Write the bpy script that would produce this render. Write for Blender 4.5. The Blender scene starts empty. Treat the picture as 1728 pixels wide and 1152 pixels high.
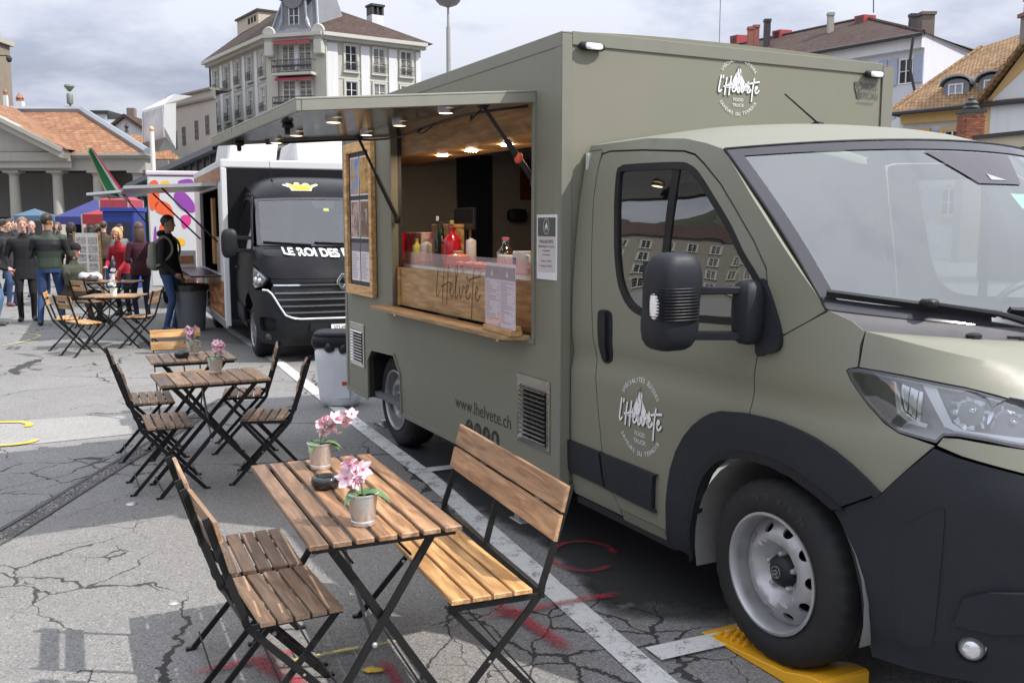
import bpy, bmesh, math, random
from mathutils import Vector, Matrix, geometry, noise
R = math.radians
SC = bpy.context.scene
COL = SC.collection
random.seed(11)

# ------------------------------------------------------------------ camera, sky, sun, exposure
cam_d = bpy.data.cameras.new('camera')
cam = bpy.data.objects.new('camera', cam_d)
COL.objects.link(cam)
cam.location = (0, 0, 1.7)
cam.rotation_euler = (R(90 - 7.0), 0, 0)
cam_d.sensor_fit = 'HORIZONTAL'
cam_d.sensor_width = 36.0
cam_d.lens = 36.0 * 1606 / 1728
cam_d.clip_start = 0.05
cam_d.clip_end = 3000
SC.camera = cam

SUN_TO = Vector((2.2, -0.63, 2.63)).normalized()
sun_d = bpy.data.lights.new('sun', 'SUN')
sun_d.energy = 3.75
sun_d.angle = R(0.6)
sun_d.color = (1.0, 0.955, 0.89)
sun = bpy.data.objects.new('sun', sun_d)
COL.objects.link(sun)
sun.rotation_euler = SUN_TO.to_track_quat('Z', 'Y').to_euler()
sun.location = (20, -6, 30)

world = bpy.data.worlds.new('World')
SC.world = world
world.use_nodes = True
wn, wl = world.node_tree.nodes, world.node_tree.links
wn.clear()


def wnode(t, **kw):
    n = wn.new(t)
    for k, v in kw.items():
        setattr(n, k, v)
    return n


wo = wnode('ShaderNodeOutputWorld')
bg = wnode('ShaderNodeBackground')
bg.inputs['Strength'].default_value = 0.1
sky = wnode('ShaderNodeTexSky', sky_type='NISHITA', sun_disc=False)
sky.sun_elevation = math.asin(SUN_TO.z)
sky.sun_rotation = math.atan2(SUN_TO.x, SUN_TO.y)
sky.air_density = 1.0
sky.dust_density = 1.5
geo = wnode('ShaderNodeNewGeometry')
tc = wnode('ShaderNodeTexCoord')
sep = wnode('ShaderNodeSeparateXYZ')
wl.new(tc.outputs['Generated'], sep.inputs[0])


def wmath(op, a, b=None, clamp=False):
    n = wnode('ShaderNodeMath', operation=op, use_clamp=clamp)
    for i, q in enumerate((a, b)):
        if q is None:
            continue
        if isinstance(q, (int, float)):
            n.inputs[i].default_value = q
        else:
            wl.new(q, n.inputs[i])
    return n.outputs[0]


def wramp(fac, stops, mode='LINEAR'):
    r = wnode('ShaderNodeValToRGB')
    r.color_ramp.interpolation = mode
    el = r.color_ramp.elements
    while len(el) < len(stops):
        el.new(0.5)
    for e, (p, c) in zip(el, stops):
        e.position = p
        e.color = (c[0], c[1], c[2], 1) if not isinstance(c, (int, float)) else (c, c, c, 1)
    wl.new(fac, r.inputs[0])
    return r.outputs[0]


zc = wmath('MAXIMUM', sep.outputs[2], 0.0)
den = wmath('ADD', zc, 0.22)
cx = wmath('DIVIDE', sep.outputs[0], den)
cy = wmath('DIVIDE', sep.outputs[1], den)
comb = wnode('ShaderNodeCombineXYZ')
wl.new(cx, comb.inputs[0])
wl.new(cy, comb.inputs[1])
comb.inputs[2].default_value = 3.7
nz1 = wnode('ShaderNodeTexNoise')
nz1.inputs['Scale'].default_value = 1.5
nz1.inputs['Detail'].default_value = 9
nz1.inputs['Roughness'].default_value = 0.56
nz1.inputs['Distortion'].default_value = 0.25
wl.new(comb.outputs[0], nz1.inputs['Vector'])
nz2 = wnode('ShaderNodeTexNoise')
nz2.inputs['Scale'].default_value = 2.9
nz2.inputs['Detail'].default_value = 7
nz2.inputs['Roughness'].default_value = 0.6
wl.new(comb.outputs[0], nz2.inputs['Vector'])
# cloud brightness: lit tops to blue-grey bellies; banks near the horizon hang darker
cm = wmath('ADD', wmath('MULTIPLY', nz1.outputs[0], 0.68), wmath('MULTIPLY', nz2.outputs[0], 0.32))
el = wmath('MULTIPLY', zc, 0.55)
cm2 = wmath('ADD', cm, wmath('MINIMUM', el, 0.16))
cloud0 = wramp(cm2, [(0.41, (2.6, 2.95, 3.75)), (0.49, (3.35, 3.65, 4.5)), (0.56, (4.2, 4.5, 5.4)), (0.65, (5.3, 5.55, 6.2))])
# an overcast sky is brighter overhead than at the horizon
grad = wmath('ADD', wmath('MULTIPLY', zc, 1.75), 0.70)
vm = wnode('ShaderNodeVectorMath', operation='SCALE')
wl.new(cloud0, vm.inputs[0])
wl.new(grad, vm.inputs['Scale'])
cloud = vm.outputs[0]
cover = wramp(nz2.outputs[0], [(0.26, 0.75), (0.38, 1.0)])
mixc = wnode('ShaderNodeMix', data_type='RGBA')
wl.new(cover, mixc.inputs[0])
wl.new(sky.outputs[0], mixc.inputs[6])
wl.new(cloud, mixc.inputs[7])
wl.new(mixc.outputs[2], bg.inputs['Color'])
wl.new(bg.outputs[0], wo.inputs['Surface'])

SC.view_settings.view_transform = 'Standard'
SC.view_settings.look = 'None'
SC.view_settings.gamma = 1.0
SC.view_settings.use_curve_mapping = False
SC.view_settings.exposure = 0.62
SC.render.engine = 'CYCLES'
SC.cycles.max_bounces = 8
SC.cycles.transparent_max_bounces = 24
SC.cycles.use_denoising = True


# ------------------------------------------------------------------ materials
class NT:
    """small helper round a material's node tree"""

    def __init__(s, name):
        s.m = bpy.data.materials.new(name)
        s.m.use_nodes = True
        s.t = s.m.node_tree
        s.n = s.t.nodes
        s.b = s.n['Principled BSDF']
        s.out = s.n['Material Output']

    def new(s, t, **kw):
        n = s.n.new(t)
        for k, v in kw.items():
            setattr(n, k, v)
        return n

    def put(s, sock, q):
        if q is None:
            return
        if isinstance(q, bpy.types.NodeSocket):
            s.t.links.new(q, sock)
        elif isinstance(q, (tuple, list)) and len(q) == 3 and sock.type == 'RGBA':
            sock.default_value = (*q, 1)
        else:
            sock.default_value = q

    def math(s, op, a, b=None, c=None, clamp=False):
        n = s.new('ShaderNodeMath', operation=op, use_clamp=clamp)
        for i, q in enumerate((a, b, c)):
            s.put(n.inputs[i], q)
        return n.outputs[0]

    def coord(s, kind='Object', scale=(1, 1, 1), rnd=False):
        tc = s.new('ShaderNodeTexCoord')
        mp = s.new('ShaderNodeMapping')
        mp.inputs['Scale'].default_value = scale
        s.t.links.new(tc.outputs[kind], mp.inputs[0])
        if rnd:
            oi = s.new('ShaderNodeObjectInfo')
            cb = s.new('ShaderNodeCombineXYZ')
            for i, k in enumerate((37.0, 91.0, 53.0)):
                s.put(cb.inputs[i], s.math('MULTIPLY', oi.outputs['Random'], k))
            s.t.links.new(cb.outputs[0], mp.inputs[1])
        return mp.outputs[0]

    def noise(s, vec, scale, detail=4, rough=0.55, dist=0.0):
        n = s.new('ShaderNodeTexNoise')
        s.put(n.inputs['Vector'], vec)
        n.inputs['Scale'].default_value = scale
        n.inputs['Detail'].default_value = detail
        n.inputs['Roughness'].default_value = rough
        n.inputs['Distortion'].default_value = dist
        return n.outputs[0]

    def voro(s, vec, scale, feature='F1', out='Distance'):
        n = s.new('ShaderNodeTexVoronoi', feature=feature)
        s.put(n.inputs['Vector'], vec)
        n.inputs['Scale'].default_value = scale
        return n.outputs[out]

    def ramp(s, fac, stops):
        r = s.new('ShaderNodeValToRGB')
        el = r.color_ramp.elements
        while len(el) < len(stops):
            el.new(0.5)
        for e, (p, c) in zip(el, stops):
            e.position = p
            e.color = (c, c, c, 1) if isinstance(c, (int, float)) else (*c, 1)
        s.put(r.inputs[0], fac)
        return r.outputs[0]

    def mix(s, fac, a, b, mode='MIX'):
        n = s.new('ShaderNodeMix', data_type='RGBA', blend_type=mode)
        s.put(n.inputs[0], fac)
        s.put(n.inputs[6], a)
        s.put(n.inputs[7], b)
        return n.outputs[2]

    def bump(s, h, strength=0.2, dist=0.01):
        n = s.new('ShaderNodeBump')
        n.inputs['Strength'].default_value = strength
        n.inputs['Distance'].default_value = dist
        s.put(n.inputs['Height'], h)
        s.t.links.new(n.outputs[0], s.b.inputs['Normal'])

    def set(s, **kw):
        nm = dict(col='Base Color', rough='Roughness', metal='Metallic', spec='Specular IOR Level', coat='Coat Weight',
                  crough='Coat Roughness', em='Emission Color', ems='Emission Strength', alpha='Alpha', trans='Transmission Weight',
                  sub='Subsurface Weight')
        for k, v in kw.items():
            s.put(s.b.inputs[nm[k]], v)
        return s.m


def sc(c, k):
    return tuple(min(1, x * k) for x in c)


def plain(name, col, rough=0.5, metal=0.0, var=0.12, scale=6.0, bump=0.0, bscale=60, spec=0.5, coat=0.0):
    """a painted / plastic / metal surface with faint mottling, uneven gloss and optional fine relief"""
    n = NT(name)
    v = n.coord('Object')
    a = n.noise(v, scale, 5)
    n.set(col=n.mix(a, sc(col, 1 - var), sc(col, 1 + var)), metal=metal, spec=spec, coat=coat,
          rough=n.ramp(n.noise(v, scale * 2.3, 4), [(0.25, max(0.02, rough * 0.8)), (0.75, min(1, rough * 1.2))]))
    if bump:
        n.bump(n.noise(v, bscale, 5), bump, 0.004)
    return n.m


def wood(name, c1, c2, rough=0.5, scale=1.0):
    """long-grained timber along the object's X; every slat gets its own tone"""
    n = NT(name)
    v = n.coord('Object', (2.2 * scale, 26 * scale, 26 * scale), rnd=True)
    v2 = n.coord('Object', (1.2 * scale, 7 * scale, 7 * scale), rnd=True)
    g = n.noise(v, 1.6, 8, 0.62, 0.5)
    k = n.noise(v2, 2.0, 4, 0.5, 1.2)
    col = n.mix(n.ramp(g, [(0.38, 0.0), (0.60, 1.0)]), sc(c1, .88), sc(c2, 1.06))
    col = n.mix(n.ramp(k, [(0.42, 0.0), (0.68, 0.75)]), col, sc(c1, 0.60))
    oi = n.new('ShaderNodeObjectInfo')
    tone = n.ramp(oi.outputs['Random'], [(0.0, (.58, .61, .64)), (0.35, (.80, .79, .78)), (0.7, (1.0, .97, .93)), (1.0, (1.30, 1.22, 1.08))])
    n.set(col=n.mix(1.0, col, tone, 'MULTIPLY'), rough=n.ramp(g, [(0.3, rough * 0.8), (0.7, min(1, rough * 1.25))]), spec=0.4)
    n.bump(g, 0.25, 0.003)
    return n.m


# ------------------------------------------------------------------ mesh helpers
def catmull(pts, n=6, closed=False):
    P = [Vector(p) for p in pts]
    if len(P) < 3:
        return P
    out = []
    L = len(P)
    rng = range(L) if closed else range(L - 1)
    for i in rng:
        a = P[(i - 1) % L] if (closed or i > 0) else P[0] * 2 - P[1]
        b = P[i]
        c = P[(i + 1) % L]
        d = P[(i + 2) % L] if (closed or i + 2 < L) else P[-1] * 2 - P[-2]
        for k in range(n):
            t = k / n
            out.append(0.5 * ((2 * b) + (c - a) * t + (2 * a - 5 * b + 4 * c - d) * t * t + (3 * b - a - 3 * c + d) * t ** 3))
    if not closed:
        out.append(P[-1])
    return out


def inpoly(x, y, poly):
    c = False
    j = len(poly) - 1
    for i in range(len(poly)):
        xi, yi = poly[i][0], poly[i][1]
        xj, yj = poly[j][0], poly[j][1]
        if (yi > y) != (yj > y) and x < (xj - xi) * (y - yi) / (yj - yi) + xi:
            c = not c
        j = i
    return c


class MB:
    def __init__(s):
        s.v, s.f, s.m, s.cm = [], [], [], 0

    def add(s, vs, fs):
        o = len(s.v)
        s.v.extend(tuple(v) for v in vs)
        for f in fs:
            s.f.append(tuple(i + o for i in f))
            s.m.append(s.cm)
        return s

    def box(s, x0, x1, y0, y1, z0, z1):
        return s.add([(x0, y0, z0), (x1, y0, z0), (x1, y1, z0), (x0, y1, z0), (x0, y0, z1), (x1, y0, z1), (x1, y1, z1), (x0, y1, z1)],
                     [(0, 3, 2, 1), (4, 5, 6, 7), (0, 1, 5, 4), (1, 2, 6, 5), (2, 3, 7, 6), (3, 0, 4, 7)])

    def bar(s, p, q, w, h, up=(0, 0, 1)):
        p, q = Vector(p), Vector(q)
        d = (q - p).normalized()
        u = Vector(up)
        a = d.cross(u)
        if a.length < 1e-4:
            a = d.cross(Vector((1, 0, 0)))
        a.normalize()
        b = a.cross(d)
        a *= w / 2
        b *= h / 2
        vs = [p - a - b, p + a - b, p + a + b, p - a + b, q - a - b, q + a - b, q + a + b, q - a + b]
        return s.add(vs, [(3, 2, 1, 0), (4, 5, 6, 7), (0, 1, 5, 4), (1, 2, 6, 5), (2, 3, 7, 6), (3, 0, 4, 7)])

    def tube(s, pts, r, n=8, caps=True):
        P = [Vector(p) for p in pts]
        rs = r if isinstance(r, (list, tuple)) else [r] * len(P)
        rings = []
        prev = None
        for i, p in enumerate(P):
            d = (P[min(i + 1, len(P) - 1)] - P[max(i - 1, 0)]).normalized()
            if prev is None:
                a = d.orthogonal().normalized()
            else:
                a = (prev - d * prev.dot(d))
                a = a.normalized() if a.length > 1e-6 else d.orthogonal().normalized()
            prev = a
            b = d.cross(a)
            rings.append([p + (a * math.cos(2 * math.pi * k / n) + b * math.sin(2 * math.pi * k / n)) * rs[i] for k in range(n)])
        vs = [v for g in rings for v in g]
        fs = []
        for i in range(len(P) - 1):
            for k in range(n):
                fs.append((i * n + k, i * n + (k + 1) % n, (i + 1) * n + (k + 1) % n, (i + 1) * n + k))
        if caps:
            fs.append(tuple(reversed(range(n))))
            fs.append(tuple((len(P) - 1) * n + k for k in range(n)))
        return s.add(vs, fs)

    def lathe(s, prof, n=24, c=(0, 0, 0), axis='z', caps=(False, False), mod=None):
        vs = []
        for i, (r, z) in enumerate(prof):
            for k in range(n):
                t = 2 * math.pi * k / n
                rr = r + (mod(i, k) if mod else 0)
                x, y = rr * math.cos(t), rr * math.sin(t)
                if axis == 'z':
                    vs.append((c[0] + x, c[1] + y, c[2] + z))
                elif axis == 'y':
                    vs.append((c[0] + y, c[1] + z, c[2] + x))
                else:
                    vs.append((c[0] + z, c[1] + x, c[2] + y))
        fs = []
        for i in range(len(prof) - 1):
            for k in range(n):
                fs.append((i * n + k, i * n + (k + 1) % n, (i + 1) * n + (k + 1) % n, (i + 1) * n + k))
        if caps[0]:
            fs.append(tuple(reversed(range(n))))
        if caps[1]:
            fs.append(tuple((len(prof) - 1) * n + k for k in range(n)))
        return s.add(vs, fs)

    def prism(s, poly, a, b, fn=None):
        """2-D polygon (u, v) extruded from w=a to w=b; fn maps (u, v, w) to xyz"""
        fn = fn or (lambda u, v, w: (u, v, w))
        area = sum(poly[i][0] * poly[(i + 1) % len(poly)][1] - poly[(i + 1) % len(poly)][0] * poly[i][1] for i in range(len(poly)))
        if area < 0:
            poly = list(reversed(poly))
        n = len(poly)
        vs = [fn(p[0], p[1], a) for p in poly] + [fn(p[0], p[1], b) for p in poly]
        fs = [tuple(reversed(range(n))), tuple(range(n, 2 * n))]
        fs += [(i, (i + 1) % n, n + (i + 1) % n, n + i) for i in range(n)]
        return s.add(vs, fs)

    def grid(s, fn, nu, nv):
        vs = [fn(i / nu, j / nv) for j in range(nv + 1) for i in range(nu + 1)]
        w = nu + 1
        return s.add(vs, [(j * w + i, j * w + i + 1, (j + 1) * w + i + 1, (j + 1) * w + i) for j in range(nv) for i in range(nu)])

    def ball(s, c, rx, ry=None, rz=None, n=12, m=8, fn=None):
        ry = rx if ry is None else ry
        rz = rx if rz is None else rz
        vs = [(c[0], c[1], c[2] - rz)]
        for j in range(1, m):
            ph = -math.pi / 2 + math.pi * j / m
            for i in range(n):
                t = 2 * math.pi * i / n
                vs.append((c[0] + rx * math.cos(ph) * math.cos(t), c[1] + ry * math.cos(ph) * math.sin(t), c[2] + rz * math.sin(ph)))
        vs.append((c[0], c[1], c[2] + rz))
        if fn:
            vs = [fn(v) for v in vs]
        fs = [(0, 1 + (i + 1) % n, 1 + i) for i in range(n)]
        for j in range(m - 2):
            for i in range(n):
                a, b = 1 + j * n + i, 1 + j * n + (i + 1) % n
                fs.append((a, b, b + n, a + n))
        t = len(vs) - 1
        o = 1 + (m - 2) * n
        fs += [(o + i, o + (i + 1) % n, t) for i in range(n)]
        return s.add(vs, fs)

    def rbox(s, c, hx, hy, hz, p=4.0, n=20, m=12, fn=None):
        """rounded box (superellipsoid)"""
        def sg(v, e):
            return math.copysign(abs(v) ** e, v)
        e = 2 / p

        def g(v):
            x, y, z = (v[0] - c[0]), (v[1] - c[1]), (v[2] - c[2])
            l = (abs(x) ** p + abs(y) ** p + abs(z) ** p) ** (1 / p)
            q = Vector((c[0] + x / l * hx, c[1] + y / l * hy, c[2] + z / l * hz))
            return fn(q) if fn else q
        return s.ball(c, 1, 1, 1, n, m, g)

    def patch(s, outer, fn, holes=(), h=0.06, thick=0.012, mirror=None):
        """2-D outline (with holes) meshed on a grid and laid on the surface fn(u, v); edges folded inward by thick"""
        loops = [list(outer)] + [list(q) for q in holes]
        V, E = [], []
        for lp in loops:
            o = len(V)
            dp = []
            for i, a in enumerate(lp):
                b = lp[(i + 1) % len(lp)]
                d = math.hypot(b[0] - a[0], b[1] - a[1])
                k = max(1, int(math.ceil(d / h)))
                for j in range(k):
                    dp.append((a[0] + (b[0] - a[0]) * j / k, a[1] + (b[1] - a[1]) * j / k))
            V += dp
            E += [(o + i, o + (i + 1) % len(dp)) for i in range(len(dp))]
        nb = len(V)
        us = [p[0] for p in outer]
        vs_ = [p[1] for p in outer]

        def inside(x, y):
            return inpoly(x, y, outer) and not any(inpoly(x, y, q) for q in holes)
        u = min(us) + h / 2
        while u < max(us):
            v = min(vs_) + h / 2
            while v < max(vs_):
                if inside(u, v) and min((u - p[0]) ** 2 + (v - p[1]) ** 2 for p in V[:nb]) > (0.45 * h) ** 2:
                    V.append((u, v))
                v += h
            u += h
        r = geometry.delaunay_2d_cdt([Vector(p) for p in V], E, [], 0, 1e-6)
        P2, F = r[0], []
        for f in r[2]:
            cx_ = sum(P2[i][0] for i in f) / len(f)
            cy_ = sum(P2[i][1] for i in f) / len(f)
            if inside(cx_, cy_):
                a = sum(P2[f[i]][0] * P2[f[(i + 1) % len(f)]][1] - P2[f[(i + 1) % len(f)]][0] * P2[f[i]][1] for i in range(len(f)))
                F.append(tuple(f) if a > 0 else tuple(reversed(f)))
        P3 = [Vector(fn(p[0], p[1])) for p in P2]
        cnt = {}
        for f in F:
            for i in range(len(f)):
                e = (f[i], f[(i + 1) % len(f)])
                cnt[e] = 1
        bd = [e for e in cnt if (e[1], e[0]) not in cnt]
        if thick:
            low = {}
            for e in bd:
                for i in e:
                    if i not in low:
                        p = P2[i]
                        d = 1e-3
                        du = Vector(fn(p[0] + d, p[1])) - Vector(fn(p[0] - d, p[1]))
                        dv = Vector(fn(p[0], p[1] + d)) - Vector(fn(p[0], p[1] - d))
                        low[i] = len(P3)
                        P3.append(P3[i] - du.cross(dv).normalized() * thick)
            F += [(b, a, low[a], low[b]) for a, b in bd]
        s.add(P3, F)
        if mirror is not None:
            s.add([(p[0], 2 * mirror - p[1], p[2]) for p in P3], [tuple(reversed(f)) for f in F])
        return s

    def mirror_y(s, yc):
        v = [(p[0], 2 * yc - p[1], p[2]) for p in s.v]
        return s.add(v, [tuple(reversed(f)) for f in list(s.f)])

    def mesh(s, name, mats, smooth=None, weld=0):
        me = bpy.data.meshes.new(name)
        me.from_pydata(s.v, [], s.f)
        if weld:
            b = bmesh.new()
            b.from_mesh(me)
            bmesh.ops.remove_doubles(b, verts=b.verts, dist=weld)
            b.to_mesh(me)
            b.free()
        if not isinstance(mats, (list, tuple)):
            mats = [mats]
        for m in mats:
            me.materials.append(m)
        if len(mats) > 1:
            me.polygons.foreach_set('material_index', s.m)
        if smooth:
            me.polygons.foreach_set('use_smooth', [True] * len(me.polygons))
            me.set_sharp_from_angle(angle=R(smooth))
        me.validate()
        me.update()
        return me

    def build(s, name, mats, parent=None, smooth=None, bevel=0, loc=None, rot=None, kind=None, label=None, seg=1, weld=0):
        o = bpy.data.objects.new(name, s.mesh(name, mats, smooth, weld))
        COL.objects.link(o)
        if parent:
            o.parent = parent
        if loc is not None:
            o.location = loc
        if rot is not None:
            o.rotation_euler = rot
        if bevel:
            b = o.modifiers.new('bevel', 'BEVEL')
            b.width = bevel
            b.segments = seg
            b.limit_method = 'ANGLE'
            b.angle_limit = R(40)
        if kind:
            o['kind'] = kind
        if label:
            o['label'] = label
        return o


def thing(name, label, cat, loc=(0, 0, 0), rotz=0.0, group=None):
    o = bpy.data.objects.new(name, None)
    COL.objects.link(o)
    o.empty_display_size = 0.2
    o.location = loc
    o.rotation_euler = (0, 0, rotz)
    return tag(o, label, cat, group)


def tag(o, label, cat, group=None):
    o['label'] = label
    o['category'] = cat
    if group:
        o['group'] = group
    return o


def copy_obj(o, parent=None, loc=None, rot=None):
    c = o.copy()
    COL.objects.link(c)
    if parent:
        c.parent = parent
    if loc is not None:
        c.location = loc
    if rot is not None:
        c.rotation_euler = rot
    return c


KIDS = {}


def copy_tree(o, parent=None):
    kids = [k for k in bpy.data.objects if k.parent == o] if o.name not in KIDS else KIDS[o.name]
    KIDS[o.name] = kids
    c = copy_obj(o, parent)
    for k in kids:
        copy_tree(k, c)
    return c


def inst(me, name, parent, loc, rot=(0, 0, 0), scale=None, label=None):
    o = bpy.data.objects.new(name, me)
    COL.objects.link(o)
    o.parent = parent
    o.location = loc
    o.rotation_euler = rot
    if scale is not None:
        o.scale = scale
    if label:
        o['label'] = label
    return o


# ------------------------------------------------------------------ lettering
_tg = {}


def text_geo(body, size=1.0, bold=0.0, align='CENTER'):
    k = (body, bold, align)
    if k not in _tg:
        cu = bpy.data.curves.new('txt', 'FONT')
        cu.body = body
        cu.size = 1
        cu.align_x = align
        cu.resolution_u = 3
        cu.offset = bold
        ob = bpy.data.objects.new('txt', cu)
        me = bpy.data.meshes.new_from_object(ob)
        _tg[k] = ([(v.co.x, v.co.y) for v in me.vertices], [tuple(p.vertices) for p in me.polygons])
        bpy.data.objects.remove(ob)
        bpy.data.meshes.remove(me)
        bpy.data.curves.remove(cu)
    v, f = _tg[k]
    return [(x * size, y * size) for x, y in v], f


def put2d(mb, vf, fn, at=(0, 0), sx=1.0, sy=1.0, rot=0.0):
    v, f = vf
    c, s_ = math.cos(rot), math.sin(rot)
    mb.add([fn(at[0] + (x * sx) * c - (y * sy) * s_, at[1] + (x * sx) * s_ + (y * sy) * c) for x, y in v], f)


def arc_text(mb, body, size, rad, a_mid, span, fn, at=(0, 0), inside=False, sx=1.0, bold=0.0):
    n = len(body)
    for i, ch in enumerate(body):
        if ch == ' ':
            continue
        t = (i + 0.5) / n - 0.5
        a = a_mid + (t * span if inside else -t * span)
        r = rad
        x, y = at[0] + r * math.cos(a) * sx, at[1] + r * math.sin(a)
        rot = a + math.pi / 2 if inside else a - math.pi / 2
        v, f = text_geo(ch, size, bold)
        c, s_ = math.cos(rot), math.sin(rot)
        mb.add([fn(x + (p[0] * c - p[1] * s_) * sx, y + p[0] * s_ + p[1] * c) for p in v], f)


def ribbon(mb, pts, w, fn, smooth=5):
    P = catmull([(p[0], p[1], 0) for p in pts], smooth) if len(pts) > 2 else [Vector((p[0], p[1], 0)) for p in pts]
    vs = []
    for i, p in enumerate(P):
        d = (P[min(i + 1, len(P) - 1)] - P[max(i - 1, 0)])
        d = d.normalized() if d.length > 1e-9 else Vector((1, 0, 0))
        nrm = Vector((-d.y, d.x, 0)) * (w / 2)
        vs.append(fn(p.x + nrm.x, p.y + nrm.y))
        vs.append(fn(p.x - nrm.x, p.y - nrm.y))
    mb.add(vs, [(2 * i + 1, 2 * i + 3, 2 * i + 2, 2 * i) for i in range(len(P) - 1)])


def _e(x):
    return [(x, .5), (x + .45, .75), (x + .6, 1.05), (x + .35, 1.12), (x + .14, .6), (x + .3, .1), (x + .65, .15), (x + 1.05, .6)]


SCRIPT = [[(.55, 2.6), (.25, 1.2), (.08, .15), (.3, -.1), (.7, .3)], [(1.05, 2.6), (.9, 2.05)],
          [(1.75, 2.3), (1.5, 1.0), (1.3, -.6)], [(2.65, 2.6), (2.38, 1.0), (2.2, -.6)], [(1.05, .75), (1.9, .98), (2.7, 1.2), (3.05, 1.05)],
          _e(2.75), [(3.8, .6), (4.35, 1.8), (4.45, 2.5), (4.18, 2.45), (4.02, 1.2), (4.0, .2), (4.2, 0), (4.55, .35)],
          [(4.75, 1.0), (4.82, .25), (5.02, .05), (5.35, .6), (5.45, 1.02), (5.8, .9)], _e(5.85), [(6.1, 1.85), (6.4, 1.5)],
          [(7.55, 2.5), (7.25, 1.0), (7.0, -1.4)], [(6.5, 1.5), (7.4, 1.75), (8.7, 1.95)], _e(7.6)]


def script_word(mb, fn, at, width, wline, slant=0.0):
    k = width / 8.7
    for st in SCRIPT:
        ribbon(mb, [(at[0] + (p[0] - 4.35 + slant * p[1]) * k, at[1] + p[1] * k) for p in st], wline, fn)
# ------------------------------------------------------------------ the setting: ground and its markings
def ground_mat(name, base, crack=True):
    n = NT(name)
    v = n.coord('Object')
    big = n.noise(v, 0.35, 6, 0.6)
    mid = n.noise(v, 2.3, 6, 0.6)
    fine = n.voro(v, 150, 'F1', 'Color')
    fs = n.new('ShaderNodeSeparateColor')
    n.put(fs.inputs[0], fine)
    grain = n.noise(v, 90, 3, 0.7)
    col = n.mix(n.ramp(big, [(0.35, 0), (0.65, 1)]), sc(base, 0.86), sc(base, 1.12))
    col = n.mix(n.ramp(mid, [(0.3, 0), (0.7, 1)]), col, n.mix(0.5, col, sc(base, 0.8)))
    col = n.mix(n.math('MULTIPLY', n.math('GREATER_THAN', fs.outputs[0], 0.88), 0.34), col, sc((1.0, 0.97, 0.92), 0.42))
    col = n.mix(n.math('MULTIPLY', n.math('LESS_THAN', fs.outputs[1], 0.22), 0.55), col, sc(base, 0.35))
    # oil spots and damp stains
    st = n.noise(v, 0.9, 7, 0.68, 0.6)
    col = n.mix(n.ramp(st, [(0.58, 0.0), (0.80, 0.30)]), col, sc(base, 0.5))
    h = n.math('ADD', n.math('MULTIPLY', grain, 0.5), n.math('MULTIPLY', fs.outputs[2], 0.5))
    if crack:
        w = n.new('ShaderNodeVectorMath', operation='MULTIPLY_ADD')
        nc = n.new('ShaderNodeTexNoise')
        nc.inputs['Scale'].default_value = 2.1
        nc.inputs['Detail'].default_value = 8
        nc.inputs['Roughness'].default_value = 0.58
        n.put(nc.inputs['Vector'], v)
        n.put(w.inputs[0], nc.outputs['Color'])
        w.inputs[1].default_value = (0.42, 0.42, 0)
        n.put(w.inputs[2], v)
        e1 = n.voro(w.outputs[0], 0.55, 'DISTANCE_TO_EDGE')
        e2 = n.voro(w.outputs[0], 1.9, 'DISTANCE_TO_EDGE')
        e3 = n.voro(w.outputs[0], 3.8, 'DISTANCE_TO_EDGE')
        thin = n.noise(v, 1.1, 3, 0.6)
        w1 = n.math('MULTIPLY_ADD', n.ramp(thin, [(0.38, 0.0), (0.62, 1.0)]), 0.0062, 0.0004)
        k1 = n.math('LESS_THAN', e1, w1)
        area2 = n.ramp(n.noise(v, 0.55, 3, 0.5), [(0.54, 0.0), (0.62, 1.0)])
        k2 = n.math('LESS_THAN', e2, n.math('MULTIPLY', area2, 0.012))
        area3 = n.ramp(n.noise(v, 0.75, 3, 0.5, 0.3), [(0.63, 0.0), (0.70, 1.0)])
        # alligator cracking round the corner of the parking bays
        sp_ = n.new('ShaderNodeSeparateXYZ')
        n.put(sp_.inputs[0], v)
        dd = n.math('SQRT', n.math('ADD', n.math('POWER', n.math('SUBTRACT', sp_.outputs[0], 0.35), 2.0), n.math('POWER', n.math('SUBTRACT', sp_.outputs[1], 3.75), 2.0)))
        area3 = n.math('MAXIMUM', area3, n.ramp(n.math('ADD', dd, n.math('MULTIPLY', thin, 0.5)), [(0.55, 1.0), (0.98, 0.0)]))
        k3 = n.math('LESS_THAN', e3, n.math('MULTIPLY', area3, 0.030))
        k = n.math('MAXIMUM', n.math('MAXIMUM', k1, k2), k3)
        col = n.mix(n.math('MULTIPLY', k, 0.88), col, (0.022, 0.021, 0.02))
        h = n.math('SUBTRACT', h, n.math('MULTIPLY', k, 2.5))
    n.set(col=col, rough=n.ramp(st, [(0.5, 0.92), (0.75, 0.6)]), spec=0.3)
    n.bump(h, 0.45, 0.006)
    return n.m


M_ASPH = ground_mat('asphalt', (0.200, 0.195, 0.188))
MB().add([(-420, -120, 0), (420, -120, 0), (420, 700, 0), (-420, 700, 0)], [(0, 1, 2, 3)]).build('ground', M_ASPH, kind='structure')


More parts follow.
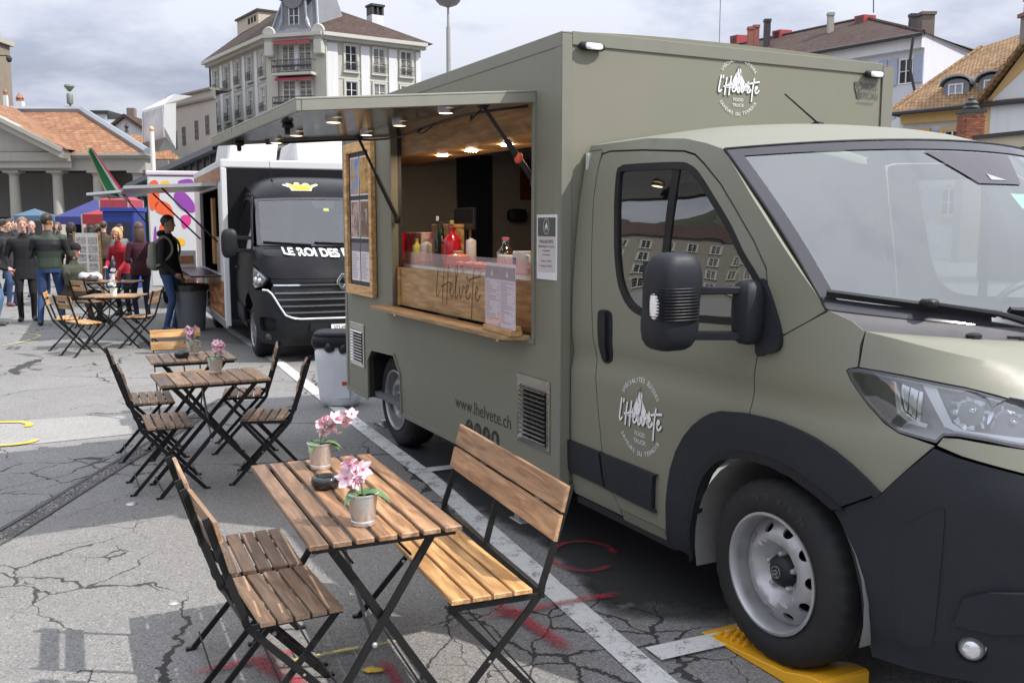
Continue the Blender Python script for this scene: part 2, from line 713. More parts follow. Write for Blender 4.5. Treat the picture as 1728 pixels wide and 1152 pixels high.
def paint_mat(name, col, keep=0.62, rough=0.75, fuzzy=0.0, edge=None):
    """worn paint: flakes away in patches and along cracks and shows what lies below"""
    n = NT(name)
    v = n.coord('Object')
    a = n.noise(v, 7, 8, 0.7)
    b = n.noise(v, 70, 4, 0.7)
    m = n.math('ADD', n.math('MULTIPLY', a, 0.62), n.math('MULTIPLY', b, 0.38))
    e = n.voro(n.coord('Object'), 1.3, 'DISTANCE_TO_EDGE')
    al = n.ramp(m, [(keep - 0.06 - fuzzy, 1.0), (keep + 0.06 + fuzzy, 0.0)])
    if fuzzy:
        uv = n.new('ShaderNodeAttribute', attribute_name='soft')
        al = n.math('MULTIPLY', al, uv.outputs['Fac'])
    n.set(col=n.mix(n.noise(v, 24, 5, 0.7), sc(col, 0.72), sc(col, 1.12)), rough=rough, alpha=al, spec=0.3)
    n.m.blend_method = 'HASHED' if hasattr(n.m, 'blend_method') else None
    return n.m


M_LINE = paint_mat('road_paint_white', (0.60, 0.60, 0.58), 0.58)
M_RED = paint_mat('spray_paint_red', (0.36, 0.025, 0.045), 0.50, fuzzy=0.12)
M_YEL = paint_mat('spray_paint_yellow', (0.62, 0.43, 0.06), 0.58)
M_CHALK = paint_mat('chalk_yellow', (0.62, 0.52, 0.16), 0.50)


def strip(pts, w, z, name, mat, soft=False, straight=False):
    """flat band on the ground along a path"""
    if straight:
        P = []
        for a, b in zip(pts, pts[1:]):
            k_ = max(1, int(math.hypot(b[0] - a[0], b[1] - a[1]) / .08))
            P += [Vector((a[0] + (b[0] - a[0]) * i / k_, a[1] + (b[1] - a[1]) * i / k_, 0)) for i in range(k_)]
        P.append(Vector((pts[-1][0], pts[-1][1], 0)))
    else:
        P = catmull([(p[0], p[1], 0) for p in pts], 8)
    vs, at = [], []
    prof = [(-1, 0), (-0.35, 1), (0.35, 1), (1, 0)] if soft else [(-1, 1), (1, 1)]
    k = len(prof)
    for i, p in enumerate(P):
        d = (P[min(i + 1, len(P) - 1)] - P[max(i - 1, 0)]).normalized()
        for s_, a in prof:
            ww = w / 2 * (1 + (0.25 * noise.noise(Vector((p.x * 9, p.y * 9, s_ * 3))) if soft else 0.06 * noise.noise(Vector((p.x * 14, p.y * 14, s_)))))
            vs.append((p.x - d.y * s_ * ww, p.y + d.x * s_ * ww, z))
            at.append(a * (min(1, i / 3, (len(P) - 1 - i) / 3) if soft else 1))
    mb = MB().add(vs, [(i * k + j + 1, i * k + j, (i + 1) * k + j, (i + 1) * k + j + 1) for i in range(len(P) - 1) for j in range(k - 1)])
    o = mb.build(name, mat, kind='structure')
    if soft:
        a_ = o.data.attributes.new('soft', 'FLOAT', 'POINT')
        a_.data.foreach_set('value', at)
    return o


strip([(-8.2, 23.6), (-5.6, 17.6), (-2.83, 11.55), (-1.88, 9.30), (-0.54, 6.22), (0.02, 4.74), (0.30, 4.01), (0.52, 3.45), (0.9, 2.45)], 0.125, 0.008, 'parking_line', M_LINE, False, True)
strip([(-0.70, 6.40), (-0.28, 6.60), (1.9, 7.62)], 0.11, 0.012, 'parking_line', M_LINE, False, True)
strip([(0.56, 3.60), (0.84, 3.725), (2.9, 4.68)], 0.12, 0.012, 'parking_line', M_LINE, False, True)
strip([(-1.86, 9.28), (-1.2, 9.62), (0.8, 10.6)], 0.11, 0.012, 'parking_line', M_LINE, False, True)
# sprayed marks
strip([(0.50, 4.22), (0.27, 4.12), (0.06, 4.02), (-0.12, 3.95)], 0.07, 0.016, 'spray_mark', M_RED, True)
strip([(-0.20, 4.16), (-0.02, 4.02), (0.10, 3.84), (0.24, 3.60)], 0.10, 0.020, 'spray_mark', M_RED, True)
strip([(-0.05 + 0.42 + 0.17 * math.cos(t), 4.72 + 0.22 * math.sin(t)) for t in [i * 0.7 for i in range(9)]], 0.045, 0.016, 'spray_mark', M_RED, True)
strip([(-1.24, 3.42), (-1.0, 3.54), (-0.84, 3.63)], 0.07, 0.016, 'spray_mark', M_RED, True)
strip([(-1.02, 3.56), (-0.88, 3.42), (-0.74, 3.30)], 0.10, 0.020, 'spray_mark', M_RED, True)
strip([(-0.52, 3.55), (-0.44, 3.40), (-0.40, 3.25)], 0.06, 0.016, 'spray_mark', M_RED, True)
strip([(-0.88, 3.52), (-0.64, 3.64), (-0.47, 3.71)], 0.022, 0.016, 'chalk_line', M_CHALK)
strip([(-5.4, 7.95), (-4.6, 8.03), (-4.26, 8.07), (-4.12, 7.98), (-4.09, 7.88)], 0.06, 0.012, 'spray_mark', M_YEL)
strip([(-5.2, 6.95), (-4.3, 7.08), (-3.95, 7.19), (-3.79, 7.28), (-3.77, 7.40)], 0.06, 0.012, 'spray_mark', M_YEL)
strip([(-8.6, 10.9), (-7.6, 12.6), (-7.15, 13.4), (-7.2, 14.4), (-7.7, 14.9)], 0.05, 0.012, 'chalk_line', M_CHALK)

# coarse old trench seam and concrete strip
M_SEAM = ground_mat('asphalt_seam_coarse', (0.10, 0.095, 0.09), False)
_n = NT('seam_gravel')
_v = _n.coord('Object')
_c = _n.voro(_v, 42, 'F1', 'Color')
_d = _n.voro(_v, 42, 'DISTANCE_TO_EDGE')
_s = _n.new('ShaderNodeSeparateColor')
_n.put(_s.inputs[0], _c)
_n.set(col=_n.mix(_n.ramp(_d, [(0.03, 0), (0.12, 1)]), (0.05, 0.048, 0.046), _n.mix(_s.outputs[0], (0.11, 0.105, 0.098), (0.30, 0.285, 0.26))), rough=0.95)
_n.bump(_n.ramp(_d, [(0.0, 0), (0.25, 1)]), 0.9, 0.012)
strip([(-2.86, 3.9), (-2.80, 5.05), (-2.79, 5.5), (-2.81, 6.4), (-2.80, 7.25), (-2.80, 8.6), (-2.82, 9.5)], 0.105, 0.004, 'seam', _n.m)
M_TAR = plain('tar_seal', (0.060, 0.059, 0.060), 0.75, 0, 0.2, 20, 0.5, 60)
strip([(-2.92, 3.9), (-2.87, 5.0), (-2.865, 6.4), (-2.86, 8.0), (-2.87, 9.2)], 0.03, 0.008, 'tar_edge', M_TAR)
strip([(-2.79, 3.9), (-2.735, 5.0), (-2.745, 6.4), (-2.735, 8.0), (-2.75, 9.2)], 0.02, 0.008, 'tar_edge', M_TAR)
M_CONC = ground_mat('concrete_strip', (0.275, 0.27, 0.255), False)
MB().add([(-9.6, 5.25, .004), (-3.70, 7.28, .004), (-2.9, 7.75, .004), (-2.9, 8.35, .004), (-3.3, 8.55, .004), (-9.6, 6.1, .004)], [(0, 1, 2, 3, 4, 5)]).build('concrete_strip', M_CONC, kind='structure')
# old oil and damp under the parked truck
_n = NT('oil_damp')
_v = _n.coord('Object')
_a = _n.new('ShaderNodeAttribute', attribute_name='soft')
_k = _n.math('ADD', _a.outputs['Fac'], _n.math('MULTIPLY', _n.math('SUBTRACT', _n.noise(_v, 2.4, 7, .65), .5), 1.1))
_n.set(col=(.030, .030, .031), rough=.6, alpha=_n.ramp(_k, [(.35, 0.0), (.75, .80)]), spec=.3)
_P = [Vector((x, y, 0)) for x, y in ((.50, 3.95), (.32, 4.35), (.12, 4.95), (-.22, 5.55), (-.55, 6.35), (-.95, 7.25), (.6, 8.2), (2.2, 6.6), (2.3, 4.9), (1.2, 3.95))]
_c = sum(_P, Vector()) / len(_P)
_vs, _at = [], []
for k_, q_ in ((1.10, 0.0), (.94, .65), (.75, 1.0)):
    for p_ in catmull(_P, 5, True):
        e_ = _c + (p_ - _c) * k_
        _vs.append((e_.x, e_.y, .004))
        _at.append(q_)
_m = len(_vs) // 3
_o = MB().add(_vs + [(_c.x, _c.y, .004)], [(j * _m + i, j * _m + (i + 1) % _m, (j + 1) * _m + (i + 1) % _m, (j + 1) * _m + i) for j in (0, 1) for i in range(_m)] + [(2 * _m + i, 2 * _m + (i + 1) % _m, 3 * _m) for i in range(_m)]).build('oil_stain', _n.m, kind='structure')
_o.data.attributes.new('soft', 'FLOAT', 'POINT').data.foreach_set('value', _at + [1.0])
# metal survey stud in its broken patch, a fallen leaf
o = MB().lathe([(0.0, .010), (.014, .010), (.020, .006), (.026, .002)], 14).build('survey_stud', plain('stud_steel', (.45, .45, .44), .4, .8), loc=(-1.53, 4.13, 0))
tag(o, 'small round metal survey stud set in the broken asphalt beside the nearest chairs', 'survey stud', 'survey studs')
o = MB().lathe([(0.0, .010), (.02, .010), (.028, .006), (.036, .002)], 14).build('survey_stud', plain('stud_steel2', (.45, .45, .44), .4, .8), loc=(-2.33, 5.67, 0))
tag(o, 'small pale metal survey stud in a dark crack right of the coarse seam', 'survey stud', 'survey studs')
lf_ = MB()
lp = [(-.045, 0), (-.03, .018), (-.008, .03), (.006, .017), (.03, .022), (.045, .003), (.028, -.014), (.008, -.02), (-.02, -.022)]
lf_.add([(0, 0, .012)] + [(x, y, .006 + .008 * abs(y) * 30 * .4) for x, y in lp], [(0, 1 + i, 1 + (i + 1) % len(lp)) for i in range(len(lp))])
tag(lf_.build('fallen_leaf', plain('yellow_leaf', (.62, .38, .04), .6), loc=(-0.53, 3.46, .004)), 'fallen yellow leaf on the asphalt under the nearest table', 'leaf')
# ------------------------------------------------------------------ vehicle shells
def lerp_t(tab, v):
    if v <= tab[0][0]:
        return tab[0][1]
    for (a, fa), (b, fb) in zip(tab, tab[1:]):
        if v <= b:
            return fa + (fb - fa) * (v - a) / (b - a)
    return tab[-1][1]


def smooth_tab(tab, r=0.02):
    return lambda v: (lerp_t(tab, v - r) + 2 * lerp_t(tab, v) + lerp_t(tab, v + r)) / 4


class Shell:
    """cab skin: runs straight along the side, then round the nose on a superellipse; inset varies with height"""

    def __init__(s, yc, xc, a, n, side, front, r=0.015):
        s.yc, s.xc, s.a, s.b, s.n = yc, xc, a, yc, n
        s.side, s.front = smooth_tab(side, r), smooth_tab(front, r)
        s.p = []
        d, prev = 0, None
        for i in range(241):
            th = math.pi / 2 * i / 240
            c, sn = max(math.cos(th), 0), math.sin(th)
            x, y = xc + a * sn ** (2 / n), yc - s.b * c ** (2 / n)
            if prev:
                d += math.hypot(x - prev[0], y - prev[1])
            s.p.append((d, x, y))
            prev = (x, y)
        s.end = xc + d

    def plan(s, u):
        t = u - s.xc
        if t <= 0:
            return u, 0.0, 0.0, -1.0
        if t >= s.p[-1][0]:
            t = s.p[-1][0] - 1e-6
        lo, hi = 0, 240
        while hi - lo > 1:
            m = (lo + hi) // 2
            if s.p[m][0] <= t:
                lo = m
            else:
                hi = m
        a, b = s.p[lo], s.p[hi]
        k = (t - a[0]) / max(b[0] - a[0], 1e-9)
        x, y = a[1] + (b[1] - a[1]) * k, a[2] + (b[2] - a[2]) * k
        gx = max((x - s.xc) / s.a, 0) ** (s.n - 1) / s.a
        gy = -max((s.yc - y) / s.b, 0) ** (s.n - 1) / s.b
        l = math.hypot(gx, gy) or 1
        return x, y, gx / l, gy / l

    def __call__(s, u, z, off=0.0):
        over = u - s.end
        if over > 0:
            u = s.end - over
        x, y, nx, ny = s.plan(u)
        f = max(nx, 0)
        d = s.side(z) * (1 - f) + s.front(z) * f - off
        x, y = x - nx * d, y - ny * d
        return (x, 2 * s.yc - y if over > 0 else y, z)

    def off(s, o):
        return lambda u, z: s(u, z, o)


def offpoly(pts, d):
    """shrink a polygon by d"""
    n = len(pts)
    area = sum(pts[i][0] * pts[(i + 1) % n][1] - pts[(i + 1) % n][0] * pts[i][1] for i in range(n))
    sg = 1 if area > 0 else -1
    out = []
    for i in range(n):
        a, b, c = Vector(pts[i - 1]).to_2d(), Vector(pts[i]).to_2d(), Vector(pts[(i + 1) % n]).to_2d()
        n1, n2 = (b - a).normalized(), (c - b).normalized()
        n1, n2 = Vector((-n1.y, n1.x)) * sg, Vector((-n2.y, n2.x)) * sg
        m = (n1 + n2)
        m = m / max(m.length_squared / 2, 0.35)
        out.append((b.x + m.x * d, b.y + m.y * d))
    return out


def sm2(pts, n=4, closed=True):
    return [(p.x, p.y) for p in catmull([(a, b, 0) for a, b in pts], n, closed)]


def glass_mat(name, tint=(.8, .86, .84), refl=0.10, haze=0.0, rough=0.01, cap=0.9, k=1.7):
    """thin pane: tinted see-through mixed with mirror reflection that rises at grazing angles"""
    n = NT(name)
    tr = n.new('ShaderNodeBsdfTransparent')
    n.put(tr.inputs[0], tint)
    gl = n.new('ShaderNodeBsdfGlossy')
    gl.inputs['Roughness'].default_value = rough
    n.put(gl.inputs['Color'], (1, 1, 1))
    fr = n.new('ShaderNodeFresnel')
    fr.inputs[0].default_value = 1.5
    fac = n.math('MINIMUM', n.math('ADD', n.math('MULTIPLY', fr.outputs[0], k), refl), cap)
    mx = n.new('ShaderNodeMixShader')
    n.put(mx.inputs[0], fac)
    n.t.links.new(tr.outputs[0], mx.inputs[1])
    n.t.links.new(gl.outputs[0], mx.inputs[2])
    last = mx
    if haze:
        df = n.new('ShaderNodeBsdfDiffuse')  # pale patchy haze painted into the pane to brighten it
        n.put(df.inputs[0], (.70, .77, .75))
        m2 = n.new('ShaderNodeMixShader')
        v = n.coord('Object')
        n.put(m2.inputs[0], n.math('MULTIPLY', n.ramp(n.noise(v, 2.5, 6, 0.6, 0.4), [(0.3, 0.5), (0.7, 1.2)]), haze))
        n.t.links.new(mx.outputs[0], m2.inputs[1])
        n.t.links.new(df.outputs[0], m2.inputs[2])
        last = m2
    n.t.links.new(last.outputs[0], n.out.inputs['Surface'])
    return n.m


def paint(name, col, rough=0.42, coat=0.12, dirt=0.25, crough=0.25, metal=0.0):
    """vehicle paint with road film towards nothing in particular: broad uneven dust and fine orange-peel"""
    n = NT(name)
    v = n.coord('Object')
    d = n.noise(v, 1.6, 7, 0.65, 0.3)
    f = n.noise(v, 38, 4, 0.6)
    c = n.mix(n.math('MULTIPLY', n.ramp(d, [(0.42, 0), (0.75, 1)]), dirt), col, sc((0.33, 0.31, 0.28), 1.0))
    n.set(col=c, rough=n.ramp(n.math('ADD', n.math('MULTIPLY', d, .7), n.math('MULTIPLY', f, .3)), [(0.3, rough * 0.85), (0.7, min(1, rough * 1.3))]), coat=coat, crough=crough, spec=0.5, metal=metal)
    n.bump(n.noise(v, 5, 2), 0.02, 0.02)
    return n.m


def rubber(name, col=(0.018, 0.018, 0.019), rough=0.72):
    return plain(name, col, rough, 0, 0.3, 7, 0.25, 90, 0.22)


M_OL = paint('olive_paint', (0.172, 0.171, 0.128), 0.46, 0.05, 0.05)
M_OLD = plain('olive_trim', (0.175, 0.173, 0.140), 0.42, 0, 0.06)
M_BLK = plain('black_plastic', (0.012, 0.013, 0.015), 0.5, 0, 0.2, 12, 0.12, 220, .28)
M_CLAD = plain('cladding_plastic', (0.0165, 0.0185, 0.0235), 0.52, 0, 0.15, 5, 0.25, 260, .26)
M_GAP = plain('dark_void', (0.006, 0.006, 0.007), 0.9)
M_RUB = rubber('tyre_rubber', (0.021, 0.021, 0.022))
M_SEAL = rubber('seal_rubber', (0.012, 0.012, 0.013), 0.45)
M_STEEL = plain('wheel_steel', (0.36, 0.36, 0.37), 0.40, 0.55, 0.25, 11, 0.1, 120)
M_INOX = plain('stainless', (0.58, 0.58, 0.56), 0.22, 1.0, 0.12, 14)
M_ALU = plain('aluminium', (0.55, 0.55, 0.55), 0.35, 0.9, 0.1, 14)
M_WGLASS = glass_mat('windscreen_glass', (.84, .93, .89), 0.125, 0.03, 0.006, .9, 1.3)
M_SGLASS = glass_mat('side_glass', (.42, .48, .46), 0.12, 0.0)
M_LENS = glass_mat('clear_lens', (.88, .9, .92), 0.10)
M_FRIT = plain('screen_frit', (0.035, 0.034, 0.04), 0.12, 0, 0.1, 5, 0, 60, 0.6)
M_CHROME = plain('chrome', (0.82, 0.83, 0.85), 0.09, 1.0, 0.05)
M_WHITE = plain('white_plastic', (0.75, 0.75, 0.74), 0.35, 0, 0.05)
M_SEATF = plain('seat_fabric', (0.030, 0.032, 0.035), 0.85, 0, 0.2, 20, 0.3, 200)
M_DASH = plain('dashboard_plastic', (0.045, 0.047, 0.05), 0.65, 0, 0.15, 12, 0.2, 160)
M_OAK = wood('oak', (0.50, 0.285, 0.115), (0.66, 0.42, 0.20), 0.42)
M_OAKD = wood('oak_dark', (0.40, 0.215, 0.09), (0.54, 0.32, 0.15), 0.5)
M_DECAL = plain('decal_white', (0.72, 0.72, 0.72), 0.4, 0, 0.04)
M_DECALB = plain('decal_black', (0.020, 0.020, 0.021), 0.45, 0, 0.1)
M_PAPER = plain('paper', (0.66, 0.62, 0.63), 0.55, 0, 0.05)
M_INK = plain('print_grey', (0.16, 0.15, 0.16), 0.55, 0, 0.1)
M_AMBER = plain('amber_lens', (0.65, 0.22, 0.03), 0.15)
M_GREY = plain('wall_grey', (0.24, 0.225, 0.205), 0.6, 0, 0.08, 3)


def lamp_mat(name, col, power):
    n = NT(name)
    n.set(col=(0.8, 0.8, 0.8), em=col, ems=power)
    return n.m


M_SPOT = lamp_mat('lit_spot', (1.0, 0.74, 0.46), 5.0)
M_DOWN = lamp_mat('lit_downlight', (1.0, 0.78, 0.54), 150.0)


def wheel(parent, c, rt, rr, w, style='steel', rotx=0.0, name='wheel', lettering=None):
    """tyre with tread blocks > rim, hub cap, bolts. axis along local y, outer face at -y"""
    mb = MB()
    n = 108
    hw = w / 2
    prof = [(rr * 0.96, -hw + .03), (rr * 1.0, -hw + .012), (rr * 1.06, -hw + .004), (rr + (rt - rr) * .35, -hw - .006), (rr + (rt - rr) * .6, -hw - .004), (rt - .035, -hw + .006),
            (rt - .014, -hw + .018), (rt - .003, -hw + .038), (rt, -hw + .06), (rt, -.028), (rt - .009, -.026), (rt - .009, -.018), (rt, -.016), (rt, .016), (rt - .009, .018), (rt - .009, .026), (rt, .028), (rt, hw - .06), (rt - .003, hw - .038),
            (rt - .02, hw - .012), (rt - .05, hw), (rr * 1.03, hw), (rr * .96, hw - .03)]
    lug = {6: .006, 7: .007, 8: .007, 17: .007, 18: .007}
    mb.lathe(prof, n, (0, 0, 0), 'y', mod=lambda i, k: -lug.get(i, 0) if k % 3 == 0 else 0)
    t = mb.build(name, M_RUB, parent, 32, loc=c, rot=(0, rotx, 0))
    if lettering:
        lt = MB()

        def tf(u, v):
            return (u, -hw - .0075, v)
        arc_text(lt, lettering, .038, rr + (rt - rr) * .42, R(90), R(62), tf, bold=0.004)
        lt.build('lettering', plain('tyre_lettering', (0.042, 0.042, 0.044), 0.6), t)
    if style == 'steel':
        rm = MB()
        # rolled lip, well and barrel
        rm.lathe([(rr * .995, -hw + .022), (rr * 1.04, -hw + .004), (rr * 1.045, -hw - .004), (rr * 1.0, -hw - .006), (rr * .965, -hw + .004), (rr * .95, -hw + .03), (rr * .93, -hw + .075), (rr * .90, -hw + .09), (rr * .90, hw - .03)], 56, (0, 0, 0), 'y')

        def dish(r):
            return -hw + lerp_t([(0, .075), (.052, .075), (.075, .072), (.100, .046), (.112, .026), (.128, .020), (.146, .026), (rr * .93, .072)], r)

        def disc(u, v):
            return (u, dish(math.hypot(u, v)), v)
        ro = rr * .925
        outer = [(ro * math.cos(a), ro * math.sin(a)) for a in [2 * math.pi * i / 60 for i in range(60)]]
        holes = []
        for i in range(10):
            a = 2 * math.pi * (i + .3) / 10
            rc = rr * .76
            hole = []
            for k in range(12):
                b = 2 * math.pi * k / 12
                p, q = .0185 * math.cos(b), .023 * math.sin(b)
                hole.append(((rc + p) * math.cos(a) - q * math.sin(a), (rc + p) * math.sin(a) + q * math.cos(a)))
            holes.append(hole)
        rm.patch(outer, disc, holes, .022, .012)
        ri = rm.build('rim', M_STEEL, t, 40)
        MB().lathe([(0.0, -hw + .11), (rr * .9, -hw + .11)], 40, (0, 0, 0), 'y').build('brake_disc', M_GAP, t)
        hb = MB()
        hb.lathe([(0, -hw + .030), (.030, -hw + .031), (.042, -hw + .038), (.058, -hw + .052), (.068, -hw + .076)], 20, (0, 0, 0), 'y', mod=lambda i, k: .006 if (i > 2 and k % 4 == 0) else 0)
        hub = hb.build('hub_cap', M_BLK, t, 30)
        ch = MB()
        for dz in (.008, -.006):
            for sx in (-1, 1):
                ch.bar((0, -hw + .027, dz + .002), (sx * .013, -hw + .027, dz - .010), .0045, .003, (0, 1, 0))
        ch.lathe([(.0235, -hw + .031), (.0235, -hw + .026), (.021, -hw + .026), (.021, -hw + .031)], 24, (0, 0, 0), 'y')
        ch.build('emblem', M_ALU, t)
        for i in range(5):
            a = 2 * math.pi * (i + .35) / 5
            b = MB()
            b.lathe([(0.0, -.024), (.007, -.024), (.010, -.020), (.0115, -.008), (.0135, -.004), (.0135, .01)], 6 if False else 12, (0, 0, 0), 'y')
            b.build('bolt', M_STEEL, t, 30, loc=(.070 * math.cos(a), -hw + .066, .070 * math.sin(a)))
    else:
        rm = MB()
        rm.lathe([(rr * .99, -hw + .02), (rr * 1.04, -hw + .0), (rr * 1.0, -hw - .006), (rr * .95, -hw + .006), (rr * .93, -hw + .05), (rr * .9, hw - .03)], 48, (0, 0, 0), 'y')
        rm.lathe([(0, -hw + .014), (.05, -hw + .016), (.062, -hw + .03), (.07, -hw + .05)], 20, (0, 0, 0), 'y')
        for i in range(5):
            a = 2 * math.pi * (i + .25) / 5
            for da in (-.17, .17):
                p0 = (.05 * math.cos(a + da * 1.5), -hw + .03, .05 * math.sin(a + da * 1.5))
                p1 = (rr * .95 * math.cos(a + da), -hw + .012, rr * .95 * math.sin(a + da))
                rm.bar(p0, p1, .045, .02, (0, 1, 0))
        rm.build('rim', plain('alloy_wheel', (.34, .34, .35), .3, .8), t, 35)
        MB().lathe([(0.0, -hw + .07), (rr * .92, -hw + .07)], 32, (0, 0, 0), 'y').build('brake_disc', M_GAP, t)
    return t


# ------------------------------------------------------------------ the food truck
T_LOC = (0.24512559, 4.76442649, 0)
T_ROT = R(-63.0)
TR = thing('food_truck', 'olive green food truck with its side hatch open over an oak serving counter', 'food truck', T_LOC, T_ROT)
BW, BL, BT, BB = 2.22, 3.62, 2.625, 0.33


def side0(off=0.0):
    return lambda u, v: (u, -off, v)


def front0(off=0.0):
    return lambda u, v: (off, u, v)


OPN = [(-2.45, 1.085), (-.285, 1.085), (-.285, 2.365), (-2.45, 2.365)]
ARCH = [(-3.055, BB), (-3.055, .635), (-2.95, .73), (-2.445, .75), (-2.325, .625), (-2.30, BB)]
w = MB()
w.patch([(-BL, BB)] + ARCH + [(0, BB), (0, BT), (-BL, BT)], side0(), [OPN], 0.35, .045)
w.build('side_wall', M_OL, TR)
w = MB()
w.patch([(0, BB), (0, BT), (-BL, BT), (-BL, BB)], lambda u, v: (u, BW, v), (), 0.6, .045)
w.build('side_wall', M_OL, TR)
w = MB()
w.patch([(.002, BB + .05), (BW - .002, BB + .05), (BW - .002, BT), (.002, BT)], front0(-.002), (), 0.5, .04)
FW = w.build('front_wall', M_OL, TR)
w = MB()
w.box(-BL, -BL + .04, .004, BW - .004, BB + .02, BT - .02)
w.build('rear_wall', M_OL, TR)
w = MB()
w.prism([(BW * i / 12, BT + .003 + .028 * (1 - abs(i / 6 - 1) ** 2.5)) for i in range(13)] + [(BW - .002, BT - .001), (.002, BT - .001)], -BL, .004, lambda u, v, q: (q, u, v))
w.build('roof', M_OL, TR, 30)
# edge profiles standing proud of the panels
w = MB()
w.box(-BL - .003, .0, -.004, -.001, BT - .062, BT + .006)
w.box(-.058, .006, -.005, -.0012, BB + .006, BT - .063)
w.box(-BL - .003, -BL + .05, -.005, -.0012, BB + .006, BT - .063)
w.box(-BL, ARCH[0][0] - .002, -.006, -.001, BB - .018, BB + .016)
w.box(ARCH[-1][0] + .002, 0.0, -.006, -.001, BB - .018, BB + .016)
w.box(.0012, .0075, -.005, .052, BB + .02, BT - .005)
w.box(.0012, .0075, BW - .052, BW + .004, BB + .02, BT - .005)
w.box(.0012, .0065, .054, BW - .054, BT - .055, BT + .010)
w.build('edge_profile', M_OLD, TR, None, .0025)
w = MB()
w.box(-3.6, -.05, .05, BW - .05, BB + .01, BB + .05)
w.build('floor', plain('floor_vinyl', (.12, .12, .12), .7), TR)
# rear wheel box and arch return
w = MB()
ar = ARCH[:]
for i in range(len(ar) - 1):
    a, b = ar[i], ar[i + 1]
    w.add([(a[0], .001, a[1]), (b[0], .001, b[1]), (b[0], .36, b[1]), (a[0], .36, a[1])], [(0, 1, 2, 3), (3, 2, 1, 0)])
w.box(-3.06, -2.29, .36, .37, BB, .76)
w.build('wheel_box', M_BLK, TR)
w = MB()
for i in range(len(ar) - 1):
    a, b = ar[i], ar[i + 1]
    w.bar((a[0], -.003, a[1]), (b[0], -.003, b[1]), .016, .016, (0, 1, 0))
w.build('arch_trim', M_OLD, TR)
# chassis rails and beams, with dark boxes added to block light
w = MB()
w.box(-3.4, 2.1, .55, .70, .30, .44)
w.box(-3.4, 2.1, 1.5, 1.65, .30, .44)
w.box(-3.5, 1.0, .30, 1.9, .40, .46)
for x in (-3.3, -2.1, -.9, .5):
    w.box(x, x + .1, .12, 2.1, .31, .40)
w.box(-2.75, -2.65, .3, 1.9, .33, .41)
w.box(1.0, 2.2, .42, 1.8, .32, .7)
w.build('chassis', M_GAP, TR)

# serving opening
w = MB()
o4 = OPN
for a, b in ((0, 1), (1, 2), (2, 3), (3, 0)):
    p, q = o4[a], o4[b]
    hz = a in (0, 2)
    if hz:
        w.box(-2.465, -.27, -.012, .010, p[1] - .015, p[1] + .008)
    else:
        w.box(p[0] - .008 if a == 3 else p[0] - .010, p[0] + .012 if a == 3 else p[0] + .016, -.012, .010, 1.094, 2.356)
w.build('hatch_frame', M_OLD, TR, None, .002)
w = MB()
w.box(-2.462, -2.452, .046, .075, 1.10, 2.36)
w.build('jamb', plain('jamb_dark', (.020, .020, .022), .5), TR)
MB().box(-.285, -.275, .046, .22, 1.10, 2.36).build('jamb', plain('jamb_dark2', (.020, .020, .022), .5), TR)
w = MB()
w.box(-3.2, -.29, .078, .10, 2.19, 2.37)
w.build('fascia_board', M_OAKD, TR)
w = MB()
w.box(-3.55, -.29, .102, .52, 2.190, 2.205)
sf = w.build('soffit_board', M_OAKD, TR)
for x in (-2.22, -1.72, -1.20, -.62):
    m = MB()
    m.lathe([(.0, -.001), (.026, -.001)], 16, (x, .30, 2.186))
    m.lathe([(.026, 0.0), (.037, -.004), (.040, .0)], 16, (x, .30, 2.186))
    m.f = [tuple(reversed(f)) for f in m.f]
    m.build('downlight', M_DOWN, sf)
# counter
w = MB()
w.box(-2.445, -.29, .045, .065, 1.118, 1.392)
cf = w.build('counter_front', M_OAK, TR)
w = MB()
script_word(w, lambda u, v: (u, .0435, v), (-1.39, 1.235), .70, .0085)
w.build('engraving', plain('burnt_groove', (.13, .065, .025), .7), cf)
MB().box(-2.42, -2.395, .036, .044, 1.33, 1.372).build('latch_plate', M_INOX, cf)
MB().box(-2.445, -2.405, .030, .044, 1.118, 1.392).build('corner_batten', M_OAK, cf)
w = MB()
w.box(-3.55, -.29, .066, .62, 1.394, 1.416)
w.build('counter_top', M_INOX, TR)
w = MB()
w.box(-2.44, -.30, .060, .066, 1.418, 1.506)
w.build('guard_glass', glass_mat('pink_reflection_glass', (.95, .76, .77), .04, 0, .01, .20, .6), TR)  # pink tint put into the glass stands in for a reflection
w = MB()
w.prism([(-2.60, -.001), (-2.545, -.150), (-.40, -.150), (-.335, -.085), (-.315, -.001)], 1.088, 1.112)
sh = w.build('shelf', M_OAK, TR, None, .002)
MB().box(-.56, -.53, -.09, -.02, 1.06, 1.088).build('bracket', M_INOX, sh)
MB().box(-2.2, -2.17, -.09, -.02, 1.06, 1.088).build('bracket', M_INOX, sh)

# inside fittings
w = MB()
w.box(-3.576, -3.57, .05, 2.17, .40, 2.58)
w.box(-3.5, -.05, 2.165, 2.17, .40, 2.58)
w.box(-3.57, -.05, .05, 2.165, 2.575, 2.58)
w.box(-.052, -.047, .05, 2.17, .40, 2.58)
w.build('inner_lining', M_GREY, TR)
w = MB()
w.box(-3.568, -3.55, 1.00, 1.34, .42, 2.30)
w.build('cold_room_door', plain('navy_door', (.010, .012, .022), .4), TR)
w = MB()
w.box(-3.56, -3.54, 1.62, 1.80, 1.92, 2.28)
w.build('hanging_pennant', plain('dark_red_cloth', (.09, .012, .014), .8), TR)
w = MB()
w.box(-3.4, -1.2, 1.75, 2.15, .42, 1.30)
w.build('back_counter', plain('back_counter', (.05, .05, .05), .5), TR)

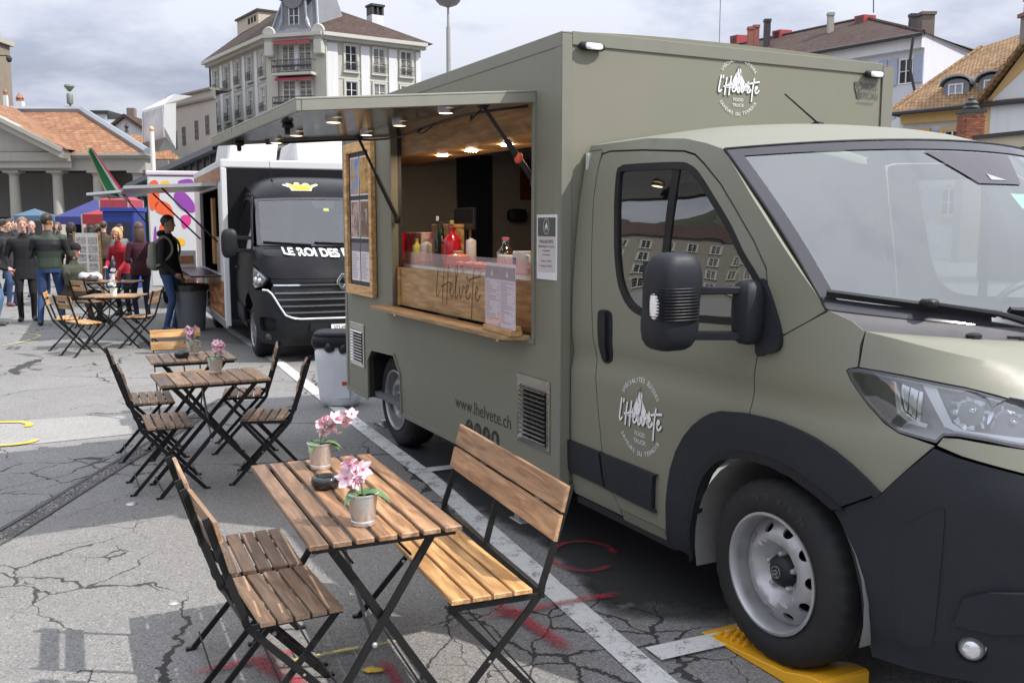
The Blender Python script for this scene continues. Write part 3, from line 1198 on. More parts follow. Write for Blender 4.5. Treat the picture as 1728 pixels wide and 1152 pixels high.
# lettering and pictograms on the flank
w = MB()
g_ = text_geo('www.lhelvete.ch', 1.0)
wd = max(p[0] for p in g_[0]) - min(p[0] for p in g_[0])
put2d(w, g_, side0(.0015), (-.937, .555), .78 / wd, .112)
w.build('lettering', M_DECALB, TR)
for i, x in enumerate((-1.115, -.994, -.873, -.752)):
    d = MB()
    d.prism([(x + .052 * math.cos(a), .458 + .052 * math.sin(a)) for a in [2 * math.pi * k / 28 for k in range(28)]], .0012, .0022, lambda u, v, q: (u, -q, v))
    do = d.build('pictogram', M_DECALB, TR)
    m = MB()
    fn = (lambda x_: (lambda u, v: (x_ + u, -.0032, .458 + v)))(x)
    if i == 0:
        put2d(m, text_geo('f', .1, .012), fn, (0, -.034), 1, 1)
    elif i == 1:
        sq = [(-.025, -.025), (.025, -.025), (.025, .025), (-.025, .025), (-.025, -.025)]
        ribbon(m, sq, .006, fn, 1)
        ribbon(m, [(.012 * math.cos(a), .012 * math.sin(a)) for a in [k * .7 for k in range(10)]], .005, fn, 2)
    elif i == 2:
        ribbon(m, [(.004, .032), (.004, -.018), (-.008, -.028), (-.018, -.016), (-.008, -.006)], .009, fn, 3)
        ribbon(m, [(.004, .03), (.012, .016), (.026, .012)], .009, fn, 3)
    else:
        gh = [(-.028, -.02), (-.016, -.006), (-.018, .02), (0, .034), (.018, .02), (.016, -.006), (.028, -.02), (.008, -.026), (0, -.032), (-.008, -.026)]
        m.add([fn(*p) for p in gh], [tuple(reversed(range(len(gh))))])
    m.build('symbol', M_OL, do)


def mountain_logo(parent, fn, c, r, name='logo'):
    """ring of words round a white peak with the script name across it"""
    def loc(k):
        return lambda u, v: fn(c[0] + u * r, c[1] + v * r, k)
    w_ = MB()
    l0, l1, l2 = loc(.0012), loc(.0022), loc(.0032)
    arc_text(w_, 'SPÉCIALITÉS SUISSES', .17, .92, R(90), R(112), l0)
    arc_text(w_, 'SAVEURS DU TERROIR', .17, 1.04, R(270), R(116), l0, inside=True)
    put2d(w_, text_geo('FOOD', .17), l0, (0, -.52))
    put2d(w_, text_geo('TRUCK', .17), l0, (0, -.72))
    pk = [(-.58, -.04), (-.40, .30), (-.30, .26), (-.12, .66), (-.05, .80), (.02, .86), (.10, .78), (.10, .60), (.22, .36), (.34, .20), (.42, .22), (.62, -.08), (.3, -.12), (0, -.1), (-.3, -.06)]
    pk = [(p[0], p[1] * .84 - .03) for p in pk]
    v = [l0(*p) for p in pk]
    tri = geometry.tessellate_polygon([[Vector((p[0], p[1], 0)) for p in pk]])
    fs = []
    for t in tri:
        a = sum(pk[t[i]][0] * pk[t[(i + 1) % 3]][1] - pk[t[(i + 1) % 3]][0] * pk[t[i]][1] for i in range(3))
        fs.append(tuple(t) if a > 0 else tuple(reversed(t)))
    w_.add(v, fs)
    script_word(w_, l2, (0.02, -.20), 1.95, .062)
    o_ = w_.build(name, M_DECAL, parent)
    k_ = MB()
    for st in ([(-.05, .72), (-.10, .45), (-.02, .30), (-.08, .05)], [(.03, .80), (.02, .55), (.10, .40), (.02, .2), (.08, 0)], [(-.32, .25), (-.26, .10), (-.18, -.02)], [(.30, .22), (.28, .08), (.40, -.04)]):
        ribbon(k_, st, .022, l1, 3)
    script_word(k_, l1, (0.045, -.222), 1.95, .050)
    k_.build('lettering_shadow', M_DECALB, o_)
    return o_


mountain_logo(TR, lambda u, v, k: (.0012 + k, u, v), (1.095, 2.435), .145)
w = MB()
fnv = lambda u, v: (.003, u, v)
put2d(w, text_geo('VEICOLI', .056, 0, 'LEFT'), fnv, (2.008, 2.478), .62, 1)
put2d(w, text_geo('SPECIALI', .056, 0, 'LEFT'), fnv, (2.008, 2.428), .62, 1)
put2d(w, text_geo('www.veicolispeciali.com', .019, 0, 'LEFT'), fnv, (1.968, 2.398), .75, 1)
w.add([fnv(*p) for p in ((1.945, 2.52), (1.972, 2.428), (2.004, 2.428), (2.006, 2.52))], [(0, 1, 2, 3)])
lo = w.build('lettering', plain('decal_grey', (.06, .06, .055), .5), TR)
w = MB()
put2d(w, text_geo('VS', .05), lambda u, v: (.0045, u, v), (1.976, 2.458), 1, 1)
w.build('symbol', M_OL, lo)
for y in (.155, 2.085):
    m = MB()
    m.rbox((.020, y, 2.566), .016, .072, .020, 5, 16, 8)
    ml = m.build('marker_lamp', M_BLK, TR, 50)
    m = MB()
    m.rbox((.030, y + .006, 2.566), .012, .050, .016, 5, 16, 8)
    m.build('lens', M_LENS if False else plain('marker_lens', (.78, .8, .82), .15, 0, .15, 60), ml, 50)

# louvred vents
for (x0, x1, z0, z1, n_) in ((-.462, -.10, .515, .895, 12), (-3.495, -3.135, .555, .905, 11)):
    m = MB()
    b = .030
    m.box(x0, x1, -.010, -.001, z1 - .055, z1)
    m.box(x0, x1, -.010, -.001, z0, z0 + b)
    m.box(x0, x0 + b, -.010, -.001, z0 + b, z1 - .055)
    m.box(x1 - b, x1, -.010, -.001, z0 + b, z1 - .055)
    vt = m.build('vent', M_INOX, TR, None, .002)
    MB().box(x0 + b, x1 - b, -.0022, -.0008, z0 + b, z1 - .055).build('backing', M_GAP, vt)
    hgt = (z1 - .055 - z0 - b) / n_
    m = MB()
    m.add([(x0 + b, -.004, .0), (x1 - b, -.004, .0), (x1 - b, -.020, -.012), (x0 + b, -.020, -.012), (x1 - b, -.020, -.016), (x0 + b, -.020, -.016)], [(3, 2, 1, 0), (5, 4, 2, 3), (0, 1, 4, 5)])
    me = m.mesh('slat', M_INOX)
    for i in range(n_):
        inst(me, 'slat', vt, (0, 0, z0 + b + hgt * (i + 1) - .004))
    for x in (x0 + .015, x1 - .015):
        for z in (z0 + .015, z1 - .015):
            MB().ball((x, -.011, z), .005, .003, .005, 8, 5).build('screw', M_STEEL, vt)

# awning: the hinged flank panel, its lamps, stays and cable
w = MB()
AX0, AX1 = -2.47, -.265


def awn(x, t, k=0.0):
    """t metres out from the hinge, k below the top skin"""
    return (x, -t * .9965, 2.384 - t * .088 - k)


for (t0, t1, k0, k1, x0, x1) in ((.0, 1.25, 0, .012, AX0, AX1), (1.225, 1.25, .012, .062, AX0, AX1), (.0, 1.224, .012, .062, AX1 - .03, AX1), (.0, 1.224, .012, .062, AX0, AX0 + .03)):
    c8 = [awn(x0, t0, k1), awn(x1, t0, k1), awn(x1, t1, k1), awn(x0, t1, k1), awn(x0, t0, k0), awn(x1, t0, k0), awn(x1, t1, k0), awn(x0, t1, k0)]
    w.add(c8, [(3, 2, 1, 0), (7, 4, 5, 6), (4, 0, 1, 5), (5, 1, 2, 6), (6, 2, 3, 7), (7, 3, 0, 4)] if False else [(0, 1, 2, 3), (7, 6, 5, 4), (4, 5, 1, 0), (5, 6, 2, 1), (6, 7, 3, 2), (7, 4, 0, 3)])
AW = w.build('awning', plain('awning_edge', (.27, .265, .225), .32, .3, .08), TR, None, .003)
m = MB()
m.add([awn(AX0 + .031, .0, .050), awn(AX1 - .031, .0, .050), awn(AX1 - .031, 1.224, .050), awn(AX0 + .031, 1.224, .050)], [(3, 2, 1, 0), (0, 1, 2, 3)])
m.build('lining', plain('awning_lining', (.050, .054, .050), .16, .0, .08, 2, 0, 60, .5, .1), AW)
for (x, t) in ((-.85, .90), (-1.70, .88), (-2.30, .86), (-.56, .38), (-1.28, .37), (-1.98, .34)):
    m = MB()
    p = awn(x, t, .052)
    m.lathe([(.044, .0), (.044, -.020), (.041, -.023), (.036, -.020)], 20, p)
    m.f = [tuple(reversed(f)) for f in m.f]
    la = m.build('spot_lamp', M_ALU, AW, 40)
    m = MB()
    m.lathe([(0, -.0205), (.036, -.0205)], 16, p)
    m.f = [tuple(reversed(f)) for f in m.f]
    m.build('diffuser', M_SPOT, la)
for x in (-1.02, -2.30):
    m = MB()
    p = Vector(awn(x, 1.10, .052))
    m.rbox(p + Vector((0, 0, -.012)), .035, .028, .016, 4, 12, 8)
    m.rbox(p + Vector((0, -.004, -.040)), .018, .014, .022, 4, 10, 8)
    m.build('latch', M_BLK, AW, 40)
for (x, xb, zb) in ((-.36, -.315, 1.92), (-2.40, -2.40, 1.74)):
    p, q = Vector(awn(x, .26, .06)), Vector((xb, .02, zb))
    m = MB()
    md = p.lerp(q, .45)
    m.tube([p, md], .010, 10)
    m.tube([md, q], .016, 12)
    m.rbox(p + Vector((0, 0, .01)), .040, .030, .022, 3, 12, 8)
    m.rbox(q, .022, .022, .035, 3, 12, 8)
    st = m.build('gas_stay', M_BLK, AW, 40)
    if x > -1:
        m = MB()
        m.rbox(p.lerp(q, .68), .022, .020, .028, 3, 12, 8)
        m.build('safety_tag', plain('orange_red_tag', (.62, .075, .03), .5), st, 40)
m = MB()
m.tube(catmull([awn(-.30, .03, .075), awn(-.36, .25, .09), awn(-.8, .20, .075), awn(-1.3, .17, .08), awn(-1.9, .15, .10), awn(-2.3, .2, .085), awn(-2.42, .3, .07), awn(-2.43, .9, .065)], 6), .0075, 6)
m.build('cable', M_BLK, AW, 60)
m = MB()
m.tube(catmull([awn(-.38, .26, .075), awn(-.46, .28, .12), awn(-.60, .22, .11), awn(-.62, .2, .08)], 6), .005, 6)
m.build('cable_loop', M_BLK, AW, 60)
m = MB()
m.tube(catmull([awn(-1.18, .18, .075), awn(-1.28, .21, .115), awn(-1.42, .2, .11), awn(-1.45, .16, .08)], 6), .005, 6)
m.build('cable_loop', M_BLK, AW, 60)
# ------------------------------------------------------------------ the food truck's cab
YC = 1.11
SH = Shell(YC, 1.25, 1.32, 3.4,
           [(.28, .10), (.36, .07), (.5, .058), (.8, .052), (.97, .052), (1.03, .066), (1.06, .072), (1.1, .064), (1.14, .056), (1.3, .056), (1.42, .06), (1.6, .072), (1.8, .092), (1.95, .115), (2.05, .14), (2.2, .2)],
           [(.28, .06), (.42, .02), (.6, .0), (.85, .02), (1.0, .08), (1.1, .15), (1.2, .25), (1.3, .40), (1.4, .60)], 0.012)
UE = SH.end
G = .004
SEAM = [(.146, 1.831), (.188, 1.448), (.213, 1.193), (.244, 1.002), (.258, .923), (.312, .608), (.348, .451), (.405, .410), (.456, .362)]


def pair(m, name, mat, parents=None, smooth=None, bevel=0):
    """build a piece and its mirror twin on the other side of the cab; returns both"""
    parents = parents or (TR, TR)
    o1 = m.build(name, mat, parents[0], smooth, bevel)
    m2 = MB()
    m2.add([(p[0], 2 * YC - p[1], p[2]) for p in m.v], [tuple(reversed(f)) for f in m.f])
    return o1, m2.build(name, mat, parents[1], smooth, bevel)


def cabpatch(name, outer, mat=M_OL, off=0.0, holes=(), h=.06, thick=.014, span=False, parents=None, smooth=30):
    m = MB()
    if span:
        full = [p for p in outer if p[0] < UE - 1e-4]
        k = [i for i, p in enumerate(outer) if p[0] >= UE - 1e-4]
        outer = outer[:k[0]] + [(2 * UE - p[0], p[1]) for p in reversed(outer[k[-1] + 1:] + outer[:k[0]])] + outer[k[-1] + 1:]
        holes = list(holes) + [[(2 * UE - p[0], p[1]) for p in reversed(q)] for q in holes]
        m.patch(outer, SH.off(off), holes, h, thick)
        return m.build(name, mat, parents[0] if parents else TR, smooth)
    m.patch(outer, SH.off(off), holes, h, thick)
    return pair(m, name, mat, parents, smooth)


cabpatch('rear_pillar', [(.018, .325), (.452, .325), (.452, .362)] + [(u - G, z) for u, z in reversed(SEAM[:-1])] + [(.142, 2.045), (.142, 2.058), (.02, 2.058)], h=.05)
cabpatch('sill', [(.458, .30), (.86, .312), (.872, .356), (.462, .356)], h=.06)
WIN = sm2([(.318, 1.93), (.352, 1.702), (.392, 1.508), (.45, 1.388), (.548, 1.312), (.70, 1.290), (1.006, 1.302), (1.30, 1.318), (1.385, 1.36), (1.395, 1.47), (1.272, 1.600), (1.162, 1.722), (.965, 1.895), (.87, 1.950), (.761, 1.966), (.42, 1.976), (.345, 1.970)], 4)
door_outer = [(u + G, z) for u, z in SEAM] + [(.875, .362), (.885, .50), (.915, .65), (1.0, .79), (1.11, .885), (1.22, .93), (1.345, .952), (1.352, .992), (1.363, 1.106), (1.389, 1.24), (1.412, 1.30), (1.415, 1.47), (1.400, 1.535), (1.324, 1.632), (1.181, 1.772), (1.09, 1.855), (.962, 1.944), (.89, 1.985), (.812, 2.004), (.5, 2.030), (.22, 2.043), (.165, 2.035), (.152, 2.0)]
DOOR = cabpatch('door', door_outer, holes=[WIN], h=.045)
w = MB()
w.patch(WIN, SH.off(.0015), [offpoly(WIN, .030)], .05, .02)
pair(w, 'window_seal', M_SEAL, DOOR, 40)
w = MB()
w.patch(offpoly(WIN, .026), SH.off(-.010), (), .12, .0)
pair(w, 'window', M_SGLASS, DOOR, 60)
w = MB()
w.patch([(.735, 1.30), (.782, 1.30), (.800, 1.955), (.752, 1.962)], SH.off(-.004), (), .08, .012)
pair(w, 'divider_bar', M_SEAL, DOOR)
w = MB()
HD = sm2([(.262, 1.262), (.272, 1.09), (.295, 1.048), (.345, 1.045), (.378, 1.075), (.388, 1.15), (.388, 1.262), (.365, 1.295), (.29, 1.295)], 4)
w.patch(HD, SH.off(.004), (), .05, .012)
hd = pair(w, 'handle', M_BLK, DOOR, 40)
m = MB()
m.patch(sm2([(.300, 1.10), (.350, 1.10), (.350, 1.25), (.300, 1.25)], 4), SH.off(.0055), (), .05, 0)
pair(m, 'recess', M_GAP, hd)
m = MB()
m.patch(sm2([(.315, 1.075), (.345, 1.075), (.35, 1.27), (.318, 1.27)], 3), SH.off(.020), (), .05, .014)
pair(m, 'grip', M_BLK, hd, 40)
cabpatch('door_moulding', sm2([(.366, .452), (.372, .440), (.735, .430), (.747, .445), (.757, .590), (.745, .603), (.336, .606), (.334, .598)], 2), M_CLAD, .022, h=.06, thick=.024)
cabpatch('side_moulding', [(.012, .455), (.02, .445), (.345, .442), (.330, .50), (.308, .606), (.012, .608)], M_CLAD, .020, h=.06, thick=.022)

# pillar and rail, wing
cabpatch('windscreen_pillar', [(.148, 2.050), (.165, 2.044), (.22, 2.052), (.5, 2.038), (.815, 2.012), (.895, 1.992), (.968, 1.951), (1.096, 1.861), (1.187, 1.778), (1.330, 1.638), (1.407, 1.540), (1.421, 1.472), (1.419, 1.302), (1.44, 1.290), (1.52, 1.306), (1.61, 1.355), (1.69, 1.405), (1.63, 1.470), (1.50, 1.600), (1.36, 1.737), (1.22, 1.868), (1.12, 1.960), (1.075, 1.998), (.95, 2.032), (.80, 2.062), (.5, 2.087), (.022, 2.087), (.022, 2.062), (.142, 2.062)], h=.04, thick=.02)
WING = [(1.356, .955), (1.45, .968), (1.53, .965), (1.70, .93), (1.84, .87), (1.955, .800), (1.984, .828), (2.06, .915), (2.142, 1.004), (2.08, 1.015), (2.016, 1.024), (1.954, 1.049), (1.890, 1.100), (1.817, 1.176), (1.797, 1.206), (1.806, 1.214), (1.838, 1.223), (1.835, 1.296), (1.842, 1.340), (1.79, 1.372), (1.70, 1.402), (1.61, 1.350), (1.52, 1.299), (1.44, 1.284), (1.420, 1.295), (1.396, 1.24), (1.369, 1.106), (1.357, .992)]
cabpatch('front_wing', WING, h=.04)
AO = [(.838, .312), (.850, .40), (.856, .498), (.868, .58), (.886, .656), (.925, .745), (.979, .821), (1.035, .877), (1.097, .921), (1.15, .949), (1.21, .969), (1.347, .987), (1.45, .990), (1.53, .988), (1.62, .976), (1.71, .955), (1.79, .930), (1.86, .899), (1.92, .866), (1.979, .825)]
AI = [(1.803, .727), (1.75, .752), (1.695, .772), (1.61, .798), (1.511, .813), (1.42, .812), (1.326, .801), (1.27, .790), (1.217, .770), (1.165, .732), (1.122, .685), (1.088, .625), (1.066, .554), (1.03, .43), (1.02, .300)]
cabpatch('wheel_arch', AO + AI, M_CLAD, .022, h=.045, thick=.035)
cabpatch('wheel_arch_lip', [(p[0], p[1]) for p in AI] + offpoly(AI + [(1.5, .3)], -.03)[:len(AI)][::-1], M_BLK, .028, h=.05, thick=.05)
BUMP = [(1.808, .722), (1.984, .820), (2.06, .908), (2.147, .998), (2.229, .978), (2.425, .945), (2.8, .915), (UE, .90), (UE, .25), (2.6, .245), (2.31, .262), (2.1, .245), (1.954, .239), (1.935, .300), (1.923, .467), (1.90, .55), (1.876, .616), (1.84, .68)]
FOGC = (2.300, .372)
ITK2 = [(2.44, .50), (2.55, .44), (2 * UE - 2.55, .44), (2 * UE - 2.44, .50), (2 * UE - 2.47, .62), (2 * UE - 2.60, .66), (2.60, .66), (2.47, .62)]
INTK = sm2([(2.42, .50), (2.55, .44), (UE - .02, .43), (UE - .02, .66), (2.60, .66), (2.45, .62)], 2)
BM = cabpatch('bumper', BUMP, M_CLAD, .012, [sm2([(FOGC[0] + .052 * math.cos(a), FOGC[1] + .050 * math.sin(a)) for a in [2 * math.pi * k / 14 for k in range(14)]], 1)], h=.05, thick=.03, span=True)
w = MB()
w.patch(sm2([(2.055, .36), (2.075, .33), (2.15, .345), (2.185, .40), (2.20, .78), (2.175, .81), (2.10, .755), (2.05, .68)], 3), SH.off(.016), (), .06, .006)
pair(w, 'corner_panel', M_CLAD, (BM, BM), 40)
w = MB()
w.patch([(2.245, .455), (2.36, .45), (2.46, .47), (2.47, .60), (2.35, .585), (2.27, .55)], SH.off(.028), (), .06, .02)
pair(w, 'bumper_step', M_CLAD, (BM, BM), 40)
w = MB()
w.patch(INTK[:0] + [(p[0], p[1]) for p in ITK2], SH.off(.016), (), .08, .006)
w.build('lower_grille', M_GAP, BM)
for s_ in (0, 1):
    m = MB()
    p = Vector(SH(FOGC[0], FOGC[1], -.035))
    if s_:
        p.y = 2 * YC - p.y
    q = Vector(SH(FOGC[0], FOGC[1], .0))
    m.rbox(p, .045, .045, .046, 2.0, 14, 10)
    fg = m.build('fog_lamp', plain('fog_reflector', (.75, .76, .78), .12, .6, .3, 60), BM, 40)
# front panel between lamps and bumper, hood
cabpatch('nose_panel', [(2.152, 1.006), (2.166, 1.030), (2.215, 1.033), (2.43, 1.017), (2.62, 1.01), (UE, 1.02), (UE, .906), (2.8, .921), (2.425, .951), (2.235, .984)], h=.06, span=True)
cabpatch('grille', [(2.64, 1.016), (UE, 1.026), (UE, 1.095), (2.70, 1.095), (2.62, 1.07)], M_BLK, .0, h=.06, span=True)
CRZ = [(1.846, 1.341), (1.864, 1.339), (1.95, 1.325), (2.097, 1.298), (2.28, 1.268), (2.459, 1.237), (2.7, 1.205), (3.0, 1.18), (UE, 1.17)]
HLT = [(1.842, 1.223), (1.93, 1.219), (2.016, 1.212), (2.12, 1.201), (2.227, 1.189), (2.33, 1.171), (2.436, 1.150), (2.62, 1.104), (2.70, 1.100), (UE, 1.100)]


def on_line(tab, u):
    return lerp_t(tab, u)


HU = [1.846, 1.864, 1.95, 2.1, 2.28, 2.459, 2.7, 3.0, UE]
w = MB()
fr = lambda a, b: SH(1.846 + (UE - 1.846) * a, on_line(HLT, 1.846 + (UE - 1.846) * a) * (1 - b) + b * on_line(CRZ, 1.846 + (UE - 1.846) * a))
w.grid(fr, 40, 4)
hr0 = Vector(SH(1.842, 1.342))


def hoodrear(t):
    """rear edge of the hood from its corner to the centre line"""
    y = hr0.y + (YC - hr0.y) * t
    return Vector((hr0.x + .30 * (1 - (1 - t) ** 2.3), y, 1.342 - .055 * (1 - (1 - t) ** 1.5)))


def hoodtop(a, b):
    u = 1.846 + (UE - 1.846) * a
    k = Vector(SH(u, on_line(CRZ, u)))
    t = max(0.0, (k.y - hr0.y) / (YC - hr0.y))
    t = a * .25 + t * .75
    r = hoodrear(min(1, t))
    p = k.lerp(r, b)
    p.z += .020 * math.sin(math.pi * b) * min(1, a * 3)
    return p


w.grid(hoodtop, 40, 8)
w.add([fr(i / 40, 0) for i in range(41)] + [Vector(fr(i / 40, 0)) - Vector((.02, -.012, .0)) for i in range(41)], [(i + 1, i, 41 + i, 42 + i) for i in range(40)])
w.mirror_y(YC)
w.build('hood', M_OL, TR, 24, weld=.002)

# windscreen and cowl
wb = Vector(SH(1.688, 1.404))
wt = Vector(SH(1.077, 1.996))


def ws_base(b):
    return Vector((wb.x + .33 * (1 - abs(b) ** 2.3), YC + b * (YC - wb.y), wb.z - .075 * (1 - b * b)))


def ws_top(b):
    return Vector((wt.x + .31 * (1 - abs(b) ** 2.3), YC + b * (YC - wt.y), wt.z + .045 * (1 - b * b)))


def ws(b, t, off=0.0):
    p = ws_base(b).lerp(ws_top(b), t)
    p.x += .025 * math.sin(math.pi * t)
    n_ = Vector((.70, b * .28, .70)).normalized()
    return p + n_ * off


w = MB()
w.grid(lambda a, b: ws(2 * a - 1, b), 36, 14)
WS = w.build('windscreen', M_WGLASS, TR, 60)
w = MB()
bw, tw = .045, .055


def frit(a0, a1, t0, t1, nu, nv):
    w.grid(lambda a, b: ws(a0 + (a1 - a0) * a, t0 + (t1 - t0) * b, .004), nu, nv)


frit(-1, 1, 0, .06, 36, 1)
frit(-1, 1, 1 - .055, 1, 36, 1)
frit(-1, -1 + bw, .06, .945, 2, 12)
frit(1 - bw, 1, .06, .945, 2, 12)
w.build('frit_border', M_FRIT, WS, 60)
w = MB()
for b in (-1, 1):
    w.tube([ws(b * 1.0, t / 10, .003) for t in range(11)], .006, 6)
w.tube([ws(-1 + 2 * i / 24, 1, .003) for i in range(25)], .006, 6)
w.build('screen_seal', M_SEAL, WS, 60)
w = MB()
m_ = [(-.26, .93), (.26, .93), (.10, .745), (-.16, .745)]
w.patch(m_, lambda a, b: ws(-a, b, .0045), (), .06, 0)
cmh = w.build('camera_housing', plain('camera_housing', (.055, .05, .062), .18), WS)
w = MB()
w.prism([(-.065, .765), (.03, .765), (-.065, .80)], .006, .007, lambda u, v, k: ws(u + .05, v, k))
w.build('sensor', plain('sensor_pale', (.3, .32, .36), .2), cmh)
w = MB()
w.patch([(-.09, .615), (.0, .615), (.0, .70), (-.09, .70)], lambda a, b: ws(-(a - .06), b, -.006), (), .1, 0)
w.build('green_sticker', plain('sticker_green', (.22, .50, .36), .5), WS)


def cowl(a, b):
    bb = -1 + a
    q = hoodrear(a)
    p = ws_base(bb)
    r = p.lerp(q, b)
    r.z -= .015 * math.sin(math.pi * b)
    return r


w = MB()
w.grid(cowl, 24, 5)
w.mirror_y(YC)
CW = w.build('cowl', plain('cowl_plastic', (.075, .072, .078), .5, 0, .12, 8, .15, 200), TR, 40, weld=.002)
w = MB()
for i in range(4):
    w.tube([Vector(cowl(.50 + .16 * i * .2 + k * .05, .55 + .10 * i)) + Vector((0, 0, .006)) for k in range(9)], .0045, 5)
w.build('grille_slot', M_GAP, CW, 60)
for (b0, b1, t0) in ((-.985, -.47, .075), (-.41, .30, .06)):
    w = MB()
    P = [ws(b0 + (b1 - b0) * i / 10, t0 - .035 * i / 10, .024) for i in range(11)]
    for i in range(10):
        w.bar(P[i], P[i + 1], .016, .022, (.6, 0, .8))
    wp = w.build('wiper', M_BLK, TR)
    w = MB()
    mid = ws(b0 + (b1 - b0) * .55, t0 - .02, .040)
    w.rbox(mid, .030, .028, .016, 4, 12, 8)
    e = Vector(cowl(min(1, 1 + b1 + .14) if b1 < 0 else 1, .25)) + Vector((0, 0, .03))
    if b1 > 0:
        e.y = 2 * YC - Vector(cowl(.62, .25)).y
    w.tube([mid, mid.lerp(e, .6) + Vector((.01, 0, .012)), e], [.008, .011, .015], 6)
    w.build('wiper_arm', M_BLK, wp, 40)
w = MB()
p = Vector(cowl(.34, .86)) + Vector((0, 0, .008))
w.rbox(p, .02, .03, .012, 3, 10, 6)
w.build('washer_jet', M_BLK, CW, 40)

# roof
RZ = [(.02, 2.087), (.5, 2.087), (.80, 2.062), (.95, 2.032), (1.075, 1.998)]


def roof(a, b):
    s_ = 2 * b - 1
    xf = wt.x + .31 * (1 - abs(s_) ** 2.3)
    x = .02 + (xf - .02) * a
    xs = .02 + (1.075 - .02) * a
    zr = lerp_t(RZ, xs)
    ed = SH(xs, zr)[1]
    y = YC + s_ * (YC - ed)
    k = max(0, (a - .55) / .45) ** 2.2
    z1 = zr + .082 * (1 - abs(s_) ** 2.7)
    z2 = wt.z + .045 * (1 - s_ * s_)
    return (x, y, z1 * (1 - k) + z2 * k)


w = MB()
w.grid(roof, 20, 36)
RF = w.build('cab_roof', M_OL, TR, 50)
w = MB()
bz = roof(.30, .50)
bx, by = .44, 1.21
bz = 2.168
w.prism([(-.07, 0), (.075, 0), (.06, .014), (-.015, .042), (-.045, .046), (-.062, .038)], -.024, .024, lambda u, v, q: (bx - u, by + q * (1 - v * 9), bz + v))
ab = w.build('aerial_base', M_BLK, TR, 30)
w = MB()
w.tube([(bx + .035, by, bz + .04), (bx - .01 - .05, by - .135, bz + .185)], [.0062, .0045], 8)
w.build('aerial', M_BLK, ab, 50)

M_REFL = plain('lamp_reflector', (.80, .82, .86), .10, 1.0, .1)
# headlight: smoked bowl, reflectors, light guides and clear cover
HLO = [(1.803, 1.206), (1.812, 1.213), (1.844, 1.219), (2.016, 1.208), (2.227, 1.185), (2.436, 1.146), (2.60, 1.104), (2.625, 1.07), (2.58, 1.026), (2.427, 1.021), (2.296, 1.036), (2.212, 1.041), (2.167, 1.037), (2.146, 1.013), (2.016, 1.028), (1.954, 1.054), (1.893, 1.103), (1.821, 1.177)]
for s_ in (0, 1):
    def mir(f):
        return f if not s_ else (lambda u, v: (lambda p: (p[0], 2 * YC - p[1], p[2]))(f(u, v)))
    m = MB()
    m.patch(HLO, mir(SH.off(-.05)), (), .05, 0)
    m.patch(HLO, mir(SH.off(.0)), [offpoly(HLO, .014)], .05, .05)
    hl = m.build('headlight', plain('lamp_bowl', (.10, .10, .11), .16, .3, .2, 30), TR, 40)
    m = MB()
    m.patch(offpoly(HLO, .008), mir(SH.off(.003)), (), .05, .0)
    m.build('cover_glass', M_LENS, hl, 60)
    m = MB()
    for (u, z, a_, b_) in ((2.245, 1.118, .060, .052), (2.40, 1.090, .075, .055)):
        p = Vector(mir(SH.off(-.030))(u, z))
        q = Vector(mir(SH.off(.02))(u, z))
        ax = (q - p).normalized()
        rot = ax.to_track_quat('Z', 'Y').to_matrix()
        prof = [(.012, -.030), (.03, -.026), (.05, -.006), (.062, .018)]
        o = len(m.v)
        mm = MB().lathe(prof, 28, mod=lambda i, k: .004 if k % 4 == 0 else 0)
        m.add([p + rot @ Vector((v[0] * a_ / .06, v[1] * a_ / .06, v[2])) for v in mm.v], mm.f)
        mm = MB().ball((0, 0, -.01), .013, .013, .018, 10, 6)
        m.add([p + rot @ Vector(v) for v in mm.v], mm.f)
        m.build('reflector', M_REFL, hl, 40)
        m = MB()
    for i in range(5):
        m.patch([(1.99 + i * .016, 1.075 + i * -.004), (2.003 + i * .016, 1.073 - i * .004), (2.002 + i * .016, 1.175 - i * .004), (1.988 + i * .016, 1.178 - i * .004)], mir(SH.off(-.036 + .004 * (i % 2))), (), .06, .0)
    m.build('reflector_fins', M_REFL, hl, 40)
    m = MB()
    m.patch([(2.065, 1.19), (2.115, 1.183), (2.185, 1.075), (2.225, 1.058), (2.42, 1.048), (2.57, 1.046), (2.57, 1.032), (2.42, 1.034), (2.215, 1.048), (2.160, 1.062)], mir(SH.off(-.014)), (), .04, .02)
    m.build('light_guide', plain('light_guide', (.80, .82, .86), .25, 0, .05), hl, 40)
    m = MB()
    m.patch([(1.955, 1.185), (1.972, 1.182), (1.995, 1.085), (2.04, 1.058), (2.10, 1.052), (2.105, 1.064), (2.05, 1.072), (2.01, 1.095), (1.978, 1.186)], mir(SH.off(-.012)), (), .04, .015)
    m.build('side_guide', plain('guide_clear', (.62, .60, .60), .12, .4, .1), hl, 40)
    m = MB()
    p = Vector(mir(SH.off(-.03))(1.965, 1.165))
    m.rbox(p, .016, .012, .020, 2, 10, 6)
    m.build('indicator', M_AMBER, hl, 40)

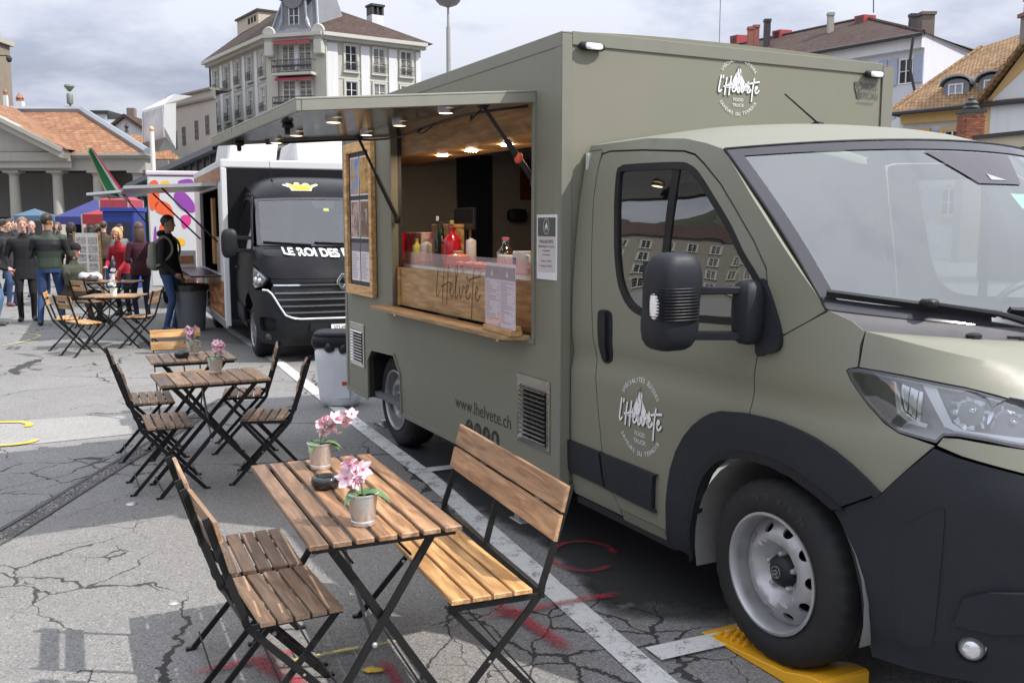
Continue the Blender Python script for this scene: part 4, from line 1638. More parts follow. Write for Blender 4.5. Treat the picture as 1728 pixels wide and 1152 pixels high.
# wheels, wheel wells, mudguard
wheel(TR, (1.49, .06 + .115, .392), .358, .222, .23, 'steel', R(8), lettering='NEXEN')
wheel(TR, (1.49, BW - .175, .392), .358, .222, .23, 'steel', R(40))
wheel(TR, (-2.70, .095 + .115, .362), .358, .222, .23, 'steel', R(25))
wheel(TR, (-2.70, BW - .21, .362), .358, .222, .23, 'steel', R(70))
for y0, y1 in ((.075, .42), (BW - .42, BW - .075)):
    m = MB()
    ar_ = [(1.49 + .455 * math.cos(a), .392 + .44 * math.sin(a)) for a in [R(-15) + R(210) * k / 20 for k in range(21)]]
    m.add([(p[0], y, p[1]) for y in ((y0 - .015, y1) if y0 < 1 else (y0, y1 + .015)) for p in ar_], [(i, i + 1, 22 + i, 21 + i) for i in range(20)])
    yy = y1 if y0 < 1 else y0
    m.add([(1.49, yy, .392)] + [(p[0], yy, p[1]) for p in ar_], [(0, i + 1, i + 2) for i in range(20)])
    m.build('wheel_well', plain('well_liner', (.17, .17, .165), .7, 0, .35, 8) if y0 < 1 else M_BLK, TR, 40)

# cab interior
m = MB()
m.box(.05, .92, .14, 2.08, .45, .50)
m.box(1.0, 1.9, .45, 1.77, .45, .50)
m.box(.03, .05, .12, 2.10, .45, 2.05)
for y in (.10, 2.10):
    m.add([(.06, y, .5), (.90, y, .5), (.90, y, 1.29), (.06, y, 1.29)], [(0, 1, 2, 3)])
m.build('cab_floor', plain('cab_lining', (.46, .47, .46), .7), TR)
m = MB()
m.add([(1.42, .13, 1.06), (1.42, 2.09, 1.06), (1.52, 2.09, 1.20), (1.52, .13, 1.20), (1.66, .14, 1.27), (1.66, 2.08, 1.27), (2.0, .30, 1.27), (2.0, 1.9, 1.27), (1.5, .13, .5), (1.5, 2.09, .5)],
      [(8, 9, 1, 0), (0, 1, 2, 3), (3, 2, 5, 4), (4, 5, 7, 6)])
m.rbox((1.60, 1.62, 1.27), .14, .24, .06, 3, 14, 8)
m.build('dashboard', M_DASH, TR, 30)
for y in (.58, 1.64):
    m = MB()
    m.rbox((.62, y, .98), .26, .25, .10, 4, 18, 10)
    st = m.build('seat', M_SEATF, TR, 50)
    m = MB()
    m.rbox((.40, y, 1.36), .085, .24, .36, 4, 18, 12, fn=lambda q: Vector((q.x - (q.z - 1.0) * .16, q.y, q.z)))
    m.build('backrest', M_SEATF, st, 50)
    m = MB()
    m.rbox((.30, y, 1.80), .055, .14, .105, 3.5, 16, 10)
    for d in (-.05, .05):
        m.tube([(.31, y + d, 1.64), (.30, y + d, 1.72)], .008, 6)
    m.build('headrest', M_SEATF, st, 50)
m = MB()
cc = Vector((1.28, 1.64, 1.27))
tl = Matrix.Rotation(R(28), 3, 'Y')
ringp = [cc + tl @ Vector((0, .19 * math.cos(a), .19 * math.sin(a))) for a in [2 * math.pi * k / 28 for k in range(29)]]
m.tube(ringp, .016, 8, False)
m.rbox(cc + Vector((.02, 0, 0)), .03, .07, .06, 3, 12, 8)
for a in (0, math.pi, -math.pi / 2):
    m.tube([cc + Vector((.02, 0, 0)), cc + tl @ Vector((0, .18 * math.cos(a), .18 * math.sin(a)))], .012, 6)
m.build('steering_wheel', M_DASH, TR, 50)
m = MB()
m.prism([(1.66, .95), (1.82, .95), (1.84, 1.22), (1.68, 1.22)], 1.274, 1.277)
m.build('paper_sheet', plain('pale_paper', (.55, .66, .66), .6), TR)

# door mirror
MR = MB()
mc = Vector((1.235, -.235, 1.413))
HX, HY, HZ = .086, .098, .185


def mirshape(q):
    d = q - mc
    k = 1 - .10 * max(0, d.z / HZ) ** 4 - .05 * max(0, 1 - abs(d.z + .01) / .075)
    return Vector((mc.x + d.x * k + .015 * (d.z / HZ), mc.y + d.y * k, q.z))


MR.rbox(mc, HX, HY, HZ, 4.2, 28, 20, mirshape)
MI = MR.build('door_mirror', M_CLAD, TR, 50)
m = MB()
for i in range(11):
    z = mc.z - .062 + i * .0115
    m.rbox((mc.x + .018, mc.y - .008, z), .074, .090, .0042, 4.2, 24, 6)
m.build('rib', M_BLK, MI, 40)
m = MB()
m.rbox((mc.x + .020, mc.y - .083, mc.z - .012), .030, .016, .058, 3.2, 14, 12)
m.build('indicator', plain('clear_indicator', (.74, .70, .68), .12, 0, .2, 90), MI, 50)
m = MB()
m.add([(mc.x - HX - .001, mc.y - .07, mc.z - .15), (mc.x - HX - .001, mc.y + .07, mc.z - .15), (mc.x - HX - .001, mc.y + .07, mc.z + .15), (mc.x - HX - .001, mc.y - .07, mc.z + .15)], [(3, 2, 1, 0)])
m.build('mirror_glass', M_CHROME, MI)
m = MB()
for z, zz in ((1.455, .028), (1.285, .030)):
    m.bar((mc.x + .02, mc.y + .06, z), (1.40, .02, z + .004), .055, zz, (0, 0, 1))
    m.build('mirror_arm', M_CLAD, MI, 30, .004)
    m = MB()
m.rbox((1.385, .005, 1.375), .055, .050, .120, 3.5, 16, 12)
m.build('mirror_hinge', M_CLAD, MI, 30)
cabpatch('mirror_base', sm2([(1.395, 1.225), (1.44, 1.222), (1.505, 1.245), (1.515, 1.30), (1.47, 1.40), (1.425, 1.475), (1.395, 1.50), (1.385, 1.42)], 3), M_CLAD, .020, h=.05, thick=.03)
mountain_logo(TR, lambda u, v, k: SH(u, v, .0008 + k), (.632, .838), .172)
# levelling jacks
for (x, y, dx) in ((-.60, .10, .06), (-3.45, .28, .03)):
    m = MB()
    m.box(x - .075, x + .075, y - .05, y + .05, .004, .010)
    for d in (-.03, .03):
        m.bar((x, y + d, .02), (x + dx, y + .34, .36), .008, .05, (1, 0, 0))
    m.bar((x, y, .03), (x + dx, y + .34, .37), .05, .03)
    m.box(x - .03, x + .03, y - .04, y + .04, .010, .05)
    m.build('stabiliser_leg', plain('galvanised', (.42, .43, .43), .45, .7, .25, 30), TR, None, .002)
# number plate is out of sight; number of small underbody rail
m = MB()
m.box(.03, .86, .09, .16, .28, .315)
m.build('sill_rail', M_BLK, TR)

# levelling ramp under the front wheel
RMP = MB()
pr = [(1.10, .004), (1.75, .004), (1.78, .014), (1.78, .080), (1.765, .086), (1.71, .082), (1.58, .044), (1.40, .030), (1.10, .008)]
RMP.prism([(a - 1.5, b) for a, b in pr], -.115, .115, lambda u, v, q: (u, q, v))
RM_L = Matrix.Rotation(T_ROT, 4, 'Z')


def tw(x, y, z=0):
    """food truck's own axes to the world"""
    return RM_L @ Vector((x, y, z)) + Vector(T_LOC)


M_RAMP = plain('ramp_plastic', (.72, .36, .018), .42, 0, .12, 8, .15, 120)
t = thing('levelling_ramp', 'yellow plastic levelling ramp wedged under the front wheel of the olive food truck', 'wheel ramp', tw(1.5, .17), T_ROT)
RMP.build('wedge', M_RAMP, t, None, .006)
m = MB()
for i in range(9):
    for j in range(3):
        x = -.335 + i * .019
        m.rbox((x, -.062 + j * .06 + (.02 if i % 2 else 0), .012 + (x + .40) * .075), .009, .020, .009, 3, 8, 6)
m.build('grip_stud', M_RAMP, t, 40)
# ------------------------------------------------------------------ folding bistro furniture
M_FRAME = plain('black_steel', (.0075, .0075, .008), .5, .0, .15, 14, 0, 60, .35)
W_GREY = wood('weathered_acacia', (.275, .172, .108), (.42, .285, .19), .6)
W_TABLE = wood('acacia_table', (.22, .120, .068), (.40, .235, .135), .40)
W_PALE = wood('pale_acacia', (.40, .215, .085), (.60, .365, .165), .45)
W_TAN = wood('tan_acacia', (.30, .175, .095), (.45, .285, .17), .5)


def slat_mesh(L, w_, t, mat):
    """one chamfered board, long axis X, centred"""
    c = .003
    a, b = L / 2, w_ / 2
    vs = [(-a, -b, -t), (a, -b, -t), (a, b, -t), (-a, b, -t), (-a, -b, -c), (a, -b, -c), (a, b, -c), (-a, b, -c), (-a + c, -b + c, 0), (a - c, -b + c, 0), (a - c, b - c, 0), (-a + c, b - c, 0)]
    fs = [(0, 3, 2, 1), (8, 9, 10, 11)]
    for o in (0, 4):
        for i in range(4):
            fs.append((o + i, o + (i + 1) % 4, o + 4 + (i + 1) % 4, o + 4 + i))
    return MB().add(vs, fs).mesh('slat', mat)


def foot(m, p, d):
    m.bar((p[0] - d * .006, p[1], .006), (p[0] + d * .030, p[1], .006), .020, .011)


def make_chair(name, label, mat, L=.42, dep=.285, n=5, group=None, cat='folding chair', sz=.44, tilt=0.0, thin=False, backs=None):
    """faces +X; slats run across; two crossed side frames, back posts carry two boards"""
    t = thing(name, label, cat, group=group)
    hw = L / 2 - .022
    sw = dep / n - .010
    sm = slat_mesh(L, sw, .016, mat)
    for i in range(n):
        x = -dep / 2 + (i + .5) * dep / n
        inst(sm, 'slat', t, (x, 0, sz), (0, R(-1.5), R(90)))
    bm_ = slat_mesh(L, .072 if not backs else backs, .014, mat)
    ang = R(76)
    bx_ = -dep / 2 - .045
    for z in (sz + .215, sz + .315):
        x = bx_ - (z - sz - .03) * .27
        o = inst(bm_, 'back_slat', t, (x + .006, 0, z), (0, ang, 0))
        o.rotation_euler = (R(90), 0, R(90))
        o.rotation_euler = (Matrix.Rotation(R(-14), 3, 'Y') @ Matrix.Rotation(R(90), 3, 'Z') @ Matrix.Rotation(R(90), 3, 'X')).to_euler()
        o.location = (x + .012, 0, z)
    r = .011 if thin else .013
    for s_ in (-1, 1):
        m = MB()
        y = s_ * hw
        P = [(dep / 2 + .055, y, .008), (.005, y, sz * .5), (-dep / 2 - .02, y, sz - .035), (-dep / 2 - .043, y, sz + .02), (bx_ - .035, y, sz + .13), (bx_ - .105, y, sz + .355)]
        Q = catmull(P, 4)
        for i in range(len(Q) - 1):
            m.bar(Q[i], Q[i + 1] + (Q[i + 1] - Q[i]) * .02, .009, .024 if not thin else .020, (1, 0, .2))
        foot(m, P[0], 1)
        m.build('back_leg', M_FRAME, t)
        m = MB()
        y2 = y - s_ * .014
        m.bar((-dep / 2 - .085, y2, .008), (dep / 2 - .012, y2, sz - .028), .009, .022, (1, 0, .2))
        foot(m, (-dep / 2 - .085, y2), -1)
        m.build('front_leg', M_FRAME, t)
        m = MB()
        m.bar((-dep / 2 - .03, y, sz - .024), (dep / 2, y, sz - .024), .010, .018)
        m.build('seat_rail', M_FRAME, t)
    m = MB()
    for x_, z_, r_ in ((-dep / 2 - .060, .06, .004), (dep / 2 + .03, .07, .004), (-dep / 2 - .035, sz - .02, .006)):
        m = MB()
        m.tube([(x_, -hw - .01, z_), (x_, hw + .01, z_)], r_, 6)
        m.build('cross_rod', M_FRAME, t)
    for s_ in (-1, 1):
        m = MB()
        m.ball((.004, s_ * (hw - .007), sz * .5 - .002), .009, .016, .009, 8, 5)
        m.build('pivot', M_STEEL, t)
    return t


def make_table(name, label, mat, W, L, n=7, h=.725, group=None, pot=None):
    """slats run along Y, W across; a crossed frame under each end"""
    t = thing(name, label, 'folding table', group=group)
    pitch = W / n
    sm = slat_mesh(L, pitch - (.016 if W < .6 else .010), .016, mat)
    for i in range(n):
        inst(sm, 'slat', t, (-W / 2 + (i + .5) * pitch, random.uniform(-.003, .003), h), (0, 0, R(90)))
    sp = MB().add([], [])
    bl = slat_mesh(.022, .012, .012, mat)
    m = MB()
    for s_ in (-1, 1):
        y = s_ * (L / 2 - .035)
        m.bar((-W / 2 + .02, y, h - .026), (W / 2 - .02, y, h - .026), .022, .020)
        m.bar((-W / 2 + .02, y - s_ * .03, h - .026), (-W / 2 + .06, y - s_ * .03, h - .026), .02, .016)
    for x in (-W / 2 + .10, W / 2 - .10):
        m.bar((x, -L / 2 + .03, h - .027), (x, L / 2 - .03, h - .027), .016, .018)
    m.build('top_frame', M_FRAME, t)
    for s_ in (-1, 1):
        y = s_ * (L / 2 - .075)
        for d in (-1, 1):
            m = MB()
            yy = y + d * .012
            m.bar((-d * (W / 2 - .085), yy, h - .03), (d * (W / 2 + .02), yy, .010), .010, .030, (0, 1, 0)) if False else m.bar((-d * (W / 2 - .085), yy, h - .03), (d * (W / 2 + .01), yy, .010), .026, .011, (0, 1, 0))
            foot(m, (d * (W / 2 + .01), yy), d)
            m.build('leg', M_FRAME, t)
        m = MB()
        m.ball((-.035, y - s_ * .022 + s_ * .04, h * .475), .010, .008, .010, 10, 6)
        m.build('pivot', M_STEEL, t)
    m = MB()
    m.bar((-.03, -L / 2 + .09, h * .47), (-.05, .05, h - .03), .028, .006, (1, 0, 0))
    m.build('stay', plain('stay_steel', (.10, .10, .11), .4, .5), t)
    m = MB()
    for x, z in ((-W / 2 - .0, .05), (W / 2 - .0, .05), (-W / 2 + .16, h - .10), (W / 2 - .16, h - .10)):
        m = MB()
        m.tube([(x, -L / 2 + .075, z), (x, L / 2 - .075, z)], .0045, 6)
        m.build('cross_rod', M_FRAME, t)
    return t


def aim(t, x, y, deg):
    t.location = (x, y, 0)
    t.rotation_euler = (0, 0, R(deg))
    return t


CG = 'folding bistro chairs'
ch = make_chair('folding_chair', 'weathered brown folding chair with its back to the open ground, nearest the camera', W_GREY, group=CG)
aim(ch, -.785, 3.165, 29)


def chair_at(x, y, deg, label, mat=None, scale=None):
    c = copy_tree(ch)
    aim(c, x, y, deg)
    c['label'] = label
    if mat:
        for k in list(KCH(c)):
            if 'slat' in k.name:
                k.data = MATSL[(mat.name, k.data.name.split('.')[0] + ('b' if 'back' in k.name else ''))]
    return c


def KCH(o):
    return [k for k in bpy.data.objects if k.parent == o]


MATSL = {}
for mt in (W_PALE, W_TAN):
    a_ = slat_mesh(.42, .285 / 5 - .010, .016, mt)
    b_ = slat_mesh(.42, .072, .014, mt)
    MATSL[(mt.name, 'slat')] = a_
    MATSL[(mt.name, 'slatb')] = b_
chair_at(-1.005, 3.60, 25, 'weathered brown folding chair pressed against the nearest chair, on the far side of it')
chair_at(-2.25, 6.10, 26, 'folding chair at the middle table on the coarse seam side, nearer the camera')
chair_at(-2.66, 6.93, 25, 'folding chair on the coarse seam side, behind the chair at the middle table')
chair_at(-1.66, 6.31, -172, 'folding chair facing away from the olive truck at the middle table, nearer the camera')
chair_at(-2.06, 7.17, -166, 'folding chair on the olive truck side, the farther of the two there')
chair_at(-6.10, 13.02, 20, 'pale folding chair in front of the man in the striped jacket', W_PALE)
chair_at(-5.62, 12.42, 52, 'pale folding chair seen from behind in the middle of the far group', W_PALE)
chair_at(-5.22, 13.22, 182, 'tan folding chair turned sideways beside the man with the rucksack', W_TAN)
chair_at(-6.95, 15.75, 60, 'tan folding chair half hidden behind the seated man in the dark cap', W_TAN)

TG = 'folding slatted tables'
t1 = aim(make_table('folding_table', 'long folding table with two silver orchid pots and an ashtray, nearest the camera', W_TABLE, .515, 1.08, 7, group=TG), -.615, 3.405, 24.5)
t2 = aim(make_table('folding_table', 'brown slatted folding table with one orchid pot, between four folding chairs', W_GREY, .68, .52, 7, group=TG), -1.965, 6.11, 27)
t3 = aim(make_table('folding_table', 'brown folding table with an orchid pot and a black ashtray before the nearest pale chair', W_GREY, .60, .50, 7, group=TG), -2.40, 7.04, 26)
t4 = aim(make_table('folding_table', 'light slatted folding table with a white pot in front of the seated man', W_TAN, .74, .62, 7, group=TG), -5.55, 13.25, 4)
t5 = aim(make_table('folding_table', 'dark folding table carrying white bags and flowers beside the woman in red', W_GREY, .90, .60, 7, group=TG), -6.95, 16.55, 4)

# benches with backs
bn = make_chair('folding_bench', 'long folding bench with a pale seat and a brown backrest, beside the nearest table', W_PALE, L=1.10, dep=.30, n=4, cat='bench', sz=.455, backs=.092)
for k in KCH(bn):
    if k.name.startswith('back_slat'):
        k.data = slat_mesh(1.10, .092, .016, wood('bench_back', (.30, .165, .085), (.43, .265, .155), .5)) if 'bbk' not in globals() else bbk
        bbk = k.data
m = MB()
for y in (0.0,):
    P = [(-.185, y, .44), (-.20, y, .50), (-.235, y, .62), (-.30, y, .80)]
    Q = catmull(P, 4)
    for i in range(len(Q) - 1):
        m.bar(Q[i], Q[i + 1], .009, .024, (1, 0, .2))
m.bar((-.19, -.53, .435), (-.19, .53, .435), .02, .03)
m.build('back_stay', M_FRAME, bn)
aim(bn, -.275, 3.573, 202.5)
chair_at(-2.84, 8.06, -64, 'pale folding chair facing the camera behind the table with the black ashtray', W_PALE)

# orchids in zinc pots
M_ZINC = plain('zinc_pot', (.62, .62, .61), .30, .72, .12, 18, .1, 90)
n_ = NT('orchid_petal')
v_ = n_.coord('Object')
n_.set(col=n_.mix(n_.noise(v_, 60, 3), (.84, .76, .77), (.76, .36, .48)), rough=.6, sub=.0)
M_PETAL = n_.m
M_LIP = plain('orchid_lip', (.62, .12, .26), .5)
M_LEAF = plain('orchid_leaf', (.085, .17, .06), .35, 0, .3, 20)
M_STEM = plain('orchid_stem', (.11, .13, .04), .5)
M_SOIL = plain('moss', (.035, .04, .02), .9, 0, .4, 60, .6, 90)


def orchid(name, label, x, y, z, rot, lean, nfl, seed, sc_=1.0, group='orchids in silver pots'):
    rd = random.Random(seed)
    t = thing(name, label, 'potted orchid', (x, y, z), R(rot), group)
    m = MB()
    m.lathe([(0, .004), (.040, .004), (.042, 0), (.044, .006), (.0435, .016), (.041, .018), (.0445, .040), (.050, .085), (.0535, .112), (.0565, .115), (.0565, .121), (.053, .122), (.0515, .112), (.050, .10)], 28)
    m.build('pot', M_ZINC, t, 35)
    m = MB()
    m.lathe([(0, .104), (.05, .101)], 18)
    m.build('moss', M_SOIL, t)
    for i in range(4):
        a = rd.uniform(0, 6.28) if i > 2 else i * 2.1 + rd.uniform(-.3, .3)
        L = rd.uniform(.075, .105)
        m = MB()

        def lf(u, v):
            w_ = .030 * math.sin(math.pi * min(1, max(.0, u * .97 + .03)) ** .8)
            s2 = (v - .5) * 2
            r_ = L * u
            zz = .102 + .075 * u - .075 * u * u * 1.25 + abs(s2) * w_ * .35
            return (r_ * math.cos(a) - s2 * w_ * math.sin(a), r_ * math.sin(a) + s2 * w_ * math.cos(a), zz)
        m.grid(lf, 8, 4)
        m.build('leaf', M_LEAF, t, 60)
    H = .115
    stems = []
    for k in range(2):
        dx = lean[0] * (1 if k == 0 else .45)
        dy = lean[1] * (1 if k == 0 else .45) + (.02 if k else 0)
        P = catmull([(0, .006 * k, .10), (dx * .12, dy * .12, .10 + H * .5), (dx * .45, dy * .45, .10 + H * .85), (dx, dy, .10 + H * (.98 if k == 0 else .75))], 8)
        stems.append(P)
        m = MB()
        m.tube(P, [.0022] * (len(P) - 4) + [.0017, .0015, .0013, .001], 5)
        m.build('stem', M_STEM, t, 60)
    fm = MB()
    for i in range(5):
        a = 2 * math.pi * i / 5 + .3
        wd = .017 if i % 2 else .013

        def pet(u, v):
            s2 = (v - .5) * 2
            r_ = .003 + .030 * u
            w_ = wd * math.sin(math.pi * (u * .9 + .08)) ** .7
            return (r_ * math.cos(a) - s2 * w_ * math.sin(a), r_ * math.sin(a) + s2 * w_ * math.cos(a), .006 * u + .012 * u * u - .004 * s2 * s2)
        fm.cm = 0
        fm.grid(pet, 4, 3)
    fm.cm = 1
    fm.ball((0, 0, .006), .006, .005, .008, 6, 5)
    me = fm.mesh('flower', [M_PETAL, M_LIP], 60)
    for i in range(nfl):
        P = stems[0] if i < nfl * .65 else stems[1]
        k = int(len(P) * (.42 + .58 * rd.random()))
        p = P[min(k, len(P) - 1)] + Vector((rd.uniform(-.03, .03), rd.uniform(-.03, .03), rd.uniform(-.03, .035)))
        s_ = rd.uniform(.8, 1.2)
        inst(me, 'flower', t, p, (rd.uniform(R(35), R(120)), rd.uniform(-.5, .5), rd.uniform(0, 6.28)), (s_, s_, s_))
    t.scale = (sc_ * .92, sc_ * .92, sc_ * .87)
    return t


def on_table(px, py, z):
    """ground-plane point under an image ray at height z (layout helper)"""
    x, yd = (px - 864) / 1606, (py - 576) / 1606
    c, s_ = math.cos(R(7)), math.sin(R(7))
    d = Vector((x, c - yd * s_, -s_ - yd * c))
    k = (z - 1.7) / d.z
    return (d.x * k, d.y * k)


px_, py_ = on_table(541, 789, .727)
orchid('potted_orchid', 'pink orchid in a silver pot behind the black ashtray on the nearest table', px_, py_, .727, 0, (.115, .03), 15, 3)
px_, py_ = on_table(613, 883, .727)
orchid('potted_orchid', 'pink orchid in a silver pot in front of the black ashtray on the nearest table', px_, py_, .727, 0, (-.06, -.01), 14, 8)
px_, py_ = on_table(364, 629, .727)
orchid('potted_orchid', 'pink orchid in a grey pot on the middle table between four chairs', px_, py_, .727, 20, (.05, .02), 12, 5, 1.0)
px_, py_ = on_table(327, 598, .727)
orchid('potted_orchid', 'pink orchid in a grey pot beside the ashtray in front of the nearest pale chair', px_, py_, .727, 50, (-.02, .05), 11, 9, 1.0)
px_, py_ = on_table(192, 499, .727)
o_ = orchid('potted_plant', 'white pot with a small green plant and white flowers on the light far table', px_, py_, .727, 50, (-.02, .03), 8, 19, 1.0, 'plants in white pots')
for k in KCH(o_):
    if k.name.startswith('pot'):
        k.data = k.data.copy()
        k.data.materials[0] = plain('white_pot', (.72, .72, .70), .4)
    elif k.name.startswith('flower'):
        k.data.materials[0] = plain('white_petal', (.75, .75, .74), .6)
        k.data.materials[1] = plain('cream_petal', (.7, .68, .5), .6)


def ashtray(x, y, z, label):
    m = MB()
    m.lathe([(0, .004), (.044, .002), (.050, .008), (.055, .024), (.052, .038), (.046, .044), (.038, .046), (.026, .040), (.018, .030), (.012, .030), (.0, .034)], 30)
    t = thing('ashtray', label, 'ashtray', (x, y, z), 0, 'black round ashtrays')
    m.build('bowl', plain('black_bakelite', (.010, .010, .011), .12, 0, .1, 20, 0, 60, .7), t, 35)
    m = MB()
    m.lathe([(.030, .046), (.020, .050), (0, .051)], 18)
    m.build('lid', M_BLK, t, 35)


px_, py_ = on_table(550, 822, .727)
ashtray(px_, py_, .727, 'shiny black round ashtray between two orchid pots on the nearest table')
px_, py_ = on_table(307, 603, .727)
ashtray(px_, py_, .727, 'black round ashtray beside an orchid pot in front of the nearest pale chair')

# white things on the dark far table
px_, py_ = on_table(165, 474, .727)
m = MB()
for i in range(5):
    m.rbox((random.uniform(-.2, .2), random.uniform(-.1, .1), .06), random.uniform(.07, .12), random.uniform(.07, .1), random.uniform(.05, .09), 2.2, 12, 8, fn=lambda q: q + Vector((noise.noise(q * 14) * .02, noise.noise(q * 14 + Vector((5, 0, 0))) * .02, noise.noise(q * 14 + Vector((0, 9, 0))) * .02)))
tag(m.build('plastic_bag', plain('thin_white_plastic', (.52, .52, .54), .4), None, 60, loc=(px_, py_, .73)), 'crumpled white plastic bags on the dark far table beside the woman in red', 'bag')
px_, py_ = on_table(190, 472, .727)
o_ = orchid('potted_plant', 'bunch of white flowers in a white pot on the dark far table', px_, py_, .727, 10, (.03, .02), 9, 29, 1.0, 'plants in white pots')
for k in KCH(o_):
    if k.name.startswith('pot'):
        k.data = k.data.copy()
        k.data.materials[0] = plain('white_pot2', (.72, .72, .70), .4)
    elif k.name.startswith('flower'):
        k.data.materials[0] = plain('white_petal2', (.75, .75, .74), .6)
        k.data.materials[1] = plain('cream_petal2', (.7, .68, .5), .6)


def sauce(x, y, z, col, label, h=.2, r=.03, cap=(.7, .1, .05)):
    t = thing('sauce_bottle', label, 'bottle', (x, y, z), 0, 'sauce bottles')
    m = MB()
    m.lathe([(0, 0), (r, 0), (r, h * .6), (r * .75, h * .72), (r * .4, h * .82)], 14)
    m.build('body', plain('sauce', col, .35), t, 40)
    m = MB()
    m.lathe([(r * .42, h * .82), (r * .42, h * .9), (r * .15, h), (0, h)], 10)
    m.build('cap', plain('cap', cap, .4), t, 40)


px_, py_ = on_table(201, 474, .727)
sauce(px_, py_, .727, (.32, .02, .015), 'dark red sauce bottle on the dark far table beside the white flowers', .22, .035, (.05, .05, .05))

# litter bins
def bin_(name, label, x, y, r, h, col, liner, sq=False, lid=None):
    t = thing(name, label, 'bin', (x, y, 0))
    m = MB()
    if sq:
        for (k0, k1, z0, z1) in ((.76, 1, 0, h),):
            a, b = r * k0, r * k1
            m.rbox((0, 0, h / 2), r * .95, r * .85, h / 2, 7, 24, 16, fn=lambda q: Vector((q.x * (.80 + .2 * q.z / h), q.y * (.80 + .2 * q.z / h), q.z)))
        m.build('body', col, t, 50)
        m = MB()
        m.rbox((0, 0, h + .02), r * 1.02, r * .92, .06, 6, 24, 10)
        m.rbox((0, 0, h + .08), r * .96, r * .86, .035, 5, 24, 10)
        m.build('lid', M_BLK, t, 50)
        m = MB()
        for i in range(10):
            a = 2 * math.pi * i / 10
            m.rbox((r * .86 * math.cos(a), r * .78 * math.sin(a), h - .03), r * .22, r * .22, .055, 2.4, 10, 8, fn=lambda q: q + Vector((noise.noise(q * 18) * .012, noise.noise(q * 18 + Vector((3, 0, 0))) * .012, noise.noise(q * 15) * .02)))
        m.build('bin_liner', plain('black_liner', (.02, .02, .021), .3), t, 50)
    else:
        m.lathe([(0, .01), (r * .78, .01), (r * .80, 0), (r * .98, h * .93), (r * 1.04, h * .94), (r * 1.04, h), (r * .98, h), (r * .94, h * .9)], 28)
        m.build('body', col, t, 35)
        m = MB()
        m.lathe([(r * 1.06, h * .88), (r * 1.07, h * 1.0), (r * 1.0, h * 1.015), (r * .92, h * .97)], 28, mod=lambda i, k: .006 * math.sin(k * 2.3))
        m.build('bin_liner', plain('black_liner', (.02, .02, .021), .3), t, 50)
    return t


b_ = bin_('litter_bin', 'tall translucent white bin with a black lid and liner behind the olive food truck', -1.62, 8.92, .245, .60, plain('milky_plastic', (.68, .70, .74), .4, 0, .12, 3), True, True)
m = MB()
m.grid(lambda a, b: (-.02 + .13 * a, -.2 - .008 - .004 * b, .10 + .26 * b), 1, 1)
m.build('label', plain('bin_label', (.58, .60, .64), .5), b_)
m = MB()
m.grid(lambda a, b: (.045 + .06 * a, -.213, .22 + .035 * b), 1, 1)
m.build('red_label', plain('red_print', (.45, .03, .03), .5), b_)
bin_('litter_bin', 'grey round bin with a black liner under the counter of the black food truck', -5.20, 15.35, .27, .74, plain('grey_plastic', (.115, .125, .14), .5, 0, .1), True)
# ------------------------------------------------------------------ things in, on and against the food truck (placed in its axes)
def truck_thing(name, label, cat, x, y, z, rot=0, group=None):
    p = tw(x, y, z)
    return thing(name, label, cat, p, T_ROT + rot, group)


def print_mat(name, seed, cols, scale=14):
    """a printed picture: soft patches of the given colours"""
    n = NT(name)
    v = n.coord('Object', (1, 1, 1))
    a = n.noise(v, scale, 5, 0.6, 1.0)
    st = [(0.28 + 0.44 * i / (len(cols) - 1), c) for i, c in enumerate(cols)]
    n.set(col=n.ramp(a, st), rough=.35)
    return n.m


# menu board
B = truck_thing('menu_board', 'tall oak framed menu board with six printed sheets left of the serving hatch', 'menu board', -3.13, -.004, 1.74)
bw2, bh2 = .335, .595
m = MB()
for x0, x1, z0, z1 in ((-bw2, -bw2 + .06, -bh2, bh2), (bw2 - .06, bw2, -bh2, bh2), (-bw2 + .06, bw2 - .06, bh2 - .075, bh2), (-bw2 + .06, bw2 - .06, -bh2, -bh2 + .075)):
    m.box(x0, x1, -.040, 0, z0, z1)
m.build('frame', M_OAK, B, None, .003)
MB().box(-bw2 + .055, bw2 - .055, -.014, -.004, -bh2 + .07, bh2 - .07).build('backing', plain('slate_backing', (.030, .030, .033), .6), B)
pics = [((.04, .12, .42), (.10, .25, .55), (.45, .30, .16), (.20, .08, .03)), ((.05, .04, .035), (.30, .14, .03), (.55, .33, .09), (.10, .05, .03)),
        ((.30, .12, .12), (.50, .36, .34), (.16, .05, .03), (.42, .22, .10)), ((.45, .42, .38), (.20, .10, .06), (.09, .045, .03), (.50, .44, .40))]
for r_ in range(3):
    for c_ in range(2):
        x = -.118 + .236 * c_
        z = .335 - .335 * r_
        m = MB()
        m.box(x - .106, x + .106, -.0185, -.0155, z - .150, z + .150)
        sh_ = m.build('sheet', M_PAPER, B)
        m = MB()
        if r_ < 2:
            m.box(x - .094, x + .094, -.0200, -.0190, z - .138, z + .138)
            m.build('photo', print_mat('dish_photo', r_ * 2 + c_, pics[r_ * 2 + c_], 9), sh_)
        else:
            m.box(x - .106, x + .106, -.0200, -.0190, z + .085, z + .150)
            m.build('header', M_INK, sh_)
            m = MB()
            for i in range(13):
                w_ = random.uniform(.09, .17)
                m.box(x - .09, x - .09 + w_, -.0200, -.0190, z + .060 - i * .0155, z + .066 - i * .0155)
            m.build('print_line', plain('print_soft', (.36, .33, .36), .6), sh_)

